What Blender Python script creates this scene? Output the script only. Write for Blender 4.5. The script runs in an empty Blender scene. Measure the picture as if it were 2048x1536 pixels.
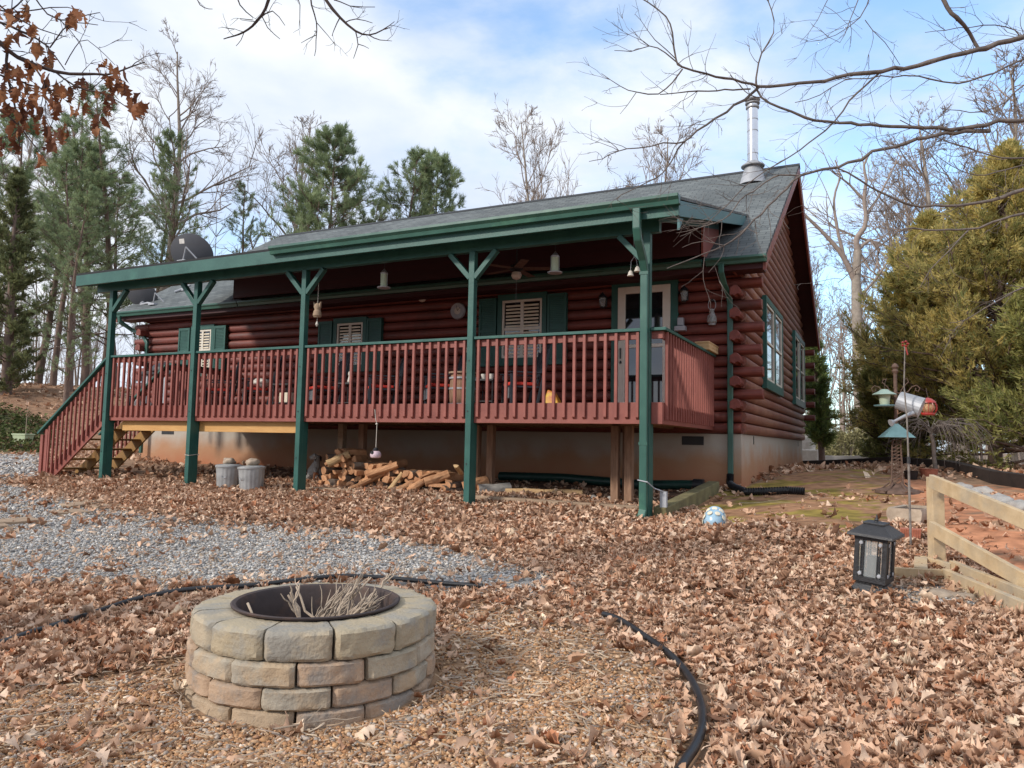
import bpy, math, random
import numpy as np
from mathutils import Vector, Matrix, Euler
random.seed(7); RNG = np.random.default_rng(11)
sc = bpy.context.scene
COL = sc.collection
R = math.radians
# ------------------------------------------------------------------ measured camera
CX, CY, FPX = 1024., 768., 1500.
def _axes():
    X = -np.array([-2000-CX, 826-CY, FPX]); X /= np.linalg.norm(X)
    Y = np.array([1770-CX, 900-CY, FPX]); Y -= X*(X@Y); Y /= np.linalg.norm(Y)
    return np.array([X, Y, np.cross(X, Y)])
M3 = _axes()
if M3[2][1] > 0: M3[2] *= -1
FW = M3@np.array([0, 0, 1.])
def ray(x, y): return M3@np.array([x-CX, y-CY, FPX])
def Yp(x, y, Y): r = ray(x, y); return r*(Y/r[1])
def Xp(x, y, X): r = ray(x, y); return r*(X/r[0])
def Zp(x, y, Z): r = ray(x, y); return r*(Z/r[2])
def Dp(x, y, d): r = ray(x, y); return r*(d/FPX)
def proj(P):
    v = np.asarray(P)@M3
    z = np.maximum(v[..., 2], .05)
    return CX+FPX*v[..., 0]/z, CY+FPX*v[..., 1]/z, v[..., 2]
# ------------------------------------------------------------------ object helpers
def tag(o, label=None, cat=None, group=None, kind=None):
    if label: o['label'] = label
    if cat: o['category'] = cat
    if group: o['group'] = group
    if kind: o['kind'] = kind
    return o
def empty(name, loc=(0, 0, 0), label=None, cat=None, group=None, parent=None):
    o = bpy.data.objects.new(name, None); COL.objects.link(o); o.location = loc
    o.empty_display_size = .1
    if parent: o.parent = parent
    return tag(o, label, cat, group)
def link(name, me, parent=None, base=None):
    o = bpy.data.objects.new(name, me); COL.objects.link(o)
    if parent:
        o.parent = parent
        L = base if base is not None else (0, 0, 0)
        o.location = (-L[0], -L[1], -L[2])
    return o
class MB:
    """collects shapes given in world coordinates, builds one mesh object"""
    def __init__(s): s.v = []; s.f = []
    def add(s, V, F):
        n = len(s.v); s.v.extend([tuple(p) for p in V]); s.f.extend([tuple(i+n for i in f) for f in F]); return s
    def box(s, a, b):
        x0, y0, z0 = [min(a[i], b[i]) for i in range(3)]; x1, y1, z1 = [max(a[i], b[i]) for i in range(3)]
        return s.add([(x0,y0,z0),(x1,y0,z0),(x1,y1,z0),(x0,y1,z0),(x0,y0,z1),(x1,y0,z1),(x1,y1,z1),(x0,y1,z1)],
                     [(0,3,2,1),(4,5,6,7),(0,1,5,4),(1,2,6,5),(2,3,7,6),(3,0,4,7)])
    def bar(s, p, q, w, h, up=(0, 0, 1)):
        p = Vector(p); q = Vector(q); d = (q-p).normalized(); u = Vector(up)
        sd = d.cross(u)
        if sd.length < 1e-4: sd = d.cross(Vector((0, 1, 0)))
        sd.normalize(); u = sd.cross(d)
        V = [e+sd*a*w/2+u*b*h/2 for e in (p, q) for a, b in ((-1,-1),(1,-1),(1,1),(-1,1))]
        return s.add(V, [(3,2,1,0),(4,5,6,7),(0,1,5,4),(1,2,6,5),(2,3,7,6),(3,0,4,7)])
    def tube(s, pts, rad, n=8, cap=True):
        pts = [Vector(p) for p in pts]
        if not hasattr(rad, '__len__'): rad = [rad]*len(pts)
        V = []; F = []; prev = None
        for i, p in enumerate(pts):
            d = (pts[min(i+1, len(pts)-1)]-pts[max(i-1, 0)])
            if d.length < 1e-9: d = Vector((0, 0, 1))
            d.normalize()
            if prev is None:
                a = Vector((0, 0, 1)) if abs(d.z) < .9 else Vector((1, 0, 0))
                u = d.cross(a).normalized()
            else:
                u = (prev-d*prev.dot(d))
                if u.length < 1e-6: u = d.cross(Vector((0, 0, 1)))
                u.normalize()
            prev = u; w = d.cross(u)
            for k in range(n):
                t = 2*math.pi*k/n; V.append(p+(u*math.cos(t)+w*math.sin(t))*rad[i])
        for i in range(len(pts)-1):
            for k in range(n): F.append((i*n+k, i*n+(k+1) % n, (i+1)*n+(k+1) % n, (i+1)*n+k))
        if cap:
            F.append(tuple(range(n-1, -1, -1))); F.append(tuple((len(pts)-1)*n+k for k in range(n)))
        return s.add(V, F)
    def lathe(s, c, prof, n=20, tilt=None):
        """prof: list of (radius, height)"""
        V = []; F = []
        Mx = tilt.to_matrix() if tilt else Matrix.Identity(3)
        for r, h in prof:
            for k in range(n):
                t = 2*math.pi*k/n
                V.append(Vector(c)+Mx@Vector((r*math.cos(t), r*math.sin(t), h)))
        m = len(prof)
        for i in range(m-1):
            for k in range(n): F.append((i*n+k, i*n+(k+1) % n, (i+1)*n+(k+1) % n, (i+1)*n+k))
        F.append(tuple(range(n-1, -1, -1))); F.append(tuple((m-1)*n+k for k in range(n)))
        return s.add(V, F)
    def prism(s, poly, d):
        """poly: 3D points in order, extruded by vector d"""
        n = len(poly); d = Vector(d); P = [Vector(p) for p in poly]
        return s.add(P+[p+d for p in P], [tuple(range(n-1, -1, -1)), tuple(range(n, 2*n))]+[(i, (i+1) % n, n+(i+1) % n, n+i) for i in range(n)])
    def xf(s, mat):
        s.v = [tuple(mat@Vector(p)) for p in s.v]; return s
    def build(s, name, mat, parent=None, base=None, smooth=False, bevel=0, seg=2):
        me = bpy.data.meshes.new(name); me.from_pydata(s.v, [], s.f)
        if mat: me.materials.append(mat)
        me.validate(); me.update()
        import bmesh as _b
        bm = _b.new(); bm.from_mesh(me); _b.ops.recalc_face_normals(bm, faces=bm.faces); bm.to_mesh(me); bm.free()
        if smooth:
            me.polygons.foreach_set('use_smooth', [True]*len(me.polygons))
            try: me.set_sharp_from_angle(angle=R(38))
            except Exception: pass
        if base is None and parent is not None: base = BASE.get(parent.name, (0, 0, 0))
        o = link(name, me, parent, base)
        if bevel:
            m = o.modifiers.new('Bevel', 'BEVEL'); m.width = bevel; m.segments = seg; m.limit_method = 'ANGLE'; m.angle_limit = R(40)
        return o
BASE = {}
def thing(name, loc, label, cat, group=None):
    o = empty(name, tuple(loc), label, cat, group); BASE[o.name] = tuple(loc); return o
def npmesh(name, V, F, mat, colors=None, smooth=False, parent=None, base=None, kind=None):
    V = np.asarray(V, np.float32); F = np.asarray(F, np.int32)
    me = bpy.data.meshes.new(name)
    me.vertices.add(len(V)); me.vertices.foreach_set('co', V.ravel())
    k = F.shape[1]
    me.loops.add(F.size); me.loops.foreach_set('vertex_index', F.ravel())
    me.polygons.add(len(F)); me.polygons.foreach_set('loop_start', np.arange(0, F.size, k, dtype=np.int32))
    try: me.polygons.foreach_set('loop_total', np.full(len(F), k, dtype=np.int32))
    except Exception: pass
    if smooth: me.polygons.foreach_set('use_smooth', np.ones(len(F), bool))
    if colors is not None:
        a = me.color_attributes.new('tint', 'FLOAT_COLOR', 'POINT')
        C4 = np.ones((len(V), 4), np.float32); C4[:, :3] = colors
        a.data.foreach_set('color', C4.ravel())
    me.materials.append(mat); me.update(); me.validate()
    o = link(name, me, parent, base if base is not None else (BASE.get(parent.name) if parent else None))
    if kind: o['kind'] = kind
    return o
def copy_tree(o, parent=None):
    c = o.copy(); COL.objects.link(c)
    if parent: c.parent = parent
    for ch in list(o.children): copy_tree(ch, c)
    return c
# ------------------------------------------------------------------ materials
def nodes(m):
    m.use_nodes = True; nt = m.node_tree; nt.nodes.clear()
    o = nt.nodes.new('ShaderNodeOutputMaterial'); b = nt.nodes.new('ShaderNodeBsdfPrincipled')
    nt.links.new(b.outputs[0], o.inputs[0]); return nt, b
def pmat(name, c1, c2=None, scale=8, rough=.6, bump=.2, bscale=None, stretch=(1, 1, 1), metal=0, spec=.4, rnd=0, coat=0, dirt=None, dscale=1.5, dlo=.5, dhi=.72, bdist=.01, coords='Object'):
    m = bpy.data.materials.new(name); nt, b = nodes(m); N = nt.nodes; L = nt.links
    c2 = c2 or tuple(x*.7 for x in c1)
    tc = N.new('ShaderNodeTexCoord'); mp = N.new('ShaderNodeMapping'); mp.inputs['Scale'].default_value = stretch
    L.new(tc.outputs[coords], mp.inputs[0])
    nz = N.new('ShaderNodeTexNoise'); nz.inputs['Scale'].default_value = scale; nz.inputs['Detail'].default_value = 6; nz.inputs['Roughness'].default_value = .6
    L.new(mp.outputs[0], nz.inputs['Vector'])
    rp = N.new('ShaderNodeValToRGB'); rp.color_ramp.elements[0].position = .32; rp.color_ramp.elements[1].position = .68
    rp.color_ramp.elements[0].color = (*c2, 1); rp.color_ramp.elements[1].color = (*c1, 1)
    L.new(nz.outputs['Fac'], rp.inputs[0]); cur = rp.outputs[0]
    if dirt:
        n2 = N.new('ShaderNodeTexNoise'); n2.inputs['Scale'].default_value = dscale; n2.inputs['Detail'].default_value = 8; n2.inputs['Roughness'].default_value = .65
        L.new(tc.outputs[coords], n2.inputs['Vector'])
        r2 = N.new('ShaderNodeMapRange'); r2.inputs[1].default_value = dlo; r2.inputs[2].default_value = dhi; L.new(n2.outputs['Fac'], r2.inputs[0])
        mx = N.new('ShaderNodeMix'); mx.data_type = 'RGBA'; L.new(r2.outputs[0], mx.inputs[0]); L.new(cur, mx.inputs[6]); mx.inputs[7].default_value = (*dirt, 1); cur = mx.outputs[2]
    if rnd:
        oi = N.new('ShaderNodeObjectInfo'); hs = N.new('ShaderNodeHueSaturation')
        mr = N.new('ShaderNodeMapRange'); mr.inputs[3].default_value = 1-rnd; mr.inputs[4].default_value = 1+rnd
        L.new(oi.outputs['Random'], mr.inputs[0]); L.new(mr.outputs[0], hs.inputs['Value']); L.new(cur, hs.inputs['Color']); cur = hs.outputs[0]
    L.new(cur, b.inputs['Base Color'])
    b.inputs['Roughness'].default_value = rough; b.inputs['Metallic'].default_value = metal
    b.inputs['Specular IOR Level'].default_value = spec; b.inputs['Coat Weight'].default_value = coat
    rr = N.new('ShaderNodeMapRange'); rr.inputs[3].default_value = max(0, rough-.12); rr.inputs[4].default_value = min(1, rough+.12); L.new(nz.outputs['Fac'], rr.inputs[0]); L.new(rr.outputs[0], b.inputs['Roughness'])
    if bump:
        bn = N.new('ShaderNodeTexNoise'); bn.inputs['Scale'].default_value = bscale or scale*4; bn.inputs['Detail'].default_value = 5
        L.new(mp.outputs[0], bn.inputs['Vector'])
        bp = N.new('ShaderNodeBump'); bp.inputs['Strength'].default_value = bump; bp.inputs['Distance'].default_value = bdist
        L.new(bn.outputs['Fac'], bp.inputs['Height']); L.new(bp.outputs[0], b.inputs['Normal'])
    return m
def vmat(name, rough=.8, trans=0, noise=.25, nscale=40, bump=0, spec=.2):
    """colour from the mesh's own tint attribute, with fine procedural mottling"""
    m = bpy.data.materials.new(name); nt, b = nodes(m); N = nt.nodes; L = nt.links
    a = N.new('ShaderNodeAttribute'); a.attribute_name = 'tint'
    tc = N.new('ShaderNodeTexCoord'); nz = N.new('ShaderNodeTexNoise'); nz.inputs['Scale'].default_value = nscale; nz.inputs['Detail'].default_value = 4
    L.new(tc.outputs['Object'], nz.inputs['Vector'])
    hs = N.new('ShaderNodeHueSaturation'); mr = N.new('ShaderNodeMapRange')
    mr.inputs[1].default_value = .3; mr.inputs[2].default_value = .7; mr.inputs[3].default_value = 1-noise; mr.inputs[4].default_value = 1+noise
    L.new(nz.outputs['Fac'], mr.inputs[0]); L.new(mr.outputs[0], hs.inputs['Value']); L.new(a.outputs['Color'], hs.inputs['Color'])
    L.new(hs.outputs[0], b.inputs['Base Color']); b.inputs['Roughness'].default_value = rough; b.inputs['Specular IOR Level'].default_value = spec
    if bump:
        bp = N.new('ShaderNodeBump'); bp.inputs['Strength'].default_value = bump; bp.inputs['Distance'].default_value = .02
        L.new(nz.outputs['Fac'], bp.inputs['Height']); L.new(bp.outputs[0], b.inputs['Normal'])
    if trans:
        tr = N.new('ShaderNodeBsdfTranslucent'); L.new(hs.outputs[0], tr.inputs[0])
        ms = N.new('ShaderNodeMixShader'); ms.inputs[0].default_value = trans
        out = [n for n in N if n.type == 'OUTPUT_MATERIAL'][0]
        L.new(b.outputs[0], ms.inputs[1]); L.new(tr.outputs[0], ms.inputs[2]); L.new(ms.outputs[0], out.inputs[0])
    return m
RED = (.225, .062, .042); REDD = (.155, .040, .030)
GRN = (.030, .112, .092); GRND = (.020, .082, .068)
Mt = dict(
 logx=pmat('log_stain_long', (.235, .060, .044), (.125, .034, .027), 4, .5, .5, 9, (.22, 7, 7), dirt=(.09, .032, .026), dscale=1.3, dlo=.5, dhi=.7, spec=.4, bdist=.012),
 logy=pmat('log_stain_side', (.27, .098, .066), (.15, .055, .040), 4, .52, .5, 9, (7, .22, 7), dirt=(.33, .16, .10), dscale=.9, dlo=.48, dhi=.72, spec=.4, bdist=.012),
 logend=pmat('log_end_stain', (.23, .06, .045), (.13, .035, .028), 14, .6, .3),
 raw=pmat('raw_log_end', (.45, .32, .22), (.3, .2, .14), 14, .8, .3),
 red=pmat('red_deck_stain', (.30, .094, .072), (.23, .070, .054), 5, .5, .15, 30, dirt=(.20, .055, .042), dscale=2.2, rnd=.06),
 green=pmat('green_paint', GRN, GRND, 4, .42, .12, 25, dirt=(.05, .18, .13), dscale=1.3, dlo=.6, dhi=.85),
 greenm=pmat('green_metal', (.034, .116, .088), (.024, .088, .068), 3, .32, .05, 8, spec=.6, dirt=(.10, .26, .16), dscale=1.2, dlo=.58, dhi=.85),
 drainpipe=pmat('dark_green_pipe', (.012, .045, .035), (.008, .03, .025), 6, .4, .05, 10),
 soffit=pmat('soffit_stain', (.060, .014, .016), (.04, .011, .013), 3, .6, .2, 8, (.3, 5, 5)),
 bluegreen=pmat('weathered_green_board', (.07, .17, .18), (.05, .13, .14), 5, .5, .15, 20),
 pine=pmat('new_pine', (.62, .36, .13), (.52, .27, .085), 2.2, .6, .2, 12, (1, 8, 8), dirt=(.38, .19, .07), dscale=3, dlo=.62, dhi=.75),
 pinedark=pmat('stair_lumber', (.36, .2, .06), (.24, .13, .045), 3, .7, .2, 12),
 fence=pmat('treated_lumber', (.58, .44, .27), (.45, .32, .18), 3, .7, .25, 20, (3, 3, 3), dirt=(.34, .29, .22), dscale=3, dlo=.45, dhi=.7),
 rough=pmat('rough_post_wood', (.33, .2, .13), (.18, .1, .06), 4, .85, .5, 20, (8, 8, 1)),
 plank=pmat('weathered_plank', (.40, .29, .2), (.26, .18, .12), 4, .85, .4, 16, (1, 6, 6)),
 timber=pmat('mossy_timber', (.22, .19, .09), (.12, .1, .05), 6, .9, .5, 20),
 darktimber=pmat('dark_timber', (.035, .024, .02), (.02, .014, .012), 6, .9, .5, 20),
 white=pmat('white_trim', (.74, .69, .60), (.66, .61, .52), 6, .5, .05),
 louver=pmat('shutter_white', (.78, .7, .55), (.7, .62, .47), 6, .5, .05),
 black=pmat('black_plastic', (.018, .019, .022), (.012, .012, .014), 10, .42, .1, spec=.5),
 blackm=pmat('black_painted_metal', (.03, .03, .034), (.018, .018, .02), 30, .5, .35, 90, spec=.5),
 grey=pmat('dish_grey', (.10, .105, .12), (.08, .085, .10), 3, .5, .05, spec=.5),
 lgrey=pmat('bracket_grey', (.42, .43, .46), (.33, .34, .37), 8, .45, .1, spec=.5),
 galv=pmat('galvanised_metal', (.42, .43, .45), (.30, .31, .33), 6, .55, .1, metal=.35),
 steel=pmat('stainless_flue', (.72, .72, .74), (.6, .6, .63), 3, .22, .03, metal=1),
 candark=pmat('zinc_can', (.46, .47, .47), (.34, .35, .35), 8, .4, .1, metal=.25, spec=.6),
 stonebag=pmat('field_stone', (.42, .34, .26), (.26, .2, .15), 9, .9, .6, 25, rnd=.1),
 greystone=pmat('grey_stone', (.40, .38, .35), (.27, .25, .23), 8, .9, .6, 25, rnd=.15),
 wood=pmat('firewood_split', (.58, .32, .17), (.40, .19, .09), 5, .85, .5, 25, (2, 2, 2), rnd=.22),
 bark=pmat('firewood_bark', (.24, .19, .15), (.12, .09, .07), 9, .9, .8, 30, rnd=.2),
 cutwood=pmat('split_timber_pale', (.60, .42, .22), (.45, .28, .14), 4, .8, .4, 16, (1, 5, 5)),
 cushion=pmat('red_cushion', (.72, .06, .04), (.55, .04, .03), 9, .8, .2),
 chairb=pmat('dark_chair_paint', (.035, .043, .055), (.022, .027, .036), 6, .45, .1),
 apron=pmat('grey_fabric', (.16, .17, .19), (.11, .12, .13), 12, .9, .2),
 flower=pmat('white_ceramic', (.7, .66, .6), (.55, .5, .44), 12, .5, .1),
 yellow=pmat('yellow_bag', (.65, .42, .04), (.5, .1, .03), 14, .5, .2),
 blueball=pmat('blue_glaze', (.34, .50, .62), (.22, .38, .50), 3, .22, .03, spec=.7, coat=.4),
 bluegreenroof=pmat('feeder_roof', (.14, .25, .27), (.1, .19, .2), 10, .5, .1),
 feedergreen=pmat('feeder_frosted', (.48, .56, .42), (.4, .48, .35), 6, .4, .05),
 feederroof=pmat('feeder_roof_pale', (.32, .42, .36), (.24, .33, .28), 6, .45, .05),
 redmetal=pmat('red_enamel', (.42, .04, .03), (.3, .03, .025), 10, .35, .1, spec=.6),
 seed=pmat('bird_seed', (.55, .36, .2), (.35, .2, .1), 60, .8, .3),
 wire=pmat('rusty_wire', (.10, .07, .06), (.06, .04, .035), 20, .6, .2),
 pole=pmat('painted_pole', (.12, .1, .09), (.3, .27, .24), 12, .6, .2),
 rust=pmat('rusty_iron', (.16, .1, .075), (.09, .055, .04), 14, .75, .4),
 lavender=pmat('pale_pink_glass', (.72, .56, .6), (.6, .44, .5), 6, .25, .03, spec=.6),
 steelring=pmat('fire_ring_steel', (.075, .055, .052), (.04, .03, .03), 5, .65, .3, metal=.2, dirt=(.11, .065, .048), dscale=6, dlo=.5, dhi=.7),
 ash=pmat('ash_and_leaves', (.2, .13, .09), (.07, .05, .04), 22, .95, .9, 40),
 stick=pmat('dry_stick', (.46, .37, .28), (.30, .23, .17), 14, .85, .3, rnd=.12),
 branch=pmat('branch_bark', (.14, .115, .105), (.075, .062, .058), 18, .9, .5, 60),
 branchpale=pmat('pale_branch_bark', (.19, .155, .135), (.095, .078, .07), 12, .9, .5, 40),
 oakbark=pmat('oak_branch_bark', (.08, .055, .048), (.045, .032, .03), 14, .9, .5, 40),
 pinebark=pmat('pine_bark', (.22, .15, .12), (.12, .085, .07), 6, .95, .7, 14, (1, 1, .4)),
 trunkgrey=pmat('bare_tree_bark', (.36, .31, .26), (.22, .185, .155), 5, .95, .6, 12),
 twigfar=pmat('far_twigs', (.33, .27, .23), (.24, .19, .165), 5, .95, 0),
 sill=pmat('sill_green', GRN, GRND, 5, .4, .1),
 plantergreen=pmat('pale_green_planter', (.46, .52, .34), (.38, .44, .28), 6, .5, .1),
 candle=pmat('candle_wax', (.78, .72, .6), (.7, .62, .5), 5, .5, .05),
 twine=pmat('white_twine', (.62, .58, .5), (.5, .46, .4), 20, .9, .2),
 basket=pmat('terracotta_basket', (.42, .15, .09), (.3, .1, .06), 20, .8, .3),
 bone=pmat('weathered_figure', (.42, .4, .37), (.25, .23, .21), 10, .7, .2),
)
def glassmat(name, col=(.012, .014, .016), rough=.03):
    m = bpy.data.materials.new(name); nt, b = nodes(m)
    b.inputs['Base Color'].default_value = (*col, 1); b.inputs['Roughness'].default_value = rough; b.inputs['Specular IOR Level'].default_value = 1.0; b.inputs['IOR'].default_value = 1.6
    N = nt.nodes; nz = N.new('ShaderNodeTexNoise'); nz.inputs['Scale'].default_value = 1.2; bp = N.new('ShaderNodeBump'); bp.inputs['Strength'].default_value = .04
    tc = N.new('ShaderNodeTexCoord'); nt.links.new(tc.outputs['Object'], nz.inputs['Vector']); nt.links.new(nz.outputs[0], bp.inputs['Height']); nt.links.new(bp.outputs[0], b.inputs['Normal'])
    return m
Mt['glass'] = glassmat('dark_window_glass'); 
def clearglass(name, tint=(.9, .95, .95)):
    m = bpy.data.materials.new(name); nt, b = nodes(m)
    b.inputs['Base Color'].default_value = (*tint, 1); b.inputs['Roughness'].default_value = .08; b.inputs['Transmission Weight'].default_value = .75; b.inputs['IOR'].default_value = 1.2
    return m
Mt['clear'] = clearglass('clear_glass')
def shingles(name):
    m = bpy.data.materials.new(name); nt, b = nodes(m); N = nt.nodes; L = nt.links
    tc = N.new('ShaderNodeTexCoord'); br = N.new('ShaderNodeTexBrick')
    br.inputs['Scale'].default_value = 1; br.inputs['Brick Width'].default_value = .24; br.inputs['Row Height'].default_value = .13
    br.inputs['Mortar Size'].default_value = .006; br.inputs['Mortar Smooth'].default_value = .2; br.inputs['Bias'].default_value = -.1
    br.inputs['Color1'].default_value = (.135, .15, .15, 1); br.inputs['Color2'].default_value = (.080, .092, .096, 1); br.inputs['Mortar'].default_value = (.03, .032, .036, 1)
    L.new(tc.outputs['UV'], br.inputs['Vector'])
    nz = N.new('ShaderNodeTexNoise'); nz.inputs['Scale'].default_value = 260; nz.inputs['Detail'].default_value = 3; L.new(tc.outputs['UV'], nz.inputs['Vector'])
    n2 = N.new('ShaderNodeTexNoise'); n2.inputs['Scale'].default_value = .7; n2.inputs['Detail'].default_value = 6; L.new(tc.outputs['UV'], n2.inputs['Vector'])
    hs = N.new('ShaderNodeHueSaturation'); ma = N.new('ShaderNodeMath'); ma.operation = 'ADD'
    L.new(nz.outputs['Fac'], ma.inputs[0]); L.new(n2.outputs['Fac'], ma.inputs[1]); L.new(ma.outputs[0], hs.inputs['Value']); L.new(br.outputs['Color'], hs.inputs['Color']); L.new(hs.outputs[0], b.inputs['Base Color'])
    b.inputs['Roughness'].default_value = .85
    bp = N.new('ShaderNodeBump'); bp.inputs['Strength'].default_value = .7; bp.inputs['Distance'].default_value = .008; bp.invert = True; L.new(br.outputs['Fac'], bp.inputs['Height']); L.new(bp.outputs[0], b.inputs['Normal'])
    return m
Mt['shingle'] = shingles('grey_shingles')
def foundation_mat():
    m = bpy.data.materials.new('stained_stucco'); nt, b = nodes(m); N = nt.nodes; L = nt.links
    tc = N.new('ShaderNodeTexCoord'); sp = N.new('ShaderNodeSeparateXYZ'); L.new(tc.outputs['Object'], sp.inputs[0])
    nz = N.new('ShaderNodeTexNoise'); nz.inputs['Scale'].default_value = 1.6; nz.inputs['Detail'].default_value = 8; L.new(tc.outputs['Object'], nz.inputs['Vector'])
    ad = N.new('ShaderNodeMath'); ad.operation = 'MULTIPLY_ADD'; ad.inputs[1].default_value = .7; L.new(nz.outputs['Fac'], ad.inputs[0]); L.new(sp.outputs['Z'], ad.inputs[2])
    mr = N.new('ShaderNodeMapRange'); mr.inputs[1].default_value = -.32; mr.inputs[2].default_value = .44; L.new(ad.outputs[0], mr.inputs[0])
    rp = N.new('ShaderNodeValToRGB'); e = rp.color_ramp.elements; e[0].color = (.40, .155, .075, 1); e[1].color = (.45, .40, .34, 1); e.new(.5).color = (.42, .23, .13, 1)
    L.new(mr.outputs[0], rp.inputs[0]); L.new(rp.outputs[0], b.inputs['Base Color']); b.inputs['Roughness'].default_value = .9
    n2 = N.new('ShaderNodeTexNoise'); n2.inputs['Scale'].default_value = 9; n2.inputs['Detail'].default_value = 8; L.new(tc.outputs['Object'], n2.inputs['Vector'])
    bp = N.new('ShaderNodeBump'); bp.inputs['Strength'].default_value = .35; bp.inputs['Distance'].default_value = .02; L.new(n2.outputs['Fac'], bp.inputs['Height']); L.new(bp.outputs[0], b.inputs['Normal'])
    return m
Mt['fnd'] = foundation_mat()
def needle(name, c1, c2, rough=.6, trans=.25, scale=.6):
    m = bpy.data.materials.new(name); nt, b = nodes(m); N = nt.nodes; L = nt.links
    tc = N.new('ShaderNodeTexCoord'); nz = N.new('ShaderNodeTexNoise'); nz.inputs['Scale'].default_value = scale; nz.inputs['Detail'].default_value = 5; L.new(tc.outputs['Object'], nz.inputs['Vector'])
    a = N.new('ShaderNodeAttribute'); a.attribute_name = 'tint'
    ad = N.new('ShaderNodeMath'); ad.operation = 'ADD'; L.new(nz.outputs['Fac'], ad.inputs[0]); L.new(a.outputs['Fac'], ad.inputs[1])
    mr = N.new('ShaderNodeMapRange'); mr.inputs[1].default_value = .65; mr.inputs[2].default_value = 1.35; L.new(ad.outputs[0], mr.inputs[0])
    mx = N.new('ShaderNodeMix'); mx.data_type = 'RGBA'; L.new(mr.outputs[0], mx.inputs[0]); mx.inputs[6].default_value = (*c1, 1); mx.inputs[7].default_value = (*c2, 1)
    L.new(mx.outputs[2], b.inputs['Base Color']); b.inputs['Roughness'].default_value = rough; b.inputs['Specular IOR Level'].default_value = .25
    tr = N.new('ShaderNodeBsdfTranslucent'); L.new(mx.outputs[2], tr.inputs[0]); ms = N.new('ShaderNodeMixShader'); ms.inputs[0].default_value = trans
    out = [n for n in N if n.type == 'OUTPUT_MATERIAL'][0]; L.new(b.outputs[0], ms.inputs[1]); L.new(tr.outputs[0], ms.inputs[2]); L.new(ms.outputs[0], out.inputs[0])
    return m
Mt['pineneedle'] = needle('pine_needles', (.165, .225, .125), (.37, .44, .235), trans=.5)  # raised and desaturated: distance haze is put into the needle colour
Mt['darkneedle'] = needle('dark_evergreen', (.115, .14, .07), (.27, .29, .13), trans=.45)
Mt['cedargold'] = needle('bronzed_cedar', (.24, .25, .09), (.70, .56, .20), trans=.55)
Mt['cedargreen'] = needle('green_cedar', (.19, .215, .075), (.52, .49, .17), trans=.5)
Mt['arbor'] = needle('arborvitae_green', (.09, .15, .05), (.32, .37, .11), trans=.45)
Mt['shrub'] = needle('shrub_leaves', (.16, .14, .07), (.34, .31, .15))
Mt['leafdry'] = vmat('dry_leaves', .75, .15, .22, 30)
Mt['oakleaf'] = vmat('hanging_oak_leaves', .7, .3, .25, 25)
Mt['pebble'] = vmat('pebbles', .8, 0, .25, 60)
Mt['soil'] = vmat('ground_soil', .95, 0, .35, 6, bump=.6)
# ------------------------------------------------------------------ terrain height
_ctrl = []
def cp(x, y, z): _ctrl.append((x, y, z))
def cpz(px, py, z): p = Zp(px, py, z); _ctrl.append((p[0], p[1], z))
for a in [(-2.6, 9, -.925), (-5.1, 9, -.86), (-8.1, 9, -.85), (-10.5, 9, -.86), (-12.7, 9, -.84), (-14.3, 9, -.84), (-11.2, 12.15, -.63), (-15.8, 12.15, -.6), (-8, 12.15, -.66), (-5, 12.15, -.66), (-2, 12.15, -.66),
          (-2, 21.8, -.6), (-9, 17, -.6), (-16, 21.8, -.2), (-9, 21.8, -.5), (-2, 4, -1.06), (-2, 2, -1.10), (0, 2, -1.05), (2.5, 3, -.98), (-5, 3, -1.1), (-8, 4, -1.06), (-12, 5, -1.0), (0, 0, -1.12), (-4, 0, -1.12), (0, -4, -1.15),
          (-40, -10, -1.2), (20, -10, -1.0), (-20, 6, -.95), (-40, 5, -.3),
          (-20.5, 12.5, -.72), (-25, 15.5, -.68), (-28, 19, -.2), (-31, 16, -.3), (-26, 25, 1.0), (-33, 25, 1.9), (-40, 22, 2.4), (-45, 30, 2.4), (-30, 34, 1.8), (-20, 34, .4), (-8, 34, -.4), (-45, 12, .8), (-60, 20, 2.5), (-60, 60, 1.0), (-30, 60, .6), (0, 60, -.6),
          (3, 16, -.42), (6, 12, -.45), (5, 20, -.45), (10, 10, -.5), (12, 20, -.5), (25, 40, -.8), (25, 0, -.9), (0, 34, -.75), (8, 34, -.75)]: cp(*a)
for a in [(1745, 1192, -.99), (1870, 1130, -.93), (1822, 1095, -.87), (1795, 985, -.60), (1810, 1050, -.76), (1427, 1060, -.86), ]: cpz(*a)
for a in [(2048, 975, 12), (2005, 940, 16.5), (1800, 928, 18.5), (1640, 934, 21), (1900, 950, 13)]:
    _p = Dp(*a); cp(*_p)
_C = np.array(_ctrl)
def _tps():
    n = len(_C); d = np.linalg.norm(_C[:, None, :2]-_C[None, :, :2], axis=2)
    K = np.where(d > 0, d*d*np.log(np.maximum(d, 1e-9)), 0)+np.eye(n)*.5
    P = np.c_[np.ones(n), _C[:, :2]]; A = np.zeros((n+3, n+3)); A[:n, :n] = K; A[:n, n:] = P; A[n:, :n] = P.T
    return np.linalg.solve(A, np.r_[_C[:, 2], 0, 0, 0])
_W = _tps()
def gz(x, y):
    x = np.clip(np.asarray(x, float), -60, 25); y = np.clip(np.asarray(y, float), -10, 60)
    sh = x.shape; x = x.ravel(); y = y.ravel()
    out = _W[-3]+_W[-2]*x+_W[-1]*y
    for i in range(len(_C)):
        d2 = (x-_C[i, 0])**2+(y-_C[i, 1])**2
        out += _W[i]*.5*d2*np.log(np.maximum(d2, 1e-12))
    out += .012*np.sin(x*2.3+y*1.1)+.010*np.sin(y*3.1-x*1.7)+.006*np.sin(x*5.3+2)*np.sin(y*6.1)
    return out.reshape(sh)
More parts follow.
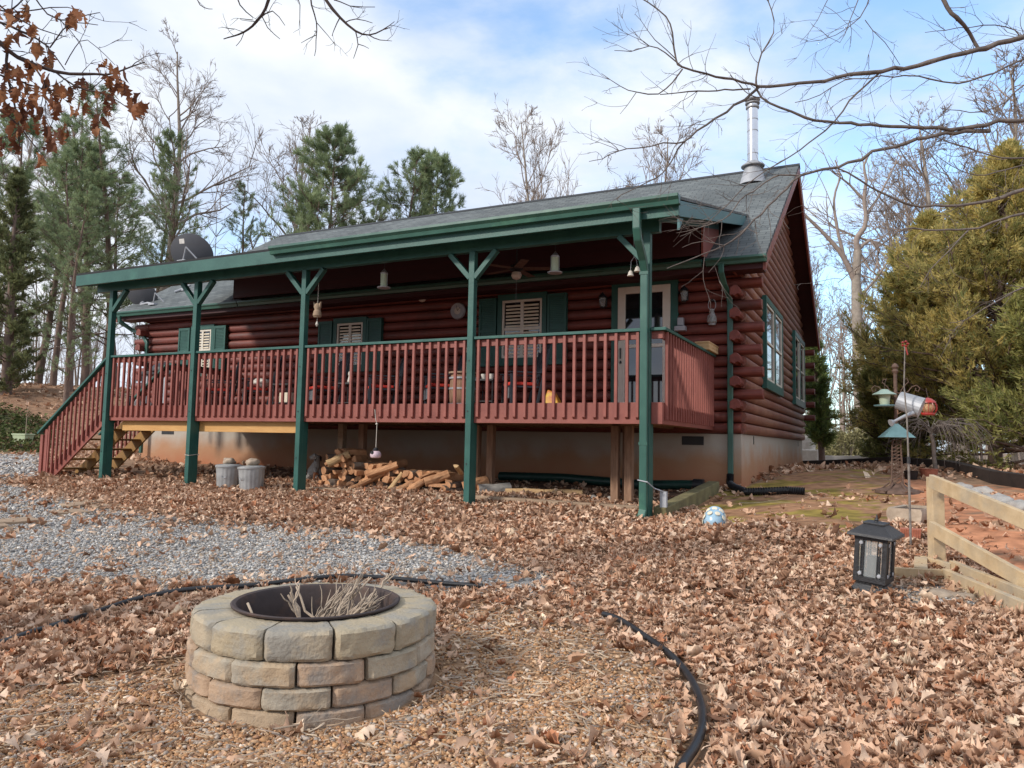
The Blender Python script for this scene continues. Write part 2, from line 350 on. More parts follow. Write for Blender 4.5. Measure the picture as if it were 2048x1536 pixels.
def gz1(x, y): return float(gz(np.array([x]), np.array([y]))[0])
def G(px, py):
    """where the sight line through a picture point meets the ground"""
    r = ray(px, py)/FPX; t = np.linspace(1.2, 60, 1500); P = r[None, :]*t[:, None]
    h = P[:, 2]-gz(P[:, 0], P[:, 1]); i = np.argmax(h < 0)
    if h[i] >= 0: return Vector(P[-1])
    a = h[i-1]/(h[i-1]-h[i]); p = P[i-1]+(P[i]-P[i-1])*a
    return Vector(p)
SUN_E = 2.0; EXPO = 0.68; SKYMUL = (1.5, 1.75, 1.85)
# ================================================================== LOG CABIN
cabin = thing('log_cabin', (-7.5, 12.15, -.6), 'dark red log cabin with green trim, grey shingle roof and a raised covered front deck', 'cabin')
CB = cabin
XL, XR, YF, YB, ZF = -15.88, -2.01, 12.15, 21.8, .205     # walls
RXL, RXR, EZ, EY, RY, RZ = -16.45, -1.57, 2.93, 11.68, 16.98, 6.17   # roof
SL = (RZ-EZ)/(RY-EY)
def sub(parent, name, mb, mat, **k): return mb.build(name, mat, parent, base=(0, 0, 0), **k)
PH = .1775
# foundation
mb = MB(); mb.box((XL, YF, -1.3), (XR, YB, ZF)); fnd = mb.build('foundation', Mt['fnd'], CB, bevel=.01)
mb = MB(); mb.box((-2.95, YF-.01, .02), (-2.6, YF+.02, .16)); sub(fnd, 'vent', mb, Mt['black']); mb = MB(); mb.box((-15.2, YF-.01, .04), (-14.8, YF+.02, .16)); sub(fnd, 'vent', mb, Mt['black'])
mb = MB(); mb.box((XR-.01, 13.3, .05), (XR+.006, 13.36, .19)); mb.box((XR-.01, 20.6, .05), (XR+.006, 20.66, .17)); sub(fnd, 'wall_slot', mb, Mt['black'])
# log walls: courses with a bulging face
def dlog(p0, axis, L, out, z, h=PH, d=.075, back=.12, n=7):
    """one D-section log from p0 along axis; out = outward unit vector; profile polygon extruded"""
    prof = [(-back, -h/2+.004)]
    for i in range(n+1):
        a = -math.pi/2+math.pi*i/n; prof.append((d*math.cos(a)**.8 if math.cos(a) > 1e-6 else 0, (h/2-.004)*math.sin(a)))
    prof.append((-back, h/2-.004))
    return [Vector(p0)+Vector(out)*a+Vector((0, 0, z+b)) for a, b in prof], Vector(axis)*L
front = MB(); side = MB(); lft = MB(); rawm = MB(); backm = MB()
nc = int((EZ-ZF)/PH)
front.box((XL+.05, YF+.06, ZF), (XR-.05, YF+.14, EZ)); side.box((XR-.14, YF+.1, ZF), (XR-.06, YB-.1, EZ+.1))
for k in range(nc+1):
    z = ZF+PH*(k+.5)
    if z > EZ-.02: break
    P, d = dlog((XL, YF, 0), (1, 0, 0), XR-XL, (0, -1, 0), z); front.prism(P, d)
for k in range(40):
    z = ZF+PH*(k+.5)
    off = max(0, (z+PH*.4-EZ)/SL)
    y0 = YF if z < EZ-.1 else EY+off+.12; y1 = YB if z < EZ-.1 else 2*RY-EY-off-.12
    if z >= EZ-.1: y0 = max(y0, YF-.02); y1 = min(y1, YB+.02)
    if y1-y0 < .2: break
    P, d = dlog((XR, y0, 0), (0, 1, 0), y1-y0, (1, 0, 0), z); side.prism(P, d)
    P, d = dlog((XL, y0, 0), (0, 1, 0), y1-y0, (-1, 0, 0), z); lft.prism(P, d)
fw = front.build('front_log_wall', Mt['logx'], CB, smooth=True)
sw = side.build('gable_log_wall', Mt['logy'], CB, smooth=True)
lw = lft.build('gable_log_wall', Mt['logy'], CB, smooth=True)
mb = MB(); mb.box((XL+.1, YB-.12, ZF), (XR-.1, YB, EZ)); mb.build('rear_log_wall', Mt['logx'], CB)
# crossing log ends at the corners
rs = random.Random(3)
def stubx(mb, x0, x1, y, z):      # points right: full round face
    prof = []
    for i in range(8):
        a = -math.pi/2+math.pi*i/7; prof.append((y-.075*math.cos(a)-.015, z+.078*math.sin(a)))
    prof += [(y+.09, z+.078), (y+.09, z-.078)]
    mb.prism([(x0, a, b) for a, b in prof], (x1-x0, 0, 0))
def stuby(mb, x, y0, y1, z, s):   # points to the front, peaked top, notched underside
    prof = [(-.085, -.06), (-.085, .05), (-.02, .098), (.03, .09), (.075, .03), (.085, -.02), (.06, -.055), (.02, -.045), (-.02, -.075), (-.05, -.055)]
    mb.prism([(x+s*a, y0, z+b) for a, b in prof], (0, y1-y0, 0))
for k in range(nc+1):
    z = ZF+PH*(k+.5)
    if z > EZ-.1: break
    top = z > EZ-.35
    if k < 2: continue
    if k % 2 == 1:
        for a, b, c in ((XR-.15, XR+.33+rs.uniform(-.02, .02), YF), (XL-.36, XL+.1, YF), (XR-.15, XR+.33, YB-.05)):
            m = MB(); stubx(m, a, b, c, z); ce = m.build('log_end', Mt['logx'], CB, smooth=True, bevel=.008)
    else:
        for a, b, s_ in ((XR-.04, YF-.33+rs.uniform(-.015, .015), 1), (XL+.04, YF-.3, -1)):
            m = MB(); stuby(m, a, b, YF+.1, z, s_); m.build('log_end', Mt['logend'], CB, bevel=.006)
mb = MB()
mb.tube([(XR-.1, YF-.02, 2.83), (XR+.27, YF-.05, 2.86)], .085, 12); mb.tube([(XR-.3, YF-.03, 2.83), (XR+.02, YF-.12, 2.85)], .07, 10)
mb.build('unpainted_log_end', Mt['raw'], CB, smooth=True)
# ------------------------------------------------------------------ roofs
def slab(name, quad, thick, mat, parent, uvdir=None):
    """quad: eave-left, eave-right, ridge-right, ridge-left (top surface)"""
    q = [Vector(p) for p in quad]; n = (q[1]-q[0]).cross(q[3]-q[0]).normalized()
    V = q+[p-n*thick for p in q]
    me = bpy.data.meshes.new(name); me.from_pydata([tuple(v) for v in V], [], [(0,1,2,3),(7,6,5,4),(0,4,5,1),(1,5,6,2),(2,6,7,3),(3,7,4,0)])
    uv = me.uv_layers.new(name='uv'); ex = (q[1]-q[0]).normalized(); ey = n.cross(ex)
    for lp in me.loops: v = V[lp.vertex_index]-q[0]; uv.data[lp.index].uv = (v.dot(ex), v.dot(ey))
    me.materials.append(mat); me.update()
    return link(name, me, parent, BASE[parent.name] if parent.name in BASE else (0, 0, 0))
roof = slab('main_roof', [(RXL, EY, EZ), (RXR, EY, EZ), (RXR, RY, RZ), (RXL, RY, RZ)], .05, Mt['shingle'], CB)
slab('main_roof', [(RXR, 2*RY-EY, EZ), (RXL, 2*RY-EY, EZ), (RXL, RY, RZ), (RXR, RY, RZ)], .05, Mt['shingle'], CB)
mb = MB()
mb.prism([(RXL-.01, RY-.14, RZ-.14*SL+.012), (RXL-.01, RY, RZ+.02), (RXL-.01, RY+.14, RZ-.14*SL+.012), (RXL-.01, RY, RZ-.02)], (RXR-RXL+.02, 0, 0)); sub(roof, 'ridge_cap', mb, Mt['shingle'])
# boarded underside of the gable overhang and the barge boards
mb = MB()
for s in (1, -1):
    ya, yb = (EY, RY) if s > 0 else (2*RY-EY, RY)
    for x0, x1 in ((XR-.05, RXR-.05), (RXL+.05, XL+.05)):
        a = [(x0, ya, EZ-.075), (x1, ya, EZ-.075), (x1, yb, RZ-.075), (x0, yb, RZ-.075)]
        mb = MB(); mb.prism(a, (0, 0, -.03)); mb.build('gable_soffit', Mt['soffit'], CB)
mb = MB()
for X0 in (RXR-.045, RXL):
    for ya, yb in ((EY+.02, RY), (2*RY-EY-.02, RY)):
        za = EZ-.055+(.02*SL)
        mb.prism([(X0, ya, za), (X0, yb, RZ-.06), (X0, yb, RZ-.26), (X0, ya, za-.2)], (.042, 0, 0)); mb.build('barge_board', Mt['red'], CB); mb = MB()
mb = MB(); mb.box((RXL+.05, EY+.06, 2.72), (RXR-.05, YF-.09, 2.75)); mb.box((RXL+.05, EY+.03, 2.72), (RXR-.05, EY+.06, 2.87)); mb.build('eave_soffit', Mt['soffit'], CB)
# gutters (K section, open top)
def gutter(name, x0, x1, y, z, parent, mat, s=.115):
    o = [(0, 0), (0, -s*.95), (-s*.62, -s*.95), (-s*.72, -s*.55), (-s, -s*.28), (-s, 0), (-s+.012, 0), (-s+.014, -s*.24), (-s*.68, -s*.5), (-s*.58, -s*.85), (-.012, -s*.85), (-.012, 0)]
    mb = MB(); mb.prism([(x0, y+a, z+b) for a, b in o], (x1-x0, 0, 0))
    for xx in (x0, x1-.006): mb.prism([(xx, y+a, z+b) for a, b in o[:6]], (.006, 0, 0))
    return mb.build(name, mat, parent, bevel=.002)
gutter('gutter', -16.5, -12.42, EY+.02, EZ-.02, CB, Mt['greenm'])
gutter('gutter', -12.40, -2.52, EY+.02, EZ-.02, CB, Mt['greenm'])
gutter('gutter', -2.46, RXR+.02, EY+.02, EZ-.02, CB, Mt['greenm'])
# stove flue
fx, fy = -2.42, 16.15; fz = EZ+SL*(fy-EY)
fl = MB(); fl.lathe((fx, fy, fz-.1), [(.11, 0), (.11, 1.78)], 24); flu = fl.build('stove_flue', Mt['steel'], CB, smooth=True)
mb = MB(); mb.lathe((fx, fy, fz-.12), [(.30, .0), (.27, .05), (.155, .42), (.15, .43)], 24); sub(flu, 'flashing', mb, Mt['galv'], smooth=True)
mb = MB(); mb.lathe((fx, fy, fz+.28), [(.24, 0), (.245, .02), (.13, .11), (.12, .11)], 24); sub(flu, 'storm_collar', mb, Mt['galv'], smooth=True)
mb = MB()
for h in (.55, 1.05, 1.3): mb.lathe((fx, fy, fz+h), [(.114, 0), (.114, .02)], 24)
sub(flu, 'pipe_band', mb, Mt['galv'], smooth=True)
mb = MB(); mb.lathe((fx, fy, fz+1.55), [(.12, 0), (.14, .02), (.14, .05), (.12, .06)], 24); mb.lathe((fx, fy, fz+1.66), [(.15, 0), (.155, .02), (.12, .04)], 24); mb.lathe((fx, fy, fz+1.72), [(.13, 0), (.16, .03), (.06, .1), (.03, .12)], 24); sub(flu, 'flue_cap', mb, Mt['galv'], smooth=True)
# ------------------------------------------------------------------ porch roof
PXL, PXR, PY, PZ, PS = -13.34, -2.14, 8.64, 2.955, .242
def pz(y): return PZ+PS*(y-PY)
yr = (EZ-SL*EY-(PZ-PS*PY))/(PS-SL)+.1
slab('porch_roof', [(PXL, PY, PZ), (PXR, PY, PZ), (PXR, yr, pz(yr)), (PXL, yr, pz(yr))], .035, Mt['shingle'], CB)
mb = MB(); y2 = 12.9
for k in range(18):     # planked ceiling of the porch
    ya = PY+.05+(y2-PY-.05)*k/18; yb = PY+.05+(y2-PY-.05)*(k+1)/18-.006
    mb.prism([(PXL+.05, ya, pz(ya)-.06), (PXL+.05, yb, pz(yb)-.06), (PXL+.05, yb, pz(yb)-.08), (PXL+.05, ya, pz(ya)-.08)], (PXR-PXL-.1, 0, 0))
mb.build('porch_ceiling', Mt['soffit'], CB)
mb = MB(); mb.box((PXL, PY-.002, PZ-.235), (PXR, PY+.04, PZ-.038))
mb.build('fascia_board', Mt['green'], CB, bevel=.004)
mb = MB()
for x in (PXL, PXR-.04):
    ye = 13.45 if x > -5 else 12.9
    mb.prism([(x, PY+.045, pz(PY)-.04), (x, ye, pz(ye)-.04), (x, ye, pz(ye)-.215), (x, PY+.045, pz(PY)-.235)], (.038, 0, 0)); mb.build('rake_board', Mt['bluegreen'], CB, bevel=.004); mb = MB()
mb = MB(); mb.prism([(PXR-.001, PY+.05, 2.70), (PXR-.001, PY+.05, 2.56), (PXR-.001, PY+.22, 2.74)], (-.03, 0, 0)); mb.build('return_board', Mt['bluegreen'], CB)
gutter('gutter', -8.5, PXR+.02, PY-.005, PZ+.0, CB, Mt['greenm'], .125)
# porch beam and raking side beams
mb = MB(); mb.box((-13.22, 8.985, 2.655), (-2.47, 9.085, 2.835)); mb.build('porch_beam', Mt['green'], CB, bevel=.004)
for X in (-2.51, -13.2):
    mb = MB(); mb.prism([(X, 9.09, pz(9.09)-.09), (X, 12.75, pz(12.75)-.09), (X, 12.75, pz(12.75)-.27), (X, 9.09, pz(9.09)-.25)], (.04, 0, 0)); mb.build('side_beam', Mt['bluegreen'], CB, bevel=.004)
# infill between main eave and porch ceiling, with cheeks
mb = MB(); zc = pz(11.53)-.085; mb.box((-12.4, 11.5, EZ+.03), (-2.52, 11.54, zc)); mb.build('porch_infill', Mt['soffit'], CB)
for X in (-12.42, -2.5):
    ya, yb = 11.5, 12.85
    mb = MB(); mb.prism([(X, ya, EZ+.0), (X, ya, pz(ya)-.26), (X, yb-.12, pz(yb-.12)-.27), (X, yb-.12, EZ+SL*(yb-.12-EY)+.005), (X, EY+.05, EZ+.035)], (.03, 0, 0)); mb.build('cheek_panel', Mt['red'] if X > -5 else Mt['soffit'], CB)
# ------------------------------------------------------------------ posts, rails
PX = [-12.76, -10.55, -8.15, -5.12, -2.62]; W = .089
for i, x in enumerate(PX):
    mb = MB(); zb = gz1(x, 9)-.25
    mb.box((x-W/2, 8.95, zb), (x+W/2, 9.028, 2.65)); mb.box((x-W/2+.002, 9.029, zb), (x+W/2-.002, 9.14, .265)); mb.box((x-W/2+.002, 9.029, .27), (x+W/2-.002, 9.05, 2.653))
    p = mb.build('porch_post', Mt['green'], CB, bevel=.005)
    for s in ((1,) if i == 0 else ((-1,) if i == 4 else (-1, 1))):
        mb = MB(); mb.bar((x+s*(W/2-.01), 8.995, 2.28), (x+s*.37, 8.995, 2.645), .07, .085, up=(0, -1, 0)); sub(p, 'brace', mb, Mt['green'], bevel=.004)
    mb = MB()
    for z in (.42, 1.12, -.3): mb.lathe((x-.01, 8.947, z), [(.0, 0), (.011, .001), (.011, .004)], 8, Euler((R(90), 0, 0)))
    sub(p, 'bolt', mb, Mt['blackm'])
deck = empty('deck', (0, 0, 0), parent=CB); deck.location = (7.5, -12.15, .6); BASE['deck'] = (0, 0, 0)
mb = MB(); n = 27
for k in range(n):
    ya = 9.08+(12.07-9.08)*k/n; mb.box((-12.78, ya, .475), (-2.47, ya+(12.07-9.08)/n-.006, .50))
mb.build('deck_boards', Mt['red'], deck)
mb = MB()
for k in range(27):
    x = -12.6+k*.38; mb.box((x, 9.08, .27), (x+.038, 12.05, .47))
mb.build('floor_joists', Mt['rough'], deck)
mb = MB(); mb.box((-12.5, 9.145, .085), (-8.2, 9.185, .262)); mb.build('support_beam', Mt['pine'], deck, bevel=.004)
def baluster(mb, x, y, z0, z1, w=.038):
    mb.add([(x-w/2, y, z0+.03), (x+w/2, y, z0+.03), (x+w/2, y+w, z0), (x-w/2, y+w, z0), (x-w/2, y, z1), (x+w/2, y, z1), (x+w/2, y+w, z1), (x-w/2, y+w, z1)],
           [(0,3,2,1),(4,5,6,7),(0,1,5,4),(1,2,6,5),(2,3,7,6),(3,0,4,7)])
bal_proto = None
for i in range(4):
    x0 = PX[i]+W/2+.002; x1 = PX[i+1]-W/2-.002
    mb = MB(); mb.box((x0, 9.03 if 1 else 0, .262), (x1, 9.066, .53)); mb.box((x0, 9.03, 1.32), (x1, 9.066, 1.412))
    rp = mb.build('railing_panel', Mt['red'], CB, bevel=.003)
    mb = MB(); mb.box((x0, 8.972, 1.414), (x1, 9.112, 1.452)); sub(rp, 'cap_rail', mb, Mt['green'], bevel=.004)
    nb = round((x1-x0)/.1385); st = (x1-x0)/nb
    for k in range(nb):
        x = x0+st*(k+.5)+rs.uniform(-.006, .006)
        mb = MB(); baluster(mb, x, 8.991, .315+rs.uniform(-.006, .006), 1.411); b = sub(rp, 'baluster', mb, Mt['red'], bevel=.002, seg=1)
# right side railing, along the deck end
mb = MB(); mb.box((-2.47, 9.07, .262), (-2.434, 12.06, .53)); mb.box((-2.47, 9.07, 1.32), (-2.434, 12.06, 1.412)); mb.box((-2.573, 9.03, .262), (-2.434, 9.066, .53)); mb.box((-2.573, 9.03, 1.32), (-2.434, 9.066, 1.412))
rp = mb.build('railing_panel', Mt['red'], CB, bevel=.003)
mb = MB(); mb.box((-2.5, 9.114, 1.414), (-2.38, 12.05, 1.452)); mb.box((-2.573, 8.972, 1.414), (-2.38, 9.112, 1.452)); sub(rp, 'cap_rail', mb, Mt['green'], bevel=.004)
for k in range(21):
    y = 9.13+k*.1385; mb = MB(); mb.box((-2.432, y, .315), (-2.394, y+.038, 1.411)); sub(rp, 'baluster', mb, Mt['red'], bevel=.002, seg=1)
# left end rail behind the stair head
mb = MB(); mb.box((-12.79, 10.35, 1.32), (-12.755, 12.05, 1.412)); mb.box((-12.79, 9.1, .262), (-12.755, 12.05, .50))
rp = mb.build('railing_panel', Mt['red'], CB, bevel=.003); mb = MB(); mb.box((-12.82, 10.3, 1.414), (-12.71, 12.05, 1.452)); sub(rp, 'cap_rail', mb, Mt['green'])
for k in range(12):
    y = 10.45+k*.1385; mb = MB(); mb.box((-12.83, y, .32), (-12.792, y+.038, 1.411)); sub(rp, 'baluster', mb, Mt['red'])
# stairs
stair = empty('deck_stairs', (7.5, -12.15, .6), parent=CB); BASE['deck_stairs'] = (0, 0, 0)
sx0, sx1 = -12.82, -14.42; ss = .738
def zs(x, c): return c+ss*(x-sx0)
for j, Y in enumerate((9.03, 9.62, 10.2)):
    mb = MB(); xa, xb = sx0-.01, sx1
    mb.prism([(xa, Y, .50), (xa, Y, .22), (-14.34, Y, zs(-14.34, .22)), (-14.56, Y, zs(-14.34, .22)), (-14.56, Y, zs(-14.56, .5))], (0, .04, 0))
    mb.build('stringer', Mt['red'] if j == 0 else Mt['pinedark'], stair, bevel=.003)
for k in range(6):
    z = .50-(k+1)*.192; x = sx0-.03-k*.26
    mb = MB(); mb.box((x-.27, 9.075, z-.036), (x, 10.24, z)); mb.build('tread', Mt['pinedark'], stair, bevel=.004)
for j, Y in enumerate((8.985, 10.25)):
    mb = MB(); mb.bar((-12.80, Y+.02, 1.40), (-14.70, Y+.02, -.002), .12, .04); hr = mb.build('handrail', Mt['green'], stair, bevel=.004)
    mb = MB(); mb.bar((-12.82, Y+.055, 1.31), (-14.6, Y+.055, -.0), .035, .09); hb = mb.build('rail_board', Mt['red'], stair)
    for k in range(13):
        x = -12.90-k*.123; mb = MB(); mb.box((x-.036, Y+.0, zs(x, .30)), (x, Y+.035, zs(x, 1.30))); mb.build('baluster', Mt['red'], stair, bevel=.002)
    for x in (-14.47, -14.61):
        mb = MB(); mb.box((x-.04, Y, gz1(x, Y)-.05), (x+.04, Y+.06, zs(x, 1.30))); mb.build('newel_post', Mt['red'], stair, bevel=.003)
# rough wooden props under the deck
for x, Y in ((-8.42, 10.36), (-7.98, 10.36), (-5.72, 10.3), (-5.5, 10.36), (-3.42, 10.2), (-3.30, 10.36), (-3.22, 10.2)):
    mb = MB(); zb = gz1(x, Y)-.12; mb.box((x-.055, Y-.055, zb), (x+.055, Y+.055, .268)); mb.build('prop_post', Mt['rough'] if x != -8.42 else Mt['plank'], deck, bevel=.006)
# downspouts
def spout(pts, name='downspout', mat='greenm', w=.085, d=.065, up=(0, -1, 0)):
    mb = MB()
    for a, b in zip(pts[:-1], pts[1:]):
        a = Vector(a); b = Vector(b); e = (b-a).normalized()*.012; mb.bar(a-e, b+e, w, d, up=up if abs((b-a).normalized().z) > .5 else (0, 0, 1))
    return mb.build(name, Mt[mat], CB, bevel=.012, seg=3)
xd = -2.63
spout([(xd, 8.57, 2.83), (xd, 8.57, 2.60), (xd, 8.62, 2.48), (xd, 8.83, 2.28), (xd, 8.905, 2.15), (xd, 8.905, -.78), (xd-.01, 8.86, -.87), (xd-.05, 8.72, -.90)], w=.095, d=.075)
mb = MB()
for z in (2.1, .0): mb.box((xd-.055, 8.862, z), (xd+.055, 8.868, z+.04))
mb.build('spout_strap', Mt['greenm'], CB)
spout([(-2.22, 11.62, 2.80), (-2.22, 11.62, 2.68), (-2.2, 11.75, 2.52), (-2.17, 11.98, 2.38), (-2.16, 12.02, 2.25), (-2.16, 12.02, -.5)], w=.085, d=.06)
spout([(-16.2, 11.6, 2.80), (-16.2, 11.62, 2.68), (-16.1, 11.9, 2.5), (-15.9, 12.0, 2.42), (-15.7, 12.0, 2.2), (-15.7, 12.0, -.4)], w=.085, d=.06)
# ------------------------------------------------------------------ windows and door
def window(T, w, h, parent, trim=.09, shutters=0, mull=False, louvers=False, name='window', sill=.14, double=True, pane='glass'):
    """T maps (u, v, n) to world; window opening 0..w, 0..h"""
    def B(mb, a, b): mb.box(T(*a), T(*b))
    mb = MB(); t = trim
    B(mb, (-t, h, 0), (w+t, h+t+.02, .085)); B(mb, (-t, -sill, 0), (w+t, 0, .085)); B(mb, (-t, 0, 0), (0, h, .083)); B(mb, (w, 0, 0), (w+t, h, .083))
    if mull: B(mb, (w/2-.07, 0, 0), (w/2+.07, h, .082))
    win = mb.build(name, Mt['green'], parent, bevel=.004)
    for u0, u1 in (((0, w/2-.07), (w/2+.07, w)) if mull else ((0, w),)):
        mb = MB(); f = .045
        B(mb, (u0+.002, 0.002, 0), (u0+f, h-.002, .07)); B(mb, (u1-f, 0.002, 0), (u1-.002, h-.002, .07)); B(mb, (u0+f, h-f, 0), (u1-f, h-.002, .069)); B(mb, (u0+f, .002, 0), (u1-f, f, .069))
        if double: B(mb, (u0+f, h/2-.022, 0), (u1-f, h/2+.022, .068))
        if louvers: B(mb, ((u0+u1)/2-.03, f, 0), ((u0+u1)/2+.03, h-f, .067))
        sub(win, 'sash', mb, Mt['white'], bevel=.003)
        mb = MB(); B(mb, (u0+f-.01, f-.01, .0), (u1-f+.01, h-f+.01, .045)); sub(win, 'pane', mb, Mt[pane])
        if louvers:
            mb = MB(); k = 0; v = f+.035
            while v < h-f-.03:
                for ua, ub in ((u0+f+.03, (u0+u1)/2-.035), ((u0+u1)/2+.035, u1-f-.03)):
                    a = T(ua, v-.014, .047); b = T(ub, v+.018, .062); mb.box(a, b)
                v += .062
            sub(win, 'louvers', mb, Mt['louver'])
    if shutters:
        for u0 in (-t-.02-shutters, w+t+.02):
            mb = MB(); u1 = u0+shutters; f = .045; n0 = .01
            B(mb, (u0, -sill, n0), (u0+f, h+.06, .10)); B(mb, (u1-f, -sill, n0), (u1, h+.06, .10)); B(mb, (u0+f, h+.0, n0), (u1-f, h+.06, .099)); B(mb, (u0+f, -sill, n0), (u1-f, -sill+.07, .099)); B(mb, (u0+f, h*.45, n0), (u1-f, h*.45+.05, .099)); B(mb, (u0+f, -sill+.07, n0), (u1-f, h, .085))
            v = -sill+.085
            while v < h-.02:
                if abs(v-h*.45-.02) > .05: B(mb, (u0+f, v, n0), (u1-f, v+.012, .094))
                v += .033
            sub(win, 'shutter', mb, Mt['green'], bevel=.002, seg=1)
    return win
def TF(x0, z0): return lambda u, v, n: (x0+u, YF-.05-n, z0+v)
def TS(y0, z0): return lambda u, v, n: (XR+.052+n, y0+u, z0+v)
window(TF(-6.22, 1.52), .80, 1.06, CB, shutters=.36, louvers=True)
window(TF(-10.02, 1.5), .66, .86, CB, shutters=.36, louvers=True)
window(TF(-14.17, 1.5), .56, .93, CB, shutters=.36, louvers=True, pane='glass')
window(TS(14.08, 1.22), 2.3, 1.42, CB, mull=True, sill=.16)
window(TS(18.95, 1.2), 2.25, 1.5, CB, mull=True, sill=.16)
# front door
dx0, dx1, dz1 = -4.02, -3.12, 2.66
mb = MB()
mb.box((dx0-.12, YF-.095, .5), (dx0, YF-.02, dz1+.12)); mb.box((dx1, YF-.095, .5), (dx1+.12, YF-.02, dz1+.12)); mb.box((dx0, YF-.093, dz1), (dx1, YF-.02, dz1+.12))
mb.build('door_surround', Mt['green'], CB, bevel=.004)
mb = MB()
mb.box((dx0+.002, YF-.115, .5), (dx0+.13, YF-.03, dz1-.002)); mb.box((dx1-.13, YF-.115, .5), (dx1-.002, YF-.03, dz1-.002)); mb.box((dx0+.13, YF-.113, dz1-.12), (dx1-.13, YF-.03, dz1-.002)); mb.box((dx0+.13, YF-.113, .5), (dx1-.13, YF-.03, .62)); mb.box((dx0+.13, YF-.112, 1.62), (dx1-.13, YF-.03, 1.68))
door = mb.build('storm_door', Mt['white'], CB, bevel=.006)
mb = MB(); mb.box((dx0+.12, YF-.08, .6), (dx1-.12, YF-.06, dz1-.1)); sub(door, 'pane', mb, Mt['glass'])
mb = MB(); mb.bar((dx0+.06, YF-.14, 1.62), (dx0+.06, YF-.14, 1.44), .02, .02); mb.lathe((dx0+.06, YF-.12, 1.38), [(.018, -.02), (.02, 0), (.01, .03)], 10); sub(door, 'handle', mb, Mt['black'])
# ================================================================== THINGS ON THE PORCH
def rnd_tube(a, b, r, n=5, wob=.02, rg=random):
    a = Vector(a); b = Vector(b); pts = []
    for i in range(n):
        t = i/(n-1); p = a.lerp(b, t)
        if 0 < i < n-1: p += Vector((rg.uniform(-wob, wob), rg.uniform(-wob, wob), rg.uniform(-wob, wob)))
        pts.append(p)
    return pts
ZD = .501
def rocking_chair(name, loc, rot, label, group='rocking chairs along the porch', first=None):
    if first:
        c = copy_tree(first); c.location = loc; c.rotation_euler = (0, 0, rot); c['label'] = label; return c
    t = thing(name, (0, 0, 0), label, 'chair', group)
    # local: faces -Y
    mb = MB()
    for x in (-.22, -.13, -.04, .05, .14, .23): mb.bar((x, .18, .42), (x, .42, 1.14), .055, .016, up=(0, -1, .3))
    mb.box((-.27, .385, 1.10), (.27, .43, 1.18)); mb.bar((-.26, .22, .55), (.26, .22, .55), .05, .02)
    mb.build('backrest', Mt['chairb'], t, bevel=.004)
    mb = MB(); mb.box((-.27, -.27, .37), (.27, .2, .40)); mb.build('seat', Mt['chairb'], t, bevel=.004)
    mb = MB(); mb.box((-.25, -.26, .405), (.25, .17, .465)); mb.build('cushion', Mt['cushion'], t, bevel=.022, seg=3)
    mb = MB(); mb.box((-.26, -.285, .20), (.26, -.275, .37)); mb.build('apron', Mt['apron'], t, bevel=.002)
    for s in (-1, 1):
        mb = MB(); mb.box((s*.29-.04, -.3, .60), (s*.29+.04, .26, .625)); mb.build('armrest', Mt['chairb'], t, bevel=.006)
        mb = MB(); mb.box((s*.28-.02, -.27, .05), (s*.28+.02, -.23, .60)); mb.build('leg', Mt['chairb'], t, bevel=.004)
        mb = MB(); mb.bar((s*.28, .16, .05), (s*.28, .36, 1.0), .04, .04, up=(0, -1, .3)); mb.build('leg', Mt['chairb'], t, bevel=.004)
        pts = [(s*.28, -.42+.12*i, .025+.10*((i-3.2)/3.8)**2) for i in range(8)]
        mb = MB()
        for a, b in zip(pts[:-1], pts[1:]): mb.bar(a, b, .03, .04)
        mb.build('rocker', Mt['chairb'], t)
    t.location = loc; t.rotation_euler = (0, 0, rot); return t
ch = [((430, 773), 'dark rocking chair with a red cushion, nearest the porch stairs', -50), ((508, 775), 'dark rocking chair with a pale bundle on its red seat, second from the stairs', -50), ((640, 773), 'dark rocking chair in front of the middle shuttered window', -35),
      ((757, 769), 'dark rocking chair with a red cushion right of the small glass table', -50), ((876, 767), 'dark rocking chair beside the wooden barrel', -50), ((1037, 767), 'dark rocking chair below the window nearest the door', -50)]
c0 = None
for (px, py), lb, a in ch:
    p = Yp(px, py, 10.75); o = rocking_chair('rocking_chair', (p[0], 10.9, ZD), R(a), lb, first=c0); c0 = c0 or o
def bundle(name, c, r, mat, label, cat, seed=1, squash=.6):
    rg = random.Random(seed); mb = MB(); V = []
    import bmesh
    bm = bmesh.new(); bmesh.ops.create_icosphere(bm, subdivisions=3, radius=1)
    from mathutils import noise
    for v in bm.verts:
        k = 1+.35*noise.noise(v.co*1.4+Vector((seed*7, 0, 0)))+.12*noise.noise(v.co*4); v.co = Vector((v.co.x*r*k, v.co.y*r*k, v.co.z*r*k*squash))
    me = bpy.data.meshes.new(name); bm.to_mesh(me); bm.free(); me.materials.append(mat)
    me.polygons.foreach_set('use_smooth', [True]*len(me.polygons))
    o = link(name, me); o.location = c; return tag(o, label, cat)
p = Yp(522, 765, 10.7); bundle('cloth_bundle', (p[0], 10.72, 1.05), .15, Mt['flower'], 'pale cloth bundle lying on the second red chair cushion', 'bundle', 4)
# barrel
p = Yp(926, 800, 10.45)
br = thing('barrel_planter', (p[0], 10.45, ZD), 'brown wooden barrel with metal bands standing behind the railing', 'barrel')
mb = MB(); mb.lathe(BASE[br.name], [(.19, 0), (.215, .15), (.225, .3), (.215, .45), (.2, .58)], 24); mb.build('barrel_body', Mt['rough'], br, smooth=True)
mb = MB()
for h in (.08, .33, .5): mb.lathe((p[0], 10.45, ZD+h), [(.232, 0), (.232, .03)], 24)
mb.build('band', Mt['galv'], br)
mb = MB(); mb.lathe((p[0], 10.45, ZD+.58), [(.225, 0), (.24, .01), (.24, .035), (.0, .04)], 24); mb.build('lid', Mt['plank'], br)
